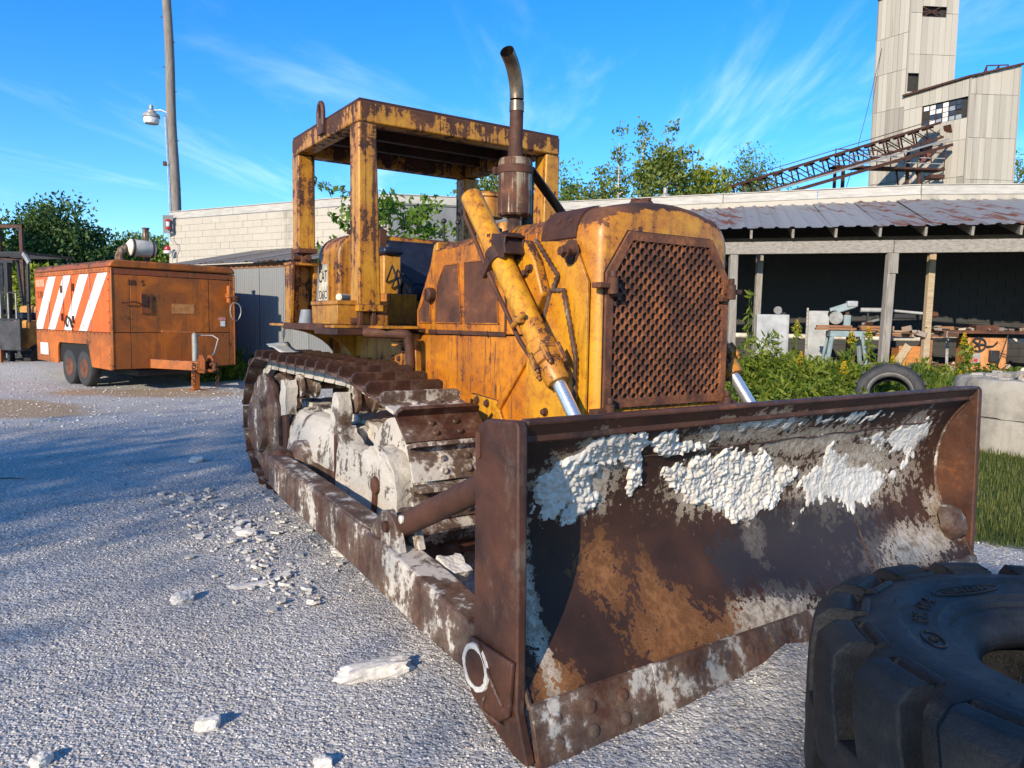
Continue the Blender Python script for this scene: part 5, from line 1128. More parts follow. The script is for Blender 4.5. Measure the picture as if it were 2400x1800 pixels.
# window of many panes in the long wall
d, n = perp(TT, TB); lw = (Vector(TB) - Vector(TT)).length
for c in range(6):
    for r_ in range(4):
        u = .31 + .60*c/6; p = Vector(TT) + d*(lw*u); q = Vector(TT) + d*(lw*(u + .60/6 - .010)); z = 15.42 + r_*.322
        pm = random.choice((PANE_W, PANE_W, PANE_G, GLASS_DK, GLASS_DK, None))
        if pm: TWL(wall_box(MB(), p + d*.02, q, z + .02, z + .30, .02, -.06).build('pane', pm, TW))
    TWL(MB().beam((p.x, p.y, 15.42), (p.x, p.y, 16.7), .03, .04).build('mullion', STEEL_DK, TW))
TWL(wall_box(MB(), Vector(TT) + d*(lw*.32), Vector(TT) + d*(lw*.49), 12.94, 14.02, .05, -.04).build('door', m_plain('red_brown_door', (.16, .055, .04), .7), TW))
TWL(MB().beam((29.1, 50.9, 14.6), (28.9, 50.8, 15.1), .5, .05).build('chute_hood', STEEL_DK, TW))
d2_, n2_ = perp(TT, TR); l2 = (Vector(TR) - Vector(TT)).length
for u0, u1, z0, z1 in ((.25, .63, 23.15, 23.85),):
    a = Vector(TT) + d2_*(l2*u0); b = Vector(TT) + d2_*(l2*u1)
    for p, q in (((a.x, a.y, z0), (b.x, b.y, z1)), ((a.x, a.y, z1), (b.x, b.y, z0)), ((a.x, a.y, (z0+z1)/2), (b.x, b.y, (z0+z1)/2))): TWL(MB().beam(p, q, .07, .07).build('opening_brace', STEEL_DK, TW))
for a, b in (((30.9, 50.6, 18.15), (31.3, 50.8, 19.0)), ((31.3, 50.8, 19.0), (32.8, 50.9, 19.1)), ((32.8, 50.9, 19.1), (32.7, 50.9, 18.8)), ((31.6, 50.8, 18.35), (32.1, 50.8, 19.0)), ((31.3, 50.8, 19.0), (31.3, 50.8, 18.3)), ((32.1, 50.8, 19.0), (32.1, 50.8, 18.5))): TWL(MB().beam(a, b, .06, .07).build('roof_truss', STEEL_DK, TW))
m = MB(); m.tube([(26.2, 54.9, 21.5), (24.7, 53.5, 16.5), (23.2, 52.0, 12.3), (22.3, 51.2, 10.)], .02, 5); TWL(m.build('cable', STEEL_DK, TW))

# ------------------------------------------------------------------ conveyor and walkway
CV = thing('conveyor', 'long rusty inclined belt conveyor truss climbing to the tower', 'conveyor', (16, 47, 0))
def CL(o): o.matrix_local = Matrix.Translation((-16, -47, 0)) @ o.matrix_basis; return o
c0 = Vector((-1.5, 42.6, 5.0)); c1 = Vector((28.1, 50.9, 15.15)); cd = (c1 - c0).normalized(); cs = Vector((cd.y, -cd.x, 0)).normalized(); cu = cs.cross(cd)
if cu.z < 0: cu = -cu
cl_ = (c1 - c0).length
for s_ in (-1, 1):
    for h_, t_ in ((.0, .16), (-.95, .16)): CL(MB().beam(c0 + cs*.5*s_ + cu*h_, c1 + cs*.5*s_ + cu*h_, .10, t_).build('chord', STEEL_DK if s_ > 0 else STEEL_GR, CV))
pm_ = MB().box(-.035, .035, -.035, .035, -.95, 0).mesh('lattice_post', STEEL_DK, 0); dg = MB().beam((0, 0, 0), (1.15, 0, -.95), .05, .05, (0, 1, 0)).mesh('lattice_brace', STEEL_DK, 0); rl = MB().lathe([(.07, -.45), (.07, .45)], (0, 0, .02), (0, 1, 0), 10).mesh('idler_roller', STEEL_DK)
F_ = Matrix(((cd.x, -cs.x, cu.x, 0), (cd.y, -cs.y, cu.y, 0), (cd.z, -cs.z, cu.z, 0), (0, 0, 0, 1)))
for i in range(27):
    for s_ in (-1, 1):
        p = c0 + cd*(cl_*i/27) + cs*.5*s_; M = Matrix.Translation(p - Vector((16, 47, 0))) @ F_; inst(pm_, 'lattice_post', CV, M)
        inst(dg, 'lattice_brace', CV, M)
    p = c0 + cd*(cl_*(i + .5)/27) - cu*.15; inst(rl, 'idler_roller', CV, Matrix.Translation(p - Vector((16, 47, 0))) @ F_)
CL(MB().beam(c0 + cu*.02, c1 + cu*.02, .8, .04, cu).build('belt', m_plain('dusty_belt', (.10, .09, .08), .8), CV)); CL(MB().beam(c0 - cu*.5, c1 - cu*.5, .7, .03, cu).build('belt', m_plain('dusty_return_belt', (.13, .12, .10), .8), CV))
CL(MB().beam(c0 + cs*.62 + cu*.28, c1 + cs*.62 + cu*.28, .05, .05).build('handrail', STEEL_DK, CV)); CL(MB().beam(c0 + cs*.85 - cu*1.05, c1 + cs*.85 - cu*1.6, .6, .20, cu).build('walkway', STEEL_DK, CV)); CL(MB().beam(c0 + cs*.9 - cu*.7, c1 + cs*.9 - cu*1.2, .06, .12, cu).build('service_pipe', STEEL_GR, CV))
for i in (8, 14, 20, 25): p = c0 + cd*(cl_*i/27) - cu*.95; CL(MB().beam((p.x, p.y, 0), p, .16, .16).build('trestle_leg', STEEL_DK, CV))
WK = thing('walkway', 'level rusty steel walkway with railings running to the tower door', 'walkway', (24.5, 49.3, 11.9))
def WL(o): o.matrix_local = Matrix.Translation((-24.5, -49.3, -11.9)) @ o.matrix_basis; return o
w0 = Vector((20.6, 49.0, 11.85)); w1 = Vector((28.25, 50.1, 11.95))
WL(MB().beam(w0, w1, .9, .12).build('deck', STEEL_DK, WK))
for h_ in (.35, .7, 1.05): WL(MB().beam(w0 + Vector((.0, -.42, h_)), w1 + Vector((0, -.42, h_)), .05, .06).build('rail', STEEL_GR if h_ < 1 else STEEL_DK, WK))
for i in range(9): p = w0.lerp(w1, i/8); WL(MB().beam(p + Vector((0, -.42, 0)), p + Vector((0, -.42, 1.08)), .05, .05).build('rail_post', STEEL_DK, WK))
for p, t_ in ((w0.lerp(w1, .1), 11.), (w0.lerp(w1, .8), 11.)): WL(MB().beam((p.x, p.y, 0), (p.x, p.y, 11.8), .18, .18).build('support_leg', STEEL_DK, WK))
for a, b in (((26.6, 50.0, 11.8), (28.1, 50.9, 10.2)), ((25.2, 49.8, 11.8), (27.2, 52.9, 9.6))): WL(MB().beam(a, b, .10, .12).build('support_brace', STEEL_DK, WK))
WL(MB().box(27.3, 28.25, 49.55, 50.3, 11.35, 11.6).build('landing', STEEL_DK, WK))

# ------------------------------------------------------------------ utility pole with yard lamp
UP = thing('utility_pole', 'tall weathered wooden utility pole leaning slightly beyond the block building', 'pole', (-12.1, 27, 0))
pts = [(0.02*math.sin(z*1.3) - .020*z, 0, z) for z in np.linspace(0, 16, 24)]
MB().tube(pts, [.205 - .0048*z for z in np.linspace(0, 16, 24)], 16).build('shaft', POLE_W, UP)
for i in range(9): z = 5.2 + i*.85; s_ = 1 if i % 2 else -1; MB().tube([(-.020*z + .15*s_, -.03, z), (-.020*z + .24*s_, -.03, z + .02)], .014, 6).build('step_peg', STEEL_DK, UP)
MB().tube([(-.17, -.19, 0), (-.25, -.19, 6), (-.33, -.17, 8.55)], .018, 6).build('cable_conduit', CONDUIT, UP)
MB().box(-.42, -.32, -.24, -.14, 6.85, 7.0).build('junction_box', STEEL_DK, UP)
YL = thing('yard_lamp', 'grey dusk-to-dawn yard lamp on a curved arm fixed to the pole', 'lamp', (-12.95, 26.9, 8.3))
MB().tube([(.72, .06, .18), (.55, 0, .42), (.35, 0, .50), (.05, 0, .48)], .03, 10).build('arm', CONDUIT, YL); MB().lathe([(.02, .68), (.06, .66), (.07, .52), (.15, .46), (.16, .40), (.27, .34), (.29, .24), (.26, .22)], (0, 0, 0), (0, 0, 1), 20).build('housing', STEEL_GR, YL); MB().lathe([(.26, .235), (.265, .10), (.23, .02), (.10, .0)], (0, 0, 0), (0, 0, 1), 20).build('lamp_shade', LENSW, YL)

# ------------------------------------------------------------------ orange compressor trailer
def orange_mat(name, c1, c2, wear, rusty):
    return m_paint(name, c1, c2, wear=wear, orange=rusty, streak=.7, dirt=.45, rough=.55, sc=.55, grime=(.10, .035, .012), top=.12, scratch=.06)
OR_BR = orange_mat('bright_orange_paint', (.80, .125, .008), (.70, .105, .008), .16, .4); OR_OLD = orange_mat('faded_orange_paint', (.50, .13, .008), (.17, .038, .009), .40, .9); OR_DK = orange_mat('rusted_orange_paint', (.26, .055, .014), (.14, .032, .012), .6, .6)
WHITE_P = m_paint('white_stripe_paint', (.76, .75, .72), (.70, .68, .63), wear=.22, orange=.15, streak=.5, dirt=.25, sc=1.2, top=0, grime=(.30, .20, .12))
TR = thing('compressor_trailer', 'orange sheet metal compressor trailer with white diagonal stripes on its side', 'trailer', (-7.02, 15.46, 0), math.atan2(-.64, .76))
HW, TL_ = 1.30, 4.14
# side walls with wheel arch (polygon in x-z)
arch = [(-2.86, .44)] + [(-2.86 + .13*(1 - math.cos(t*math.pi/12)), .70 + .20*math.sin(t*math.pi/12)) for t in range(7)] + [(-1.10 - .13*(1 - math.cos(t*math.pi/12)), .70 + .20*math.sin(t*math.pi/12)) for t in range(6, -1, -1)] + [(-.99, .44)]
for s_ in (-1, 1):
    MB().prism([(-TL_, .46)] + arch + [(-.02, .42), (-.02, 1.155), (-TL_, 1.155)], 'y', s_*HW, s_*(HW - .04)).build('lower_side_panel', OR_OLD, TR, .004)
    xs_ = [-TL_ + .02, -3.30, -2.42, -1.96, -.98, -.06]
    for a, b in zip(xs_, xs_[1:]): MB().box(a + .006, b - .006, min(s_*HW, s_*(HW - .03)), max(s_*HW, s_*(HW - .03)), 1.165, 2.345).build('side_door', OR_BR, TR, .005)
    MB().box(-TL_, -.02, min(s_*(HW + .004), s_*(HW - .04)), max(s_*(HW + .004), s_*(HW - .04)), 2.352, 2.44).build('side_rail', OR_OLD, TR, .004)
    MB().box(-TL_ + .01, -.03, min(s_*(HW - .05), s_*(HW - .07)), max(s_*(HW - .05), s_*(HW - .07)), .5, 2.4).build('inner_panel', BLACK, TR)
YS = -HW - .004
for (b0, b1, t0, t1) in ((-4.10, -3.74, -3.30, -2.82), (-3.40, -2.98, -2.40, -1.94), (-2.46, -2.02, -1.50, -1.02), (-1.62, -1.18, -.56, -.08)):
    pl = [(b0, 1.17), (b1, 1.17), (t1, 2.335), (t0, 2.335)]
    if b0 < -4.05: pl = [(-4.12, 1.17), (-3.74, 1.17), (-2.82, 2.335), (-3.30, 2.335), (-4.12, 1.30)]
    MB().prism(pl, 'y', YS, YS - .002).build('white_stripe', WHITE_P, TR)
for x in (-3.30, -2.42, -1.96, -.98): MB().box(x - .008, x + .008, YS - .006, YS - .001, 1.17, 2.34).build('door_seam', STEEL_GR if x in (-3.30, -.98) else STEEL_DK, TR)
for x, z in ((-2.50, 2.05), (-2.50, 1.45), (-1.84, 2.08), (-1.86, 1.40)): MB().box(x - .03, x + .03, YS - .03, YS - .002, z - .08, z + .08).build('door_hinge', STEEL_DK, TR, .004)
MB().tube([(-2.2, YS - .02, 1.25), (-2.16, YS - .06, 1.35), (-2.10, YS - .06, 1.48), (-2.02, YS - .02, 1.40), (-1.9, YS - .03, 1.24)], .022, 6).build('door_latch', STEEL_DK, TR)
MB().box(-3.92, -3.42, YS - .004, YS + .002, .60, .87).build('side_placard', WHITE_P, TR)
MB().box(-4.08, -3.55, YS - .003, YS + .002, 2.13, 2.29).build('faded_sticker', m_plain('faded_pink_sticker', (.70, .27, .16), .6), TR)
text_obj('side_lettering', '270', .23, .002, OR_DK, TR, axes((-3.83, YS - .003, 1.94), (1, 0, 0), (0, -1, 0)))
rv = MB().lathe([(.016, 0), (.014, .006), (.004, .009)], (0, 0, 0), (0, -1, 0), 8).mesh('rivet', STEEL_DK)
for i in range(22):
    inst(rv, 'rivet', TR, Matrix.Translation((-4.05 + i*.19, YS + .003, 2.395))); inst(rv, 'rivet', TR, Matrix.Translation((-4.05 + i*.19, YS + .003, 1.13)))
for i in range(9):
    inst(rv, 'rivet', TR, Matrix.Translation((-.08, YS + .003, .52 + i*.21))); inst(rv, 'rivet', TR, Matrix.Translation((-4.09, YS + .003, .52 + i*.21)))
# ends, roof with rounded edges
MB().box(-TL_ - .03, -TL_, -HW, HW, .46, 2.42).build('rear_wall', OR_OLD, TR, .006)
FX = .0
for y0_, y1_, z0_, z1_, mt in ((-HW + .005, -.93, 1.17, 2.30, OR_OLD), (-.92, .70, 1.17, 2.30, OR_OLD), (.71, HW - .13, 1.17, 2.30, OR_OLD), (-HW + .005, -.93, .44, 1.16, OR_OLD), (-.92, HW - .13, .44, 1.16, OR_OLD), (HW - .12, HW - .005, .44, 2.30, OR_OLD), (-HW + .005, HW - .005, 2.31, 2.43, OR_DK)):
    MB().box(FX - .035, FX + random.uniform(0, .006), y0_, y1_, z0_, z1_).build('front_panel', mt, TR, .005)
MB().box(FX - .06, FX - .04, -HW + .05, HW - .05, .45, 2.42).build('inner_panel', BLACK, TR)
rp = []
for t in range(7): a = math.pi/2*t/6; rp.append((-HW - .01 + .15*(1 - math.cos(a)), 2.445 + .15*math.sin(a)))
rp = rp + [(-p[0], p[1]) for p in reversed(rp)]
MB().prism(rp, 'x', -TL_ - .05, -.10).build('roof', OR_DK, TR, .02, 3); MB().prism(rp, 'x', -.098, .03).build('roof_nose', OR_OLD, TR, .04, 3)
for s_ in (-1, 1): MB().box(-.07, .012, s_*HW - .02*s_ - .012, s_*HW - .02*s_ + .034, .43, 2.44).build('corner_post', OR_OLD, TR, .02)
MB().box(.006, .011, -.10, .38, 1.56, 1.76).build('front_placard', m_plain('tan_placard', (.48, .20, .06), .7), TR); MB().box(.006, .010, .92, 1.08, 1.43, 1.50).build('front_sticker', m_plain('pink_sticker', (.55, .22, .18), .6), TR); MB().box(.006, .010, .96, 1.07, 1.30, 1.42).build('front_sticker', WHITE_P, TR)
MB().box(.006, .03, -.73, -.52, 1.55, 1.95).build('access_hatch', OR_DK, TR, .004); MB().box(.03, .05, -.72, -.65, 1.70, 1.93).build('hatch_latch', STEEL_DK, TR); MB().tube([(.03, -1.1, 1.75), (.06, -.85, 1.78), (.05, -.62, 1.70)], .012, 6).build('strap', STEEL_DK, TR)
text_obj('front_lettering', '88  5', .16, .002, STEEL_DK, TR, axes((.0095, -.80, 2.15), (0, 1, 0), (1, 0, 0)))
# valve and hose on the corner
m = MB(); m.lathe([(.055, 0), (.055, .10), (.08, .11), (.08, .16), (.05, .17), (.05, .3)], (.10, 1.12, 1.82), (0, 0, 1), 16); m.tube([(.02, 1.12, 1.98), (.2, 1.12, 1.98)], .05, 12); m.lathe([(.05, 0), (.05, .06)], (.10, 1.12, 2.12), (0, 0, 1), 10); m.tube([(.03, 1.12, 2.18), (.16, 1.12, 2.18)], .012, 6); m.build('air_valve', OR_OLD, TR)
m = MB(); m.lathe([(.05, 0), (.07, .01), (.07, .06), (.05, .07)], (.22, 1.2, 1.90), (1, 0, 0), 14); m.build('hose_coupling', STEEL_DK, TR); pts = [(.22 + .02*math.sin(t), 1.2 + .13*math.sin(t*.5236), 1.62 + .20*math.cos(t*.5236)) for t in range(13)]; MB().tube(pts, .012, 6).build('safety_cable', STEEL_GR, TR)
# running gear
RIM = m_rust('rusty_wheel_rim', 0, .5, 1.6)
for s_ in (-1, 1):
    for x in (-1.53, -2.36):
        w = MB(); w.lathe([(.20, -.09), (.30, -.11), (.36, -.095), (.378, -.07), (.38, 0), (.378, .07), (.36, .095), (.30, .11), (.20, .09)], (x, s_*(HW - .14), .38), (0, -s_, 0), 40); ty = w.build('tyre', rubber('trailer_tyre_rubber', .5, (.035, .034, .033)) if (s_ < 0 and x == -1.53) else bpy.data.materials['trailer_tyre_rubber'] if 'trailer_tyre_rubber' in bpy.data.materials else RUB, TR)
        MB().lathe([(.205, .10), (.215, .085), (.20, .06), (.17, .04), (.14, .05), (.10, .05), (.075, .075), (.05, .12), (.01, .125)], (x, s_*(HW - .14), .38), (0, s_, 0), 32).build('rim', RIM, ty)
MB().box(-3.9, -.1, -.95, .95, .42, .52).build('chassis', STEEL_DK, TR); MB().tube([(-1.53, -1.1, .38), (-1.53, 1.1, .38)], .05, 10).build('axle', STEEL_DK, TR); MB().tube([(-2.36, -1.1, .38), (-2.36, 1.1, .38)], .05, 10).build('axle', STEEL_DK, TR)
MB().beam((-.2, -.62, .54), (1.05, .12, .50), .10, .19).build('drawbar', OR_OLD, TR, .01); MB().beam((-.2, .62, .54), (1.05, .02, .50), .10, .19).build('drawbar', OR_OLD, TR, .01)
m = MB()
for y in (-.06, .12): m.prism([(.95, .38), (1.25, .38), (1.25, .66), (1.18, .74), (1.05, .74), (.95, .62)], 'y', y, y + .025)
m.box(1.0, 1.24, -.06, .145, .42, .46); m.build('hitch_bracket', OR_DK, TR, .004)
MB().tube([(1.2, .05, .44), (1.36, .05, .43), (1.45, .05, .47), (1.46, .05, .55), (1.39, .05, .60), (1.30, .05, .55)], .035, 10).build('pintle_eye', OR_DK, TR)
MB().tube([(.62, .07, .5), (.62, .07, 1.17)], .06, 16).build('jack_tube', STEEL_GR, TR); MB().box(.56, .68, .01, .13, .0, .42).build('jack_leg', OR_OLD, TR, .006); MB().box(.52, .72, -.03, .17, -.01, .02).build('jack_foot', OR_DK, TR)
MB().beam((.62, .07, 1.18), (.50, -.55, 1.20), .07, .05).build('jack_handle', OR_OLD, TR, .006); MB().tube([(.62, .13, 1.12), (.75, .38, 1.12), (.85, .45, 1.05), (.95, .30, .75), (1.05, .12, .66)], .014, 6).build('brake_lever', STEEL_GR, TR)
lkm = MB(); pts = [(.030*math.cos(t*.5236), 0, .022*math.sin(t*.5236) + (.014 if 0 < t < 6 else -.014)) for t in range(13)]; lkm.tube([(p[2], p[1], p[0]) for p in pts], .008, 5, cap=False); chm = lkm.mesh('chain_link', STEEL_DK)
for c_, (x, y) in enumerate(((.92, -.12), (.98, -.14), (1.22, .22))):
    for i in range(9): inst(chm, 'chain_link', TR, Matrix.Translation((x + .01*math.sin(i*2 + c_), y, .55 - i*.055)) @ Matrix.Rotation(math.pi/2*(i % 2), 4, 'Z'))
MB().box(-1.35, -.15, -.75, .75, .28, .42).build('tank_underneath', BLACKPAINT, TR, .04)
# stack on the roof
m = MB(); m.tube([(-.35, -.12, 2.58), (-.35, -.12, 2.78), (-.36, -.18, 2.93), (-.42, -.33, 3.03), (-.5, -.48, 3.03)], .095, 16); 
MB().tube([(-.55, -.88, 2.56), (-.55, -.88, 2.70), (-.55, -.84, 2.82), (-.55, -.74, 2.88), (-.55, -.62, 2.89)], .085, 16).build('exhaust_elbow', MUFFLER, TR)
MB().lathe([(.08, 0), (.14, .04), (.175, .07), (.175, .50), (.15, .54), (.05, .56)], (-.55, -.74, 2.90), (.1, 1, -.04), 28).build('muffler', m_plain('cream_muffler', (.62, .57, .46), .5, 0, .2, 6), TR)
for t in (.09, .46): MB().lathe([(.177, 0), (.183, .004), (.183, .035), (.177, .04)], Vector((-.55, -.74, 2.90)) + Vector((.1, 1, -.04)).normalized()*t, (.1, 1, -.04), 28, cap=False).build('muffler_band', STEEL_DK, TR)
m = MB(); m.lathe([(.06, 0), (.06, .26), (.075, .27), (.075, .29), (.055, .29)], (-.52, -.36, 3.03), (0, 0, 1), 18); m.build('exhaust_outlet', MUFFLER, TR)
MB().beam((-.5, -.35, 2.58), (-.5, -.35, 2.74), .10, .05).build('muffler_bracket', STEEL_DK, TR)

# ------------------------------------------------------------------ forklift behind the trailer
FK = thing('forklift', 'old orange forklift with black bucket and bare mast parked beyond the trailer', 'forklift', (-13.2, 19.2, 0), R(-12))
FKP = m_plain('dull_orange_forklift_paint', (.42, .20, .05), .6, 0, .3, 4); FKB = m_plain('scuffed_black_plate', (.035, .036, .04), .6, 0, .6, 2.5, .2)
MB().box(-1.0, .75, .0, 1.9, .55, 1.35).build('body', FKP, FK, .06, 3); MB().box(-1.0, .75, 1.4, 2.1, .5, 1.75).build('counterweight', FKP, FK, .1, 3)
for x in (-.9, .78):
    MB().tube([(x, .0, 1.3), (x, .02, 3.0)], .045, 8).build('guard_post', BLACKPAINT, FK); MB().tube([(x, 1.5, 1.6), (x, 1.35, 3.0)], .045, 8).build('guard_post', BLACKPAINT, FK); MB().beam((x, -.1, 3.05), (x, 1.45, 3.05), .08, .06).build('guard_rail', BLACKPAINT, FK)
for y in (-.1, .3, .7, 1.1, 1.45): MB().beam((-.95, y, 3.06), (.85, y, 3.06), .06, .05).build('guard_bar', BLACKPAINT, FK)
MB().beam((.78, -.1, 3.04), (1.0, -.15, 2.80), .06, .10).build('guard_brace', STEEL_GR, FK)
for x in (-.42, -.14, .14, .42): MB().box(x - .05, x + .05, -.30, -.16, .25, 2.80).build('mast_rail', STEEL_GR if abs(x) < .3 else BLACKPAINT, FK, .006)
for z in (.5, 1.5, 2.75): MB().box(-.5, .5, -.16, -.12, z, z + .12).build('mast_crossbar', BLACKPAINT, FK)
MB().tube([(0, -.2, .4), (0, -.2, 2.5)], .05, 12).build('mast_cylinder', CHROME, FK)
MB().box(-.92, 1.12, -.62, -.56, .60, 1.34).build('bucket_plate', FKB, FK, .01); MB().box(-.92, 1.12, -.56, -.30, .58, .63).build('bucket_floor', FKB, FK)
for x in np.arange(-.88, 1.12, .235): MB().box(x - .014, x + .014, -.60, -.57, 1.34, 2.02).build('backrest_bar', STEEL_GR, FK)
MB().box(-.92, 1.12, -.61, -.56, 2.02, 2.05).build('backrest_rail', BLACKPAINT, FK); MB().box(-.92, 1.12, -.615, -.555, 1.35, 1.39).build('backrest_rail', BLACKPAINT, FK)
MB().prism([(-.62, .62), (-.62, .10), (-1.6, .04), (-1.6, .0), (-.56, .02), (-.56, .62)], 'x', -.32, -.16).build('fork', OR_DK, FK)
MB().prism([(-.62, .62), (-.62, .10), (-1.6, .04), (-1.6, .0), (-.56, .02), (-.56, .62)], 'x', .36, .52).build('fork', OR_DK, FK)
for x in (-.95, .72):
    for y, r_ in ((.25, .36), (1.6, .30)): MB().lathe([(r_*.5, -.12), (r_*.9, -.13), (r_, -.08), (r_, .08), (r_*.9, .13), (r_*.5, .12)], (x, y, r_), (1, 0, 0), 28).build('wheel', RUB, FK)
MB().box(-.35, .35, .55, 1.1, 1.35, 1.55).build('seat', NAVY, FK, .05, 3); MB().lathe([(.17, 0), (.19, .012), (.17, .024)], (.1, .35, 1.85), (0, -.6, .8), 20, cap=False).build('steering_wheel', BLACKPAINT, FK)
RM = thing('steel_rack', 'rusty steel rack frame standing behind the forklift', 'rack', (-16.2, 23.5, 0))
for x in (-.7, .0, .7): MB().box(x - .05, x + .05, -.05, .05, 0, 4.3).build('upright', STEEL_DK, RM)
for z in (3.2, 4.2): MB().box(-.75, .75, -.04, .04, z, z + .1).build('crossbar', STEEL_DK, RM)

# ------------------------------------------------------------------ machines and timber stored under the lean-to
GRM = m_plain('pale_grey_cabinet_paint', (.33, .34, .34), .5, 0, .25, 3); GRN = m_plain('grey_green_machine_paint', (.20, .26, .27), .5, 0, .2, 5); ORW = m_paint('rusty_tan_machine_paint', (.55, .27, .10), (.46, .20, .07), .45, streak=.6); CAST = m_rust('rusty_cast_iron', 0, .5, 1.1)
FZ = .515
def cabinet(name, label, x, y, w, d_, h_, rz, mat):
    t = thing(name, label, 'cabinet', (x, y, FZ), rz); MB().box(-w/2, w/2, -d_/2, d_/2, .06, h_).build('body', mat, t, .012); MB().box(-w/2 + .03, w/2 - .03, -d_/2 - .012, -d_/2 - .001, .10, h_ - .04).build('door', mat, t, .006); MB().box(-w/2, w/2, -d_/2, d_/2, 0, .058).build('plinth', BLACKPAINT, t); return t
cb = cabinet('metal_cabinet', 'pale grey metal cabinet with small pulley on top under the lean-to', 5.56, 16.0, .66, .55, 1.22, R(-8), GRM)
m = MB(); m.lathe([(.06, -.03), (.085, -.025), (.085, .025), (.06, .03)], (.12, -.1, 1.31), (.3, -1, 0), 18); m.build('pulley', STEEL_GR, cb); MB().box(.1, .3, -.05, .1, 1.222, 1.27).build('motor_base', BLACKPAINT, cb)
c2_ = cabinet('metal_locker', 'narrow pale locker with perforated upright beside the chop saw stand', 6.72, 16.35, .42, .4, 1.32, R(-15), GRM)
MB().box(-.26, -.22, -.23, -.20, .0, 1.38).build('perforated_upright', STEEL_GR, c2_)
for i in range(16): MB().lathe([(.009, 0), (.009, .004)], (-.24, -.23, .1 + i*.08), (0, -1, 0), 8).build('upright_hole', BLACK, c2_)
DS = thing('saw_stand', 'grey green steel machine stand with splayed legs holding a radial saw', 'machine', (6.76, 15.05, FZ), R(-12))
for sx_ in (-1, 1):
    for sy_ in (-1, 1): MB().beam((sx_*.40, sy_*.28, 0), (sx_*.29, sy_*.20, .78), .075, .05).build('leg', GRN, DS, .006)
MB().box(-.33, .33, -.24, .24, .78, .90).build('stand_top', GRN, DS, .012); MB().box(-.05, .08, -.06, .06, .90, 1.22).build('column', GRN, DS, .01); MB().box(-.02, .05, -.03, .03, 1.22, 1.36).build('column_slide', CAST, DS)
MB().beam((-.30, .02, 1.28), (.14, -.08, 1.44), .15, .15).build('saw_arm', GRN, DS, .02); MB().box(-.02, .18, -.16, .02, 1.38, 1.50).build('motor_cover', GRM, DS, .02); MB().lathe([(.05, -.09), (.10, -.09), (.10, .09), (.05, .09)], (-.24, -.02, 1.22), (0, 1, .2), 20).build('saw_motor', BLACKPAINT, DS); MB().lathe([(.13, -.008), (.13, .008)], (-.22, -.14, 1.16), (0, 1, .1), 28).build('saw_blade', STEEL_GR, DS)
bd = thing('board_stack', 'stack of rusty brown boards laid across the saw stand', 'boards', (6.9, 15.0, FZ + .905), R(-10))
for i, (a, b, y, z, mt) in enumerate(((-.75, .02, -.15, .01, BROWNWOOD), (-.7, -.1, .02, .01, PALEWOOD), (-.72, -.05, -.1, .06, BROWNWOOD), (.12, .62, -.12, .01, BROWNWOOD), (.15, .66, .05, .01, BROWNWOOD), (.12, .6, -.05, .06, BROWNWOOD))): MB().box(a, b, y, y + .13, z, z + .045).build('board', mt, bd, .004)
jg = thing('grinder', 'small grey clamp tool lying on the brown boards', 'tool', (7.25, 15.05, FZ + 1.02), R(20)); MB().beam((-.2, 0, .02), (.22, 0, .12), .05, .05).build('handle', STEEL_GR, jg, .01); MB().box(-.16, .05, -.05, .05, .0, .07).build('body', STEEL_DK, jg, .015); MB().tube([(.0, 0, .05), (.06, .0, .14), (.16, 0, .15)], .012, 6).build('lever', BLACKPAINT, jg)
WB = thing('work_bench', 'low plank bench heaped with boards behind the lean-to post', 'bench', (8.0, 15.75, FZ), R(-12))
for x in (-.75, .75): MB().box(x - .05, x + .05, -.2, .2, 0, .78).build('leg', BROWNWOOD, WB)
for i in range(4): MB().box(-1.05 + .05*i, 1.0 - .08*i, -.28 + .14*i, -.15 + .14*i, .79, .83).build('plank', (BROWNWOOD, PALEWOOD)[i % 2], WB, .004)
for i in range(3): MB().box(-.6 + .2*i, .75, -.22 + .12*i, -.12 + .12*i, .84, .88 + .02*i).build('loose_board', (PALEWOOD, BROWNWOOD)[i % 2], WB, .004)
AU = thing('long_tool', 'long grey pole tool with motor head resting above the bench', 'tool', (8.25, 15.9, FZ + 1.25), R(-12)); MB().tube([(-.75, 0, .10), (-.2, 0, .10)], .05, 12).build('tube', GRM, AU); MB().tube([(-.2, 0, .10), (.7, 0, .02)], .03, 10).build('shaft', GRM, AU); MB().lathe([(.03, 0), (.07, .04), (.06, .16), (.02, .2)], (.6, 0, .03), (1, 0, -.1), 14).build('head', CAST, AU); MB().box(-.35, .35, -.05, .05, -.08, .03).build('motor', BLACKPAINT, AU, .02)
for x in (-.6, .5): MB().beam((x, 0, -.42), (x, 0, .04), .04, .04).build('prop', BLACKPAINT, AU)
OB = thing('plywood_crate', 'open orange brown plywood crate under the bench', 'crate', (8.36, 15.45, FZ), R(-10))
MB().box(-.27, .27, -.02, .0, 0, .60).build('front_panel', wood_mat('orange_plywood', (.50, .22, .07), (.38, .15, .05)), OB); MB().box(.25, .27, .0, .45, 0, .62).build('side_panel', bpy.data.materials['orange_plywood'], OB); MB().box(-.27, -.25, 0, .45, 0, .55).build('side_panel', bpy.data.materials['orange_plywood'], OB); MB().beam((-.45, -.1, .02), (-.1, -.06, .62), .02, .16).build('leaning_board', PALEWOOD, OB)
TS = thing('table_saw', 'rusty orange cabinet table saw with handwheel and wide iron table', 'table saw', (9.95, 15.7, FZ), R(-10))
MB().box(-.38, .38, -.30, .30, .10, .82).build('cabinet', ORW, TS, .02); MB().box(-.42, .42, -.34, .34, 0, .10).build('base', ORW, TS, .015); MB().box(-.36, .36, -.32, .32, .825, .875).build('neck', BLACK, TS)
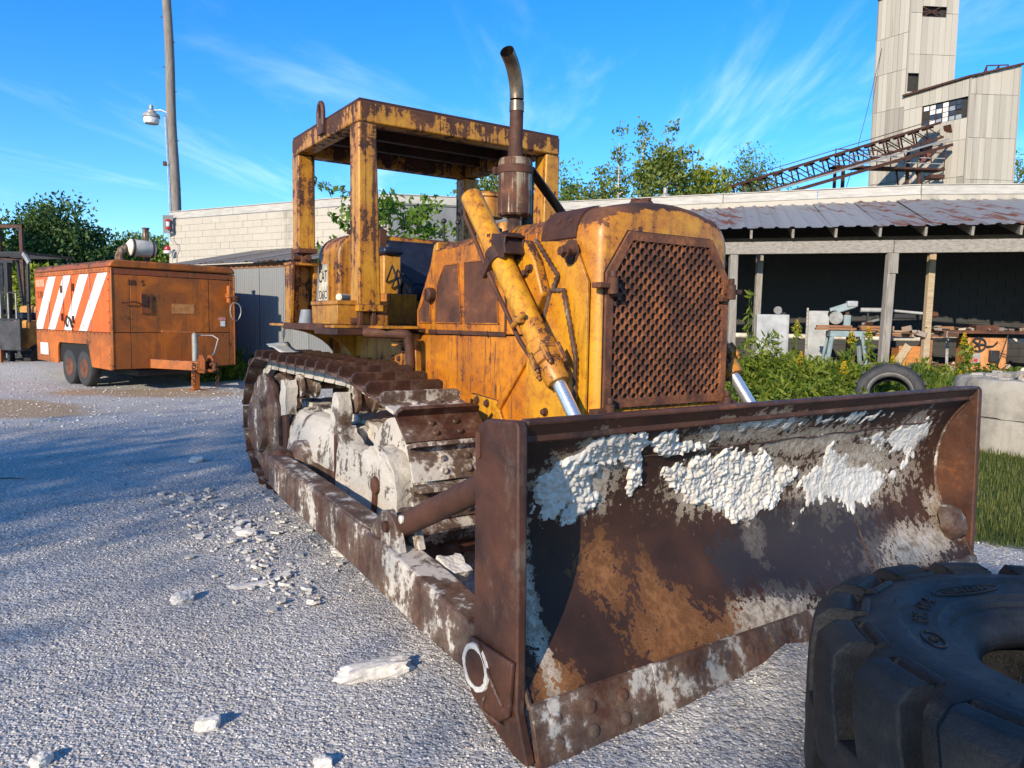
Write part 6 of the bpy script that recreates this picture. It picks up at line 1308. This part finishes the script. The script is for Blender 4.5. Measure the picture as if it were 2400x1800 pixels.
MB().box(-.90, .80, -.42, .42, .88, .94).build('saw_table', CAST, TS, .006); MB().box(-.98, .95, -.50, -.44, .88, .95).build('fence_rail', CAST, TS, .004); MB().box(-.24, .20, -.30, .05, .945, 1.06).build('saw_fence', CAST, TS, .01); MB().box(.72, 1.0, -.2, -.1, .945, 1.0).build('mitre_gauge', PALEWOOD, TS)
m = MB(); m.lathe([(.125, -.012), (.15, -.012), (.15, .012), (.125, .012)], (-.20, -.36, .66), (0, -1, 0), 26, cap=False)
for i in range(5): a = i*1.2566; m.beam((-.20, -.36, .66), (-.20 + .135*math.cos(a), -.36, .66 + .135*math.sin(a)), .03, .014, (0, 1, 0))
m.lathe([(.03, -.05), (.03, .03)], (-.20, -.36, .66), (0, -1, 0), 10); m.build('handwheel', BLACKPAINT, TS)
MB().prism([(-.08, .63), (.10, .64), (.18, .74), (.18, .68), (.10, .60), (-.02, .58)], 'y', -.312, -.304).build('tilt_slot', BLACK, TS)
MB().box(-.28, -.14, -.335, -.305, .26, .48).build('switch_plate', STEEL_GR, TS, .01); MB().box(-.26, -.19, -.345, -.336, .30, .36).build('stop_button', RED, TS); MB().box(.02, .20, -.40, -.305, .30, .54).build('switch_box', BLACKPAINT, TS, .015); MB().tube([(.15, -.38, .5), (.32, -.42, .45), (.36, -.42, .25), (.2, -.42, .12), (.14, -.40, .3)], .012, 6).build('power_cord', BLACKPAINT, TS); MB().tube([(.14, -.40, .1), (.32, -.44, .9), (.36, -.3, 1.0)], .012, 6).build('power_cord', BLACKPAINT, TS)
PV = tag(MB().tube([(3.5, 18.2, FZ + .75), (13.0, 15.75, FZ + .72)], .06, 12).build('plastic_pipe', m_plain('cream_pipe', (.52, .49, .42), .5)), 'long cream plastic pipe running along the block wall behind the machines', 'pipe')
LR = tag(MB().beam((8.95, 15.2, FZ + .05), (9.25, 15.75, FZ + .95), .05, .04).build('leaning_stick', STEEL_GR), 'grey stick leaning on the table saw beside the post', 'stick')
CBk = thing('concrete_blocks', 'short stack of grey concrete blocks at the right end of the lean-to', 'blocks', (11.05, 14.9, FZ))
for i in range(4): MB().box(-.2, .2, -.1, .1, .2*i + .002, .2*i + .198).build('block', GRM if i % 2 else CONC, CBk, .008)
random.seed(11)
for i, (x, y) in enumerate(((5.0, 15.6), (6.1, 15.7), (7.3, 15.7), (7.6, 15.4), (9.0, 15.4), (10.9, 15.5))):
    o = tag(MB().box(-.16, .16, -.12, .12, 0, .18).build('rubble_chunk', (CONC, PALEWOOD, WSTONE)[i % 3], None, .02, dis=(.05, 5, 3, i + 1)), ('grey broken concrete lump', 'tan scrap wood lump', 'white limestone lump')[i % 3] + (' under the pale cabinet', ' beside the locker', ' under the saw stand', ' at the foot of the lean-to post', ' beside the leaning stick', ' by the block stack')[i], 'lump', 'rubble under the lean-to'); o.location = (x, y, FZ - .01); o.rotation_euler = (0, 0, i*1.1)

SCRAP = stone_mat('mixed_scrap', [(.0, (.02, .02, .02)), (.3, (.10, .045, .025)), (.55, (.24, .13, .07)), (.75, (.30, .29, .27)), (1., (.45, .40, .32))], .7)
sc_ = MB(); random.seed(23)
for i in range(150):
    x = random.uniform(4.9, 11.3); hi = random.random() < .45; y = (eave(x) + random.uniform(1.0, 1.6)) if hi else eave(x) + random.uniform(.9, 2.6); z = FZ + (random.choice((.86, .96)) if hi and (7.1 < x < 9.0 or x > 9.1) else random.uniform(.03, .25)); r_ = Matrix.Rotation(random.random()*6, 3, 'Z') @ Matrix.Rotation(random.gauss(0, .35), 3, 'X')
    if 9.0 < x < 10.9 and not hi: y = max(y, 16.1)
    if 9.0 < x < 10.9 and hi: z = FZ + .97; y = 15.7 + random.uniform(-.2, .3)
    if random.random() < .45: d_ = r_ @ Vector((1, 0, 0)); l_ = random.uniform(.12, .45); sc_.tube([Vector((x, y, z)) - d_*l_, Vector((x, y, z + .03)) + d_*l_], random.uniform(.008, .03), 7)
    else: sc_.cbox((x, y, z), (random.uniform(.06, .34), random.uniform(.05, .2), random.uniform(.02, .16)), r_)
tag(sc_.build('scrap', SCRAP, None, .004), 'jumble of rusty scrap and offcuts on and under the benches in the lean-to', 'scrap', kind='stuff')
# ------------------------------------------------------------------ small things left on the bulldozer
bk = thing('grey_bucket', 'small grey plastic cup upside down on the fender behind the toolbox', 'cup'); bk.matrix_basis = DM @ Matrix.Translation((-1.64, -.95, 1.449)); MB().lathe([(.062, 0), (.064, .005), (.045, .115), (.02, .118)], (0, 0, 0), (0, 0, 1), 18).build('cup_body', m_plain('grey_plastic', (.22, .24, .27), .5), bk)
tag(bk, 'small grey plastic cup upside down on the fender behind the toolbox', 'cup')
rolled = MB(); rolled.tube([(-.07, 0, 0), (.07, 0, 0)], .026, 14); rolled.lathe([(.018, 0), (.018, .002)], (.071, 0, 0), (1, 0, 0), 12); rr_ = rolled.build('rolled_paper', m_plain('cream_paper', (.62, .58, .44), .8)); rr_.matrix_basis = DM @ Matrix.Translation((-.93, -.90, 1.655)) @ Matrix.Rotation(-.9, 4, 'Z'); tag(rr_, 'rolled cream paper lying on the yellow toolbox lid', 'paper')
pp = MB(); nn_ = 10
for i in range(nn_):
    for j in range(5): x = i/(nn_ - 1)*.30; y = j/4*.20; pp.v.append((x, y, .02*math.sin(x*14 + y*6) + .04*sm((.08 - x)/.08)))
pp.f = [(i*5 + j, (i+1)*5 + j, (i+1)*5 + j + 1, i*5 + j + 1) for i in range(nn_ - 1) for j in range(4)]
pw = pp.build('paper_sheet', WHITE); md = pw.modifiers.new('thick', 'SOLIDIFY'); md.thickness = .0015; pw.matrix_basis = DM @ Matrix.Translation((-2.02, -1.18, 1.225)) @ Matrix.Rotation(.1, 4, 'Z'); tag(pw, 'crumpled white paper sheet lying on the rear of the track', 'paper')
tw = tag(MB().tube([(-4.62, 6.50, .015), (-4.54, 6.52, .022), (-4.46, 6.54, .02), (-4.38, 6.55, .012)], [.004, .006, .005, .003], 6).build('dead_twig', m_plain('dark_bark', (.05, .035, .025), .9)), 'dark dead twig lying on the shaded gravel at the yard edge', 'twig')

# ------------------------------------------------------------------ plants
LEAF_NEAR = m_leaf('fresh_green_leaf', (.05, .11, .014), (.15, .24, .03)); LEAF_ASP = m_leaf('aspen_leaf', (.07, .105, .02), (.21, .25, .055)); LEAF_DK = m_leaf('dark_green_leaf', (.06, .11, .017), (.20, .265, .05)); LEAF_PINE = m_leaf('pine_needles', (.03, .065, .02), (.09, .15, .04), .2); LEAF_YEL = m_leaf('yellow_green_leaf', (.13, .17, .016), (.33, .35, .05))
WEED = m_leaf('weed_leaf', (.04, .085, .010), (.22, .26, .03)); GRASS = m_leaf('grass_blade', (.03, .055, .010), (.17, .18, .05)); GOLD = m_leaf('goldenrod_flower', (.42, .27, .010), (.62, .42, .02), .2)
BARK = m_plain('grey_bark', (.16, .14, .12), .9, 0, .3, 10, .4, stretch=(3, 3, .5)); BARK_W = m_plain('pale_aspen_bark', (.42, .40, .34), .85, 0, .25, 6, .3)
prng = np.random.default_rng(21)
def leaves(C, size, up=.0, asp=1.7, r_=prng):
    """diamond leaves at centres C, random orientation; returns vertices and faces"""
    n = len(C); a = r_.normal(size=(n, 3)); a[:, 2] = a[:, 2]*.7 + up; a /= np.linalg.norm(a, axis=1)[:, None]
    b = r_.normal(size=(n, 3)); b -= (b*a).sum(1)[:, None]*a; b /= np.linalg.norm(b, axis=1)[:, None]; c = np.cross(a, b)
    s_ = size*(.6 + .8*r_.random(n))[:, None]; fold = a*s_*.18
    V = np.stack([C + b*s_*asp*.5, C + c*s_*.42 + fold, C - b*s_*asp*.5, C - c*s_*.42 + fold], 1).reshape(-1, 3)
    return V, np.arange(4*n).reshape(-1, 4)
def clumps(n_c, n_l, ctr, rad, cr, shell=.55, r_=prng, cone=False):
    d = r_.normal(size=(n_c, 3)); d /= np.linalg.norm(d, axis=1)[:, None]; q = d*(shell + (1 - shell)*r_.random((n_c, 1)))
    if cone:
        h_ = r_.random(n_c)**1.3; rr_ = (1 - h_)*.95 + .04; an = r_.random(n_c)*6.283; q = np.stack([np.cos(an)*rr_*(.55 + .45*r_.random(n_c)), np.sin(an)*rr_*(.55 + .45*r_.random(n_c)), h_*2 - 1], -1)
    cc = np.array(ctr) + q*np.array(rad); w = .6 + .8*r_.random(n_c)
    P = cc[:, None, :] + np.clip(r_.normal(size=(n_c, n_l, 3)), -1.7, 1.7)*np.array(cr)*w[:, None, None]; return P.reshape(-1, 3), cc
def tree(name, label, loc, h_, spread, mat, leaf, n_c=60, n_l=45, crown=(.32, 1.0), bark=BARK, trunk=.02, cone=False, group=None, lean=0, cr=None, shell=.45):
    t = thing(name, label, 'tree', (loc[0], loc[1], gz(*loc) - .05), 0, group)
    r_ = np.random.default_rng(abs(int(loc[0]*100 + loc[1]*37)) + 1); z0, z1 = h_*crown[0], h_*crown[1]; ctr = (lean, 0, (z0 + z1)/2); rad = (spread/2, spread/2, (z1 - z0)/2)
    P, cc = clumps(n_c, n_l, ctr, rad, cr or (spread*.085, spread*.085, spread*.06), shell, r_, cone)
    V, F = leaves(P, leaf, .05, 1.7, r_); inst(fast_mesh('crown', V, F, mat), 'crown', t)
    m = MB(); tr = h_*trunk; m.tube([(0, 0, 0), (lean*.2, .02, h_*.3), (lean*.6, .0, h_*.6), (lean, 0, h_*.93)], [tr*1.25, tr, tr*.6, tr*.12], 8)
    for i in range(min(len(cc), 12)):
        c = cc[i]; zb = max(h_*.2, min(c[2] - .25*math.hypot(c[0], c[1]) - .1, h_*.85)); m.tube([(lean*zb/h_, 0, zb), ((c[0] + lean)*.5, c[1]*.5, (zb + c[2])*.5 + .05), tuple(c)], [tr*.42, tr*.28, tr*.08], 5)
    m.build('trunk', bark, t); return t
# sapling seen through the canopy
SP = tree('young_tree', 'small leafy green tree growing before the block wall behind the canopy', (-2.35, 14.2), 4.15, 2.3, LEAF_NEAR, .085, 46, 40, (.42, 1.0), trunk=.011, cr=(.15, .15, .12))
for br, (px_, pz) in enumerate(((-1.45, 4.12), (-1.1, 3.42), (.95, 3.75), (.75, 3.1))):
    P = np.array([Vector((0, 0, pz - .55)).lerp(Vector((px_, -.1, pz)), u) for u in np.linspace(.35, 1.02, 60)]) + prng.normal(size=(60, 3))*.065; V, F = leaves(P, .085, .4); inst(fast_mesh('branch_leaves', V, F, LEAF_NEAR), 'branch_leaves', SP); MB().tube([(0, 0, pz - .6), (px_*.6, -.06, pz - .16), (px_, -.1, pz)], [.018, .011, .004], 5).build('branch', BARK, SP)
# left tree line
tl = [(-30.5, 40, 7.8, 6.5, LEAF_YEL, 'tall yellow green poplar', 'beyond the forklift'), (-27.9, 46, 8.5, 6.0, LEAF_PINE, 'dark spreading pine', 'behind the forklift'), (-31.5, 50, 7.6, 5.5, LEAF_PINE, 'shorter dark pine', 'beside the tall poplar'), (-25.2, 50, 6.8, 5.5, LEAF_DK, 'round dark broadleaf tree', 'next to the spreading pine'), (-24.0, 38, 3.8, 3.2, LEAF_YEL, 'low yellow green bush-like tree', 'rising just over the trailer roof'),
      (-28.5, 58, 8.0, 6, LEAF_DK, 'full dark broadleaf tree', 'in the middle of the far row'), (-25.2, 60, 7.4, 6, LEAF_ASP, 'light green broadleaf tree', 'left of the trailer muffler'), (-22, 62, 7.6, 6, LEAF_DK, 'dull green broadleaf tree', 'over the trailer muffler'), (-19.4, 60, 6.8, 5.4, LEAF_ASP, 'small light green tree', 'right of the trailer muffler'), (-20.6, 70, 9.4, 4.5, LEAF_PINE, 'slim dark pine', 'showing above the far row'), (-33, 66, 8.7, 7, LEAF_DK, 'broad dark tree', 'behind the pines'), (-35.5, 44, 7.0, 6, LEAF_DK, 'bushy dark tree', 'at the outer end of the row'), (-16.5, 64, 7.0, 5.6, LEAF_DK, 'rounded dark tree', 'beside the building corner')]
for x, y, h_, sp_, mt, lb, wh in tl:
    pine = mt is LEAF_PINE; tree('pine_tree' if pine else 'broadleaf_tree', lb + ' ' + wh, (x, y), h_, sp_, mt, .17 if not pine else .15, 200, 85, (.04 if not pine else .18, 1.0), cone=pine and h_ > 10, group='trees beyond the yard')
# far wood closing the horizon: reads as one mass
r_ = np.random.default_rng(5); n_ = 520
xs_ = r_.random(n_)*260 - 150; ys_ = 95 + r_.random(n_)*40; hs_ = 4.5 + 4*r_.random(n_); P = []
for x, y, h_ in zip(xs_, ys_, hs_): P.append(np.stack([x + r_.normal(size=70)*1.6, y + r_.normal(size=70)*1.6, np.abs(r_.random(70))*h_*(1 - .3*r_.random(70))], -1))
V, F = leaves(np.concatenate(P), .62, .3, 1.6, r_); tag(inst(fast_mesh('far_wood', V, F, LEAF_DK), 'far_wood'), 'far dark wood closing the view beyond the yard', 'wood', kind='stuff')
# aspens and mixed trees behind the right wing
ta = [(5.5, 40, 11.4, 2.0, LEAF_ASP, 'slender pale aspen', 'left of the tall aspen group'), (6.85, 40.5, 11.7, 2.4, LEAF_ASP, 'tallest slender aspen', 'behind the block roof'), (8.2, 40, 11.5, 2.0, LEAF_ASP, 'slender aspen with bare top', 'right of the tallest aspen'), (7.4, 38, 10.7, 3.4, LEAF_ASP, 'full leafy aspen', 'below the tall aspens'), (3.4, 46, 10.2, 4.0, LEAF_DK, 'dense dark spruce-like tree', 'next to the canopy post'), (5.0, 43, 9.7, 3.6, LEAF_ASP, 'rounded mid green tree', 'between the dark tree and the aspens'), (9.8, 40, 9.6, 3.6, LEAF_YEL, 'yellowing leafy tree', 'right of the aspen group'), (10.4, 50, 9.5, 3.0, LEAF_ASP, 'low pale tree', 'where the conveyor meets the roof'), (14.2, 50, 11.3, 1.7, LEAF_ASP, 'thin young aspen', 'left of the conveyor'), (19.0, 60, 15.0, 5.0, LEAF_DK, 'round dark maple', 'above the conveyor'), (21.5, 57, 11.0, 5.4, LEAF_DK, 'dark tree', 'below the conveyor walkway'), (24.6, 60, 12.2, 5, LEAF_ASP, 'green tree', 'at the foot of the tower'), (40.0, 60, 15.1, 5, LEAF_DK, 'dark tree', 'right of the tower'), (37.0, 62, 13.4, 4, LEAF_ASP, 'light green tree', 'close to the right of the tower'), (.9, 44, 9.5, 4.2, LEAF_DK, 'dark leafy tree', 'seen through the canopy frame'), (-1.2, 40, 9.8, 4, LEAF_ASP, 'leafy tree', 'behind the small young tree'), (16.2, 55, 10.0, 4.5, LEAF_ASP, 'pale leafy tree', 'behind the conveyor truss')]
for x, y, h_, sp_, mt, lb, wh in ta:
    thin = sp_ < 2.5; tree('aspen_tree' if 'aspen' in lb else 'broadleaf_tree', lb + ' ' + wh, (x, y), h_, sp_, mt, .14 if not thin else .12, 110 if not thin else 70, 60 if not thin else 16, (.30, 1.0), BARK_W if mt is LEAF_ASP else BARK, .012, cone=thin, group='trees behind the block building', cr=(sp_*.10, sp_*.10, sp_*.09))
# unseen trees added behind the camera to cast shade over the yard
for i, (x, y, h_, sp_, lb) in enumerate(((-14.75, -12.1, 11.0, 8.0, 'broad unseen tree added behind the yard to cast shade on the left'), (-6.7, -15.1, 9.2, 4.6, 'smaller unseen tree added behind the yard to cast shade on the tyre and blade'))):
    tree('unseen_shade_tree', lb, (x, y), h_, sp_, LEAF_DK, .095, 260, 62, (.38, 1.0), group='unseen trees added to cast shade', cr=(sp_*.13, sp_*.13, sp_*.10), shell=.1)

# ------------------------------------------------------------------ weeds, goldenrod and grass
def blades(n, pos, h0, h1, w, mat, name, label, cat, bend=.35, seed=3):
    r_ = np.random.default_rng(seed); P = pos(r_, n); n = len(P); h_ = (h0 + (h1 - h0)*r_.random(n)**1.5)[:, None]; a = r_.random(n)*6.283; d = np.stack([np.cos(a), np.sin(a), np.zeros(n)], -1); s_ = np.stack([-np.sin(a), np.cos(a), np.zeros(n)], -1)*w*(.6 + .8*r_.random(n))[:, None]; Z = np.array([0, 0, 1.])
    b = bend*r_.random(n)[:, None]; m1 = P + Z*h_*.55 + d*h_*b*.35; m2 = P + Z*h_ + d*h_*b
    V = np.stack([P - s_, P + s_, m1 + s_*.8, m1 - s_*.8, m2 + s_*.1, m2 - s_*.1], 1).reshape(-1, 3); k_ = np.arange(n)*6; F = np.concatenate([np.stack([k_, k_+1, k_+2, k_+3], -1), np.stack([k_+3, k_+2, k_+4, k_+5], -1)])
    return tag(inst(fast_mesh(name, V, F, mat), name), label, cat, kind='stuff')
def scatter(x0, x1, y0, y1, thr=.4):
    def f(r_, n):
        P = np.stack([x0 + (x1 - x0)*r_.random(n), y0 + (y1 - y0)*r_.random(n), np.zeros(n)], -1); keep = [grass_amt(p[0], p[1]) > thr for p in P]; P = P[np.array(keep)]
        P[:, 2] = [gz(p[0], p[1]) for p in P]; return P
    return f
blades(60000, scatter(2.2, 9.5, 5.0, 10.2), .015, .10, .0035, GRASS, 'grass', 'short green grass growing to the right of the blade', 'grass', seed=4)
blades(16000, scatter(-4, 12, 9.5, 14.5), .06, .30, .006, GRASS, 'tall_grass', 'taller grass growing before the lean-to', 'grass', seed=5)
blades(5000, scatter(-9, -2, 16.2, 19), .08, .35, .007, GRASS, 'tall_grass', 'grass growing along the corrugated shed', 'grass', seed=6)
WEED_B = m_leaf('broad_dark_weed_leaf', (.025, .06, .012), (.09, .15, .03))
def weed_mass(name, label, boxes, seed, mat=WEED, size=.042, asp=3.0):
    r_ = np.random.default_rng(seed); PP = []
    for x0, x1, y0, y1, h_, n in boxes:
        for i in range(n):
            x = x0 + (x1 - x0)*r_.random(); y = y0 + (y1 - y0)*r_.random(); z = gz(x, y); hh = h_*(.55 + .55*r_.random()); k_ = 52; u = r_.random(k_)**.8; lx = r_.normal()*.12; ly = r_.normal()*.12
            PP.append(np.stack([x + lx*u + r_.normal(size=k_)*.055, y + ly*u + r_.normal(size=k_)*.055, z + .05 + u*hh], -1))
    V, F = leaves(np.concatenate(PP), size, .3, asp, r_); return tag(inst(fast_mesh(name, V, F, mat), name), label, 'weeds', kind='stuff')
weed_mass('weeds', 'thick green weeds growing between the machine and the lean-to', [(2.9, 4.9, 9.6, 12.6, .62, 150), (4.2, 5.8, 11.2, 12.6, .58, 90), (3.0, 4.7, 11.5, 12.9, .9, 26), (6.4, 9.8, 12.4, 13.2, .45, 24), (6.6, 9.4, 11.2, 12.8, .30, 90), (5.8, 12, 12.6, 13.4, .24, 70), (1.6, 3.2, 9.0, 12.5, .6, 70)], 31)
weed_mass('broadleaf_weeds', 'low dark broad-leaved weeds spread before the lean-to', [(2.6, 5.0, 9.4, 12.0, .40, 90), (5.8, 9.6, 10.6, 12.6, .26, 170), (3.5, 7.5, 12.2, 13.4, .35, 90)], 33, WEED_B, .085, 1.5)
blades(9000, scatter(2.2, 7.2, 9.3, 13.3), .15, .62, .008, WEED, 'tall_grass', 'tall arching grass among the weeds', 'grass', .6, 9)
weed_mass('weeds', 'dark green weeds along the foot of the corrugated shed', [(-7.5, -2.5, 16.6, 18.0, .5, 110)], 32)
def goldenrod(x, y, h_, label, seed, flower=True):
    r_ = np.random.default_rng(seed); z = gz(x, y); t = thing('goldenrod', label, 'plant', (x, y, z), 0, 'goldenrod plants by the lean-to')
    lx, ly = r_.normal()*.06, r_.normal()*.06; MB().tube([(0, 0, 0), (lx*.5, ly*.5, h_*.5), (lx, ly, h_)], [.007, .006, .003], 5).build('stem', WEED, t)
    n = 70; u = .12 + .85*r_.random(n); a = r_.random(n)*6.283; rad = .11*(1.1 - u)*(.5 + .5*r_.random(n)) + .02
    P = np.stack([lx*u + np.cos(a)*rad, ly*u + np.sin(a)*rad, u*h_], -1); V, F = leaves(P, .05, .2, 3.2, r_); inst(fast_mesh('leaf', V, F, WEED), 'leaf', t)
    if flower:
        n = 170; u = r_.random(n); a = r_.random(n)*6.283; rad = .085*(1 - u*.8)*r_.random(n)**.5; P = np.stack([lx + np.cos(a)*rad, ly + np.sin(a)*rad, h_*.86 + u*.20], -1); V, F = leaves(P, .018, .2, 1.2, r_); inst(fast_mesh('flower', V, F, GOLD), 'flower', t)
gl_ = [(5.55, 12.2, 1.05, 'goldenrod spray standing before the saw stand', 1), (4.55, 11.6, .78, 'low goldenrod behind the lift cylinder', 1), (5.1, 11.2, .72, 'goldenrod leaning among the thick weeds', 1), (5.9, 11.5, .75, 'goldenrod beside the leaning tyre', 1), (7.75, 12.6, .95, 'bright goldenrod left of the inner post', 1), (7.9, 13.0, .72, 'short goldenrod at the foot of the inner post', 1), (7.0, 11.4, .50, 'low goldenrod clump right of the leaning tyre', 1), (9.1, 12.9, .75, 'goldenrod before the table saw', 1), (4.9, 12.7, 1.15, 'tall goldenrod under the brown boards', 1), (6.3, 12.9, 1.0, 'goldenrod by the leg of the saw stand', 1), (10.15, 12.6, 1.45, 'tall green goldenrod stalk right of the table saw', 0), (9.75, 13.1, 1.0, 'shorter green stalk beside the table saw', 0), (10.5, 12.2, 1.1, 'green stalk by the stacked blocks', 0), (4.1, 12.9, 1.7, 'very tall green weed beside the pale cabinet', 0)]
for i, (x, y, h_, lb, fl_) in enumerate(gl_): goldenrod(x, y, h_, lb, 50 + i, bool(fl_))
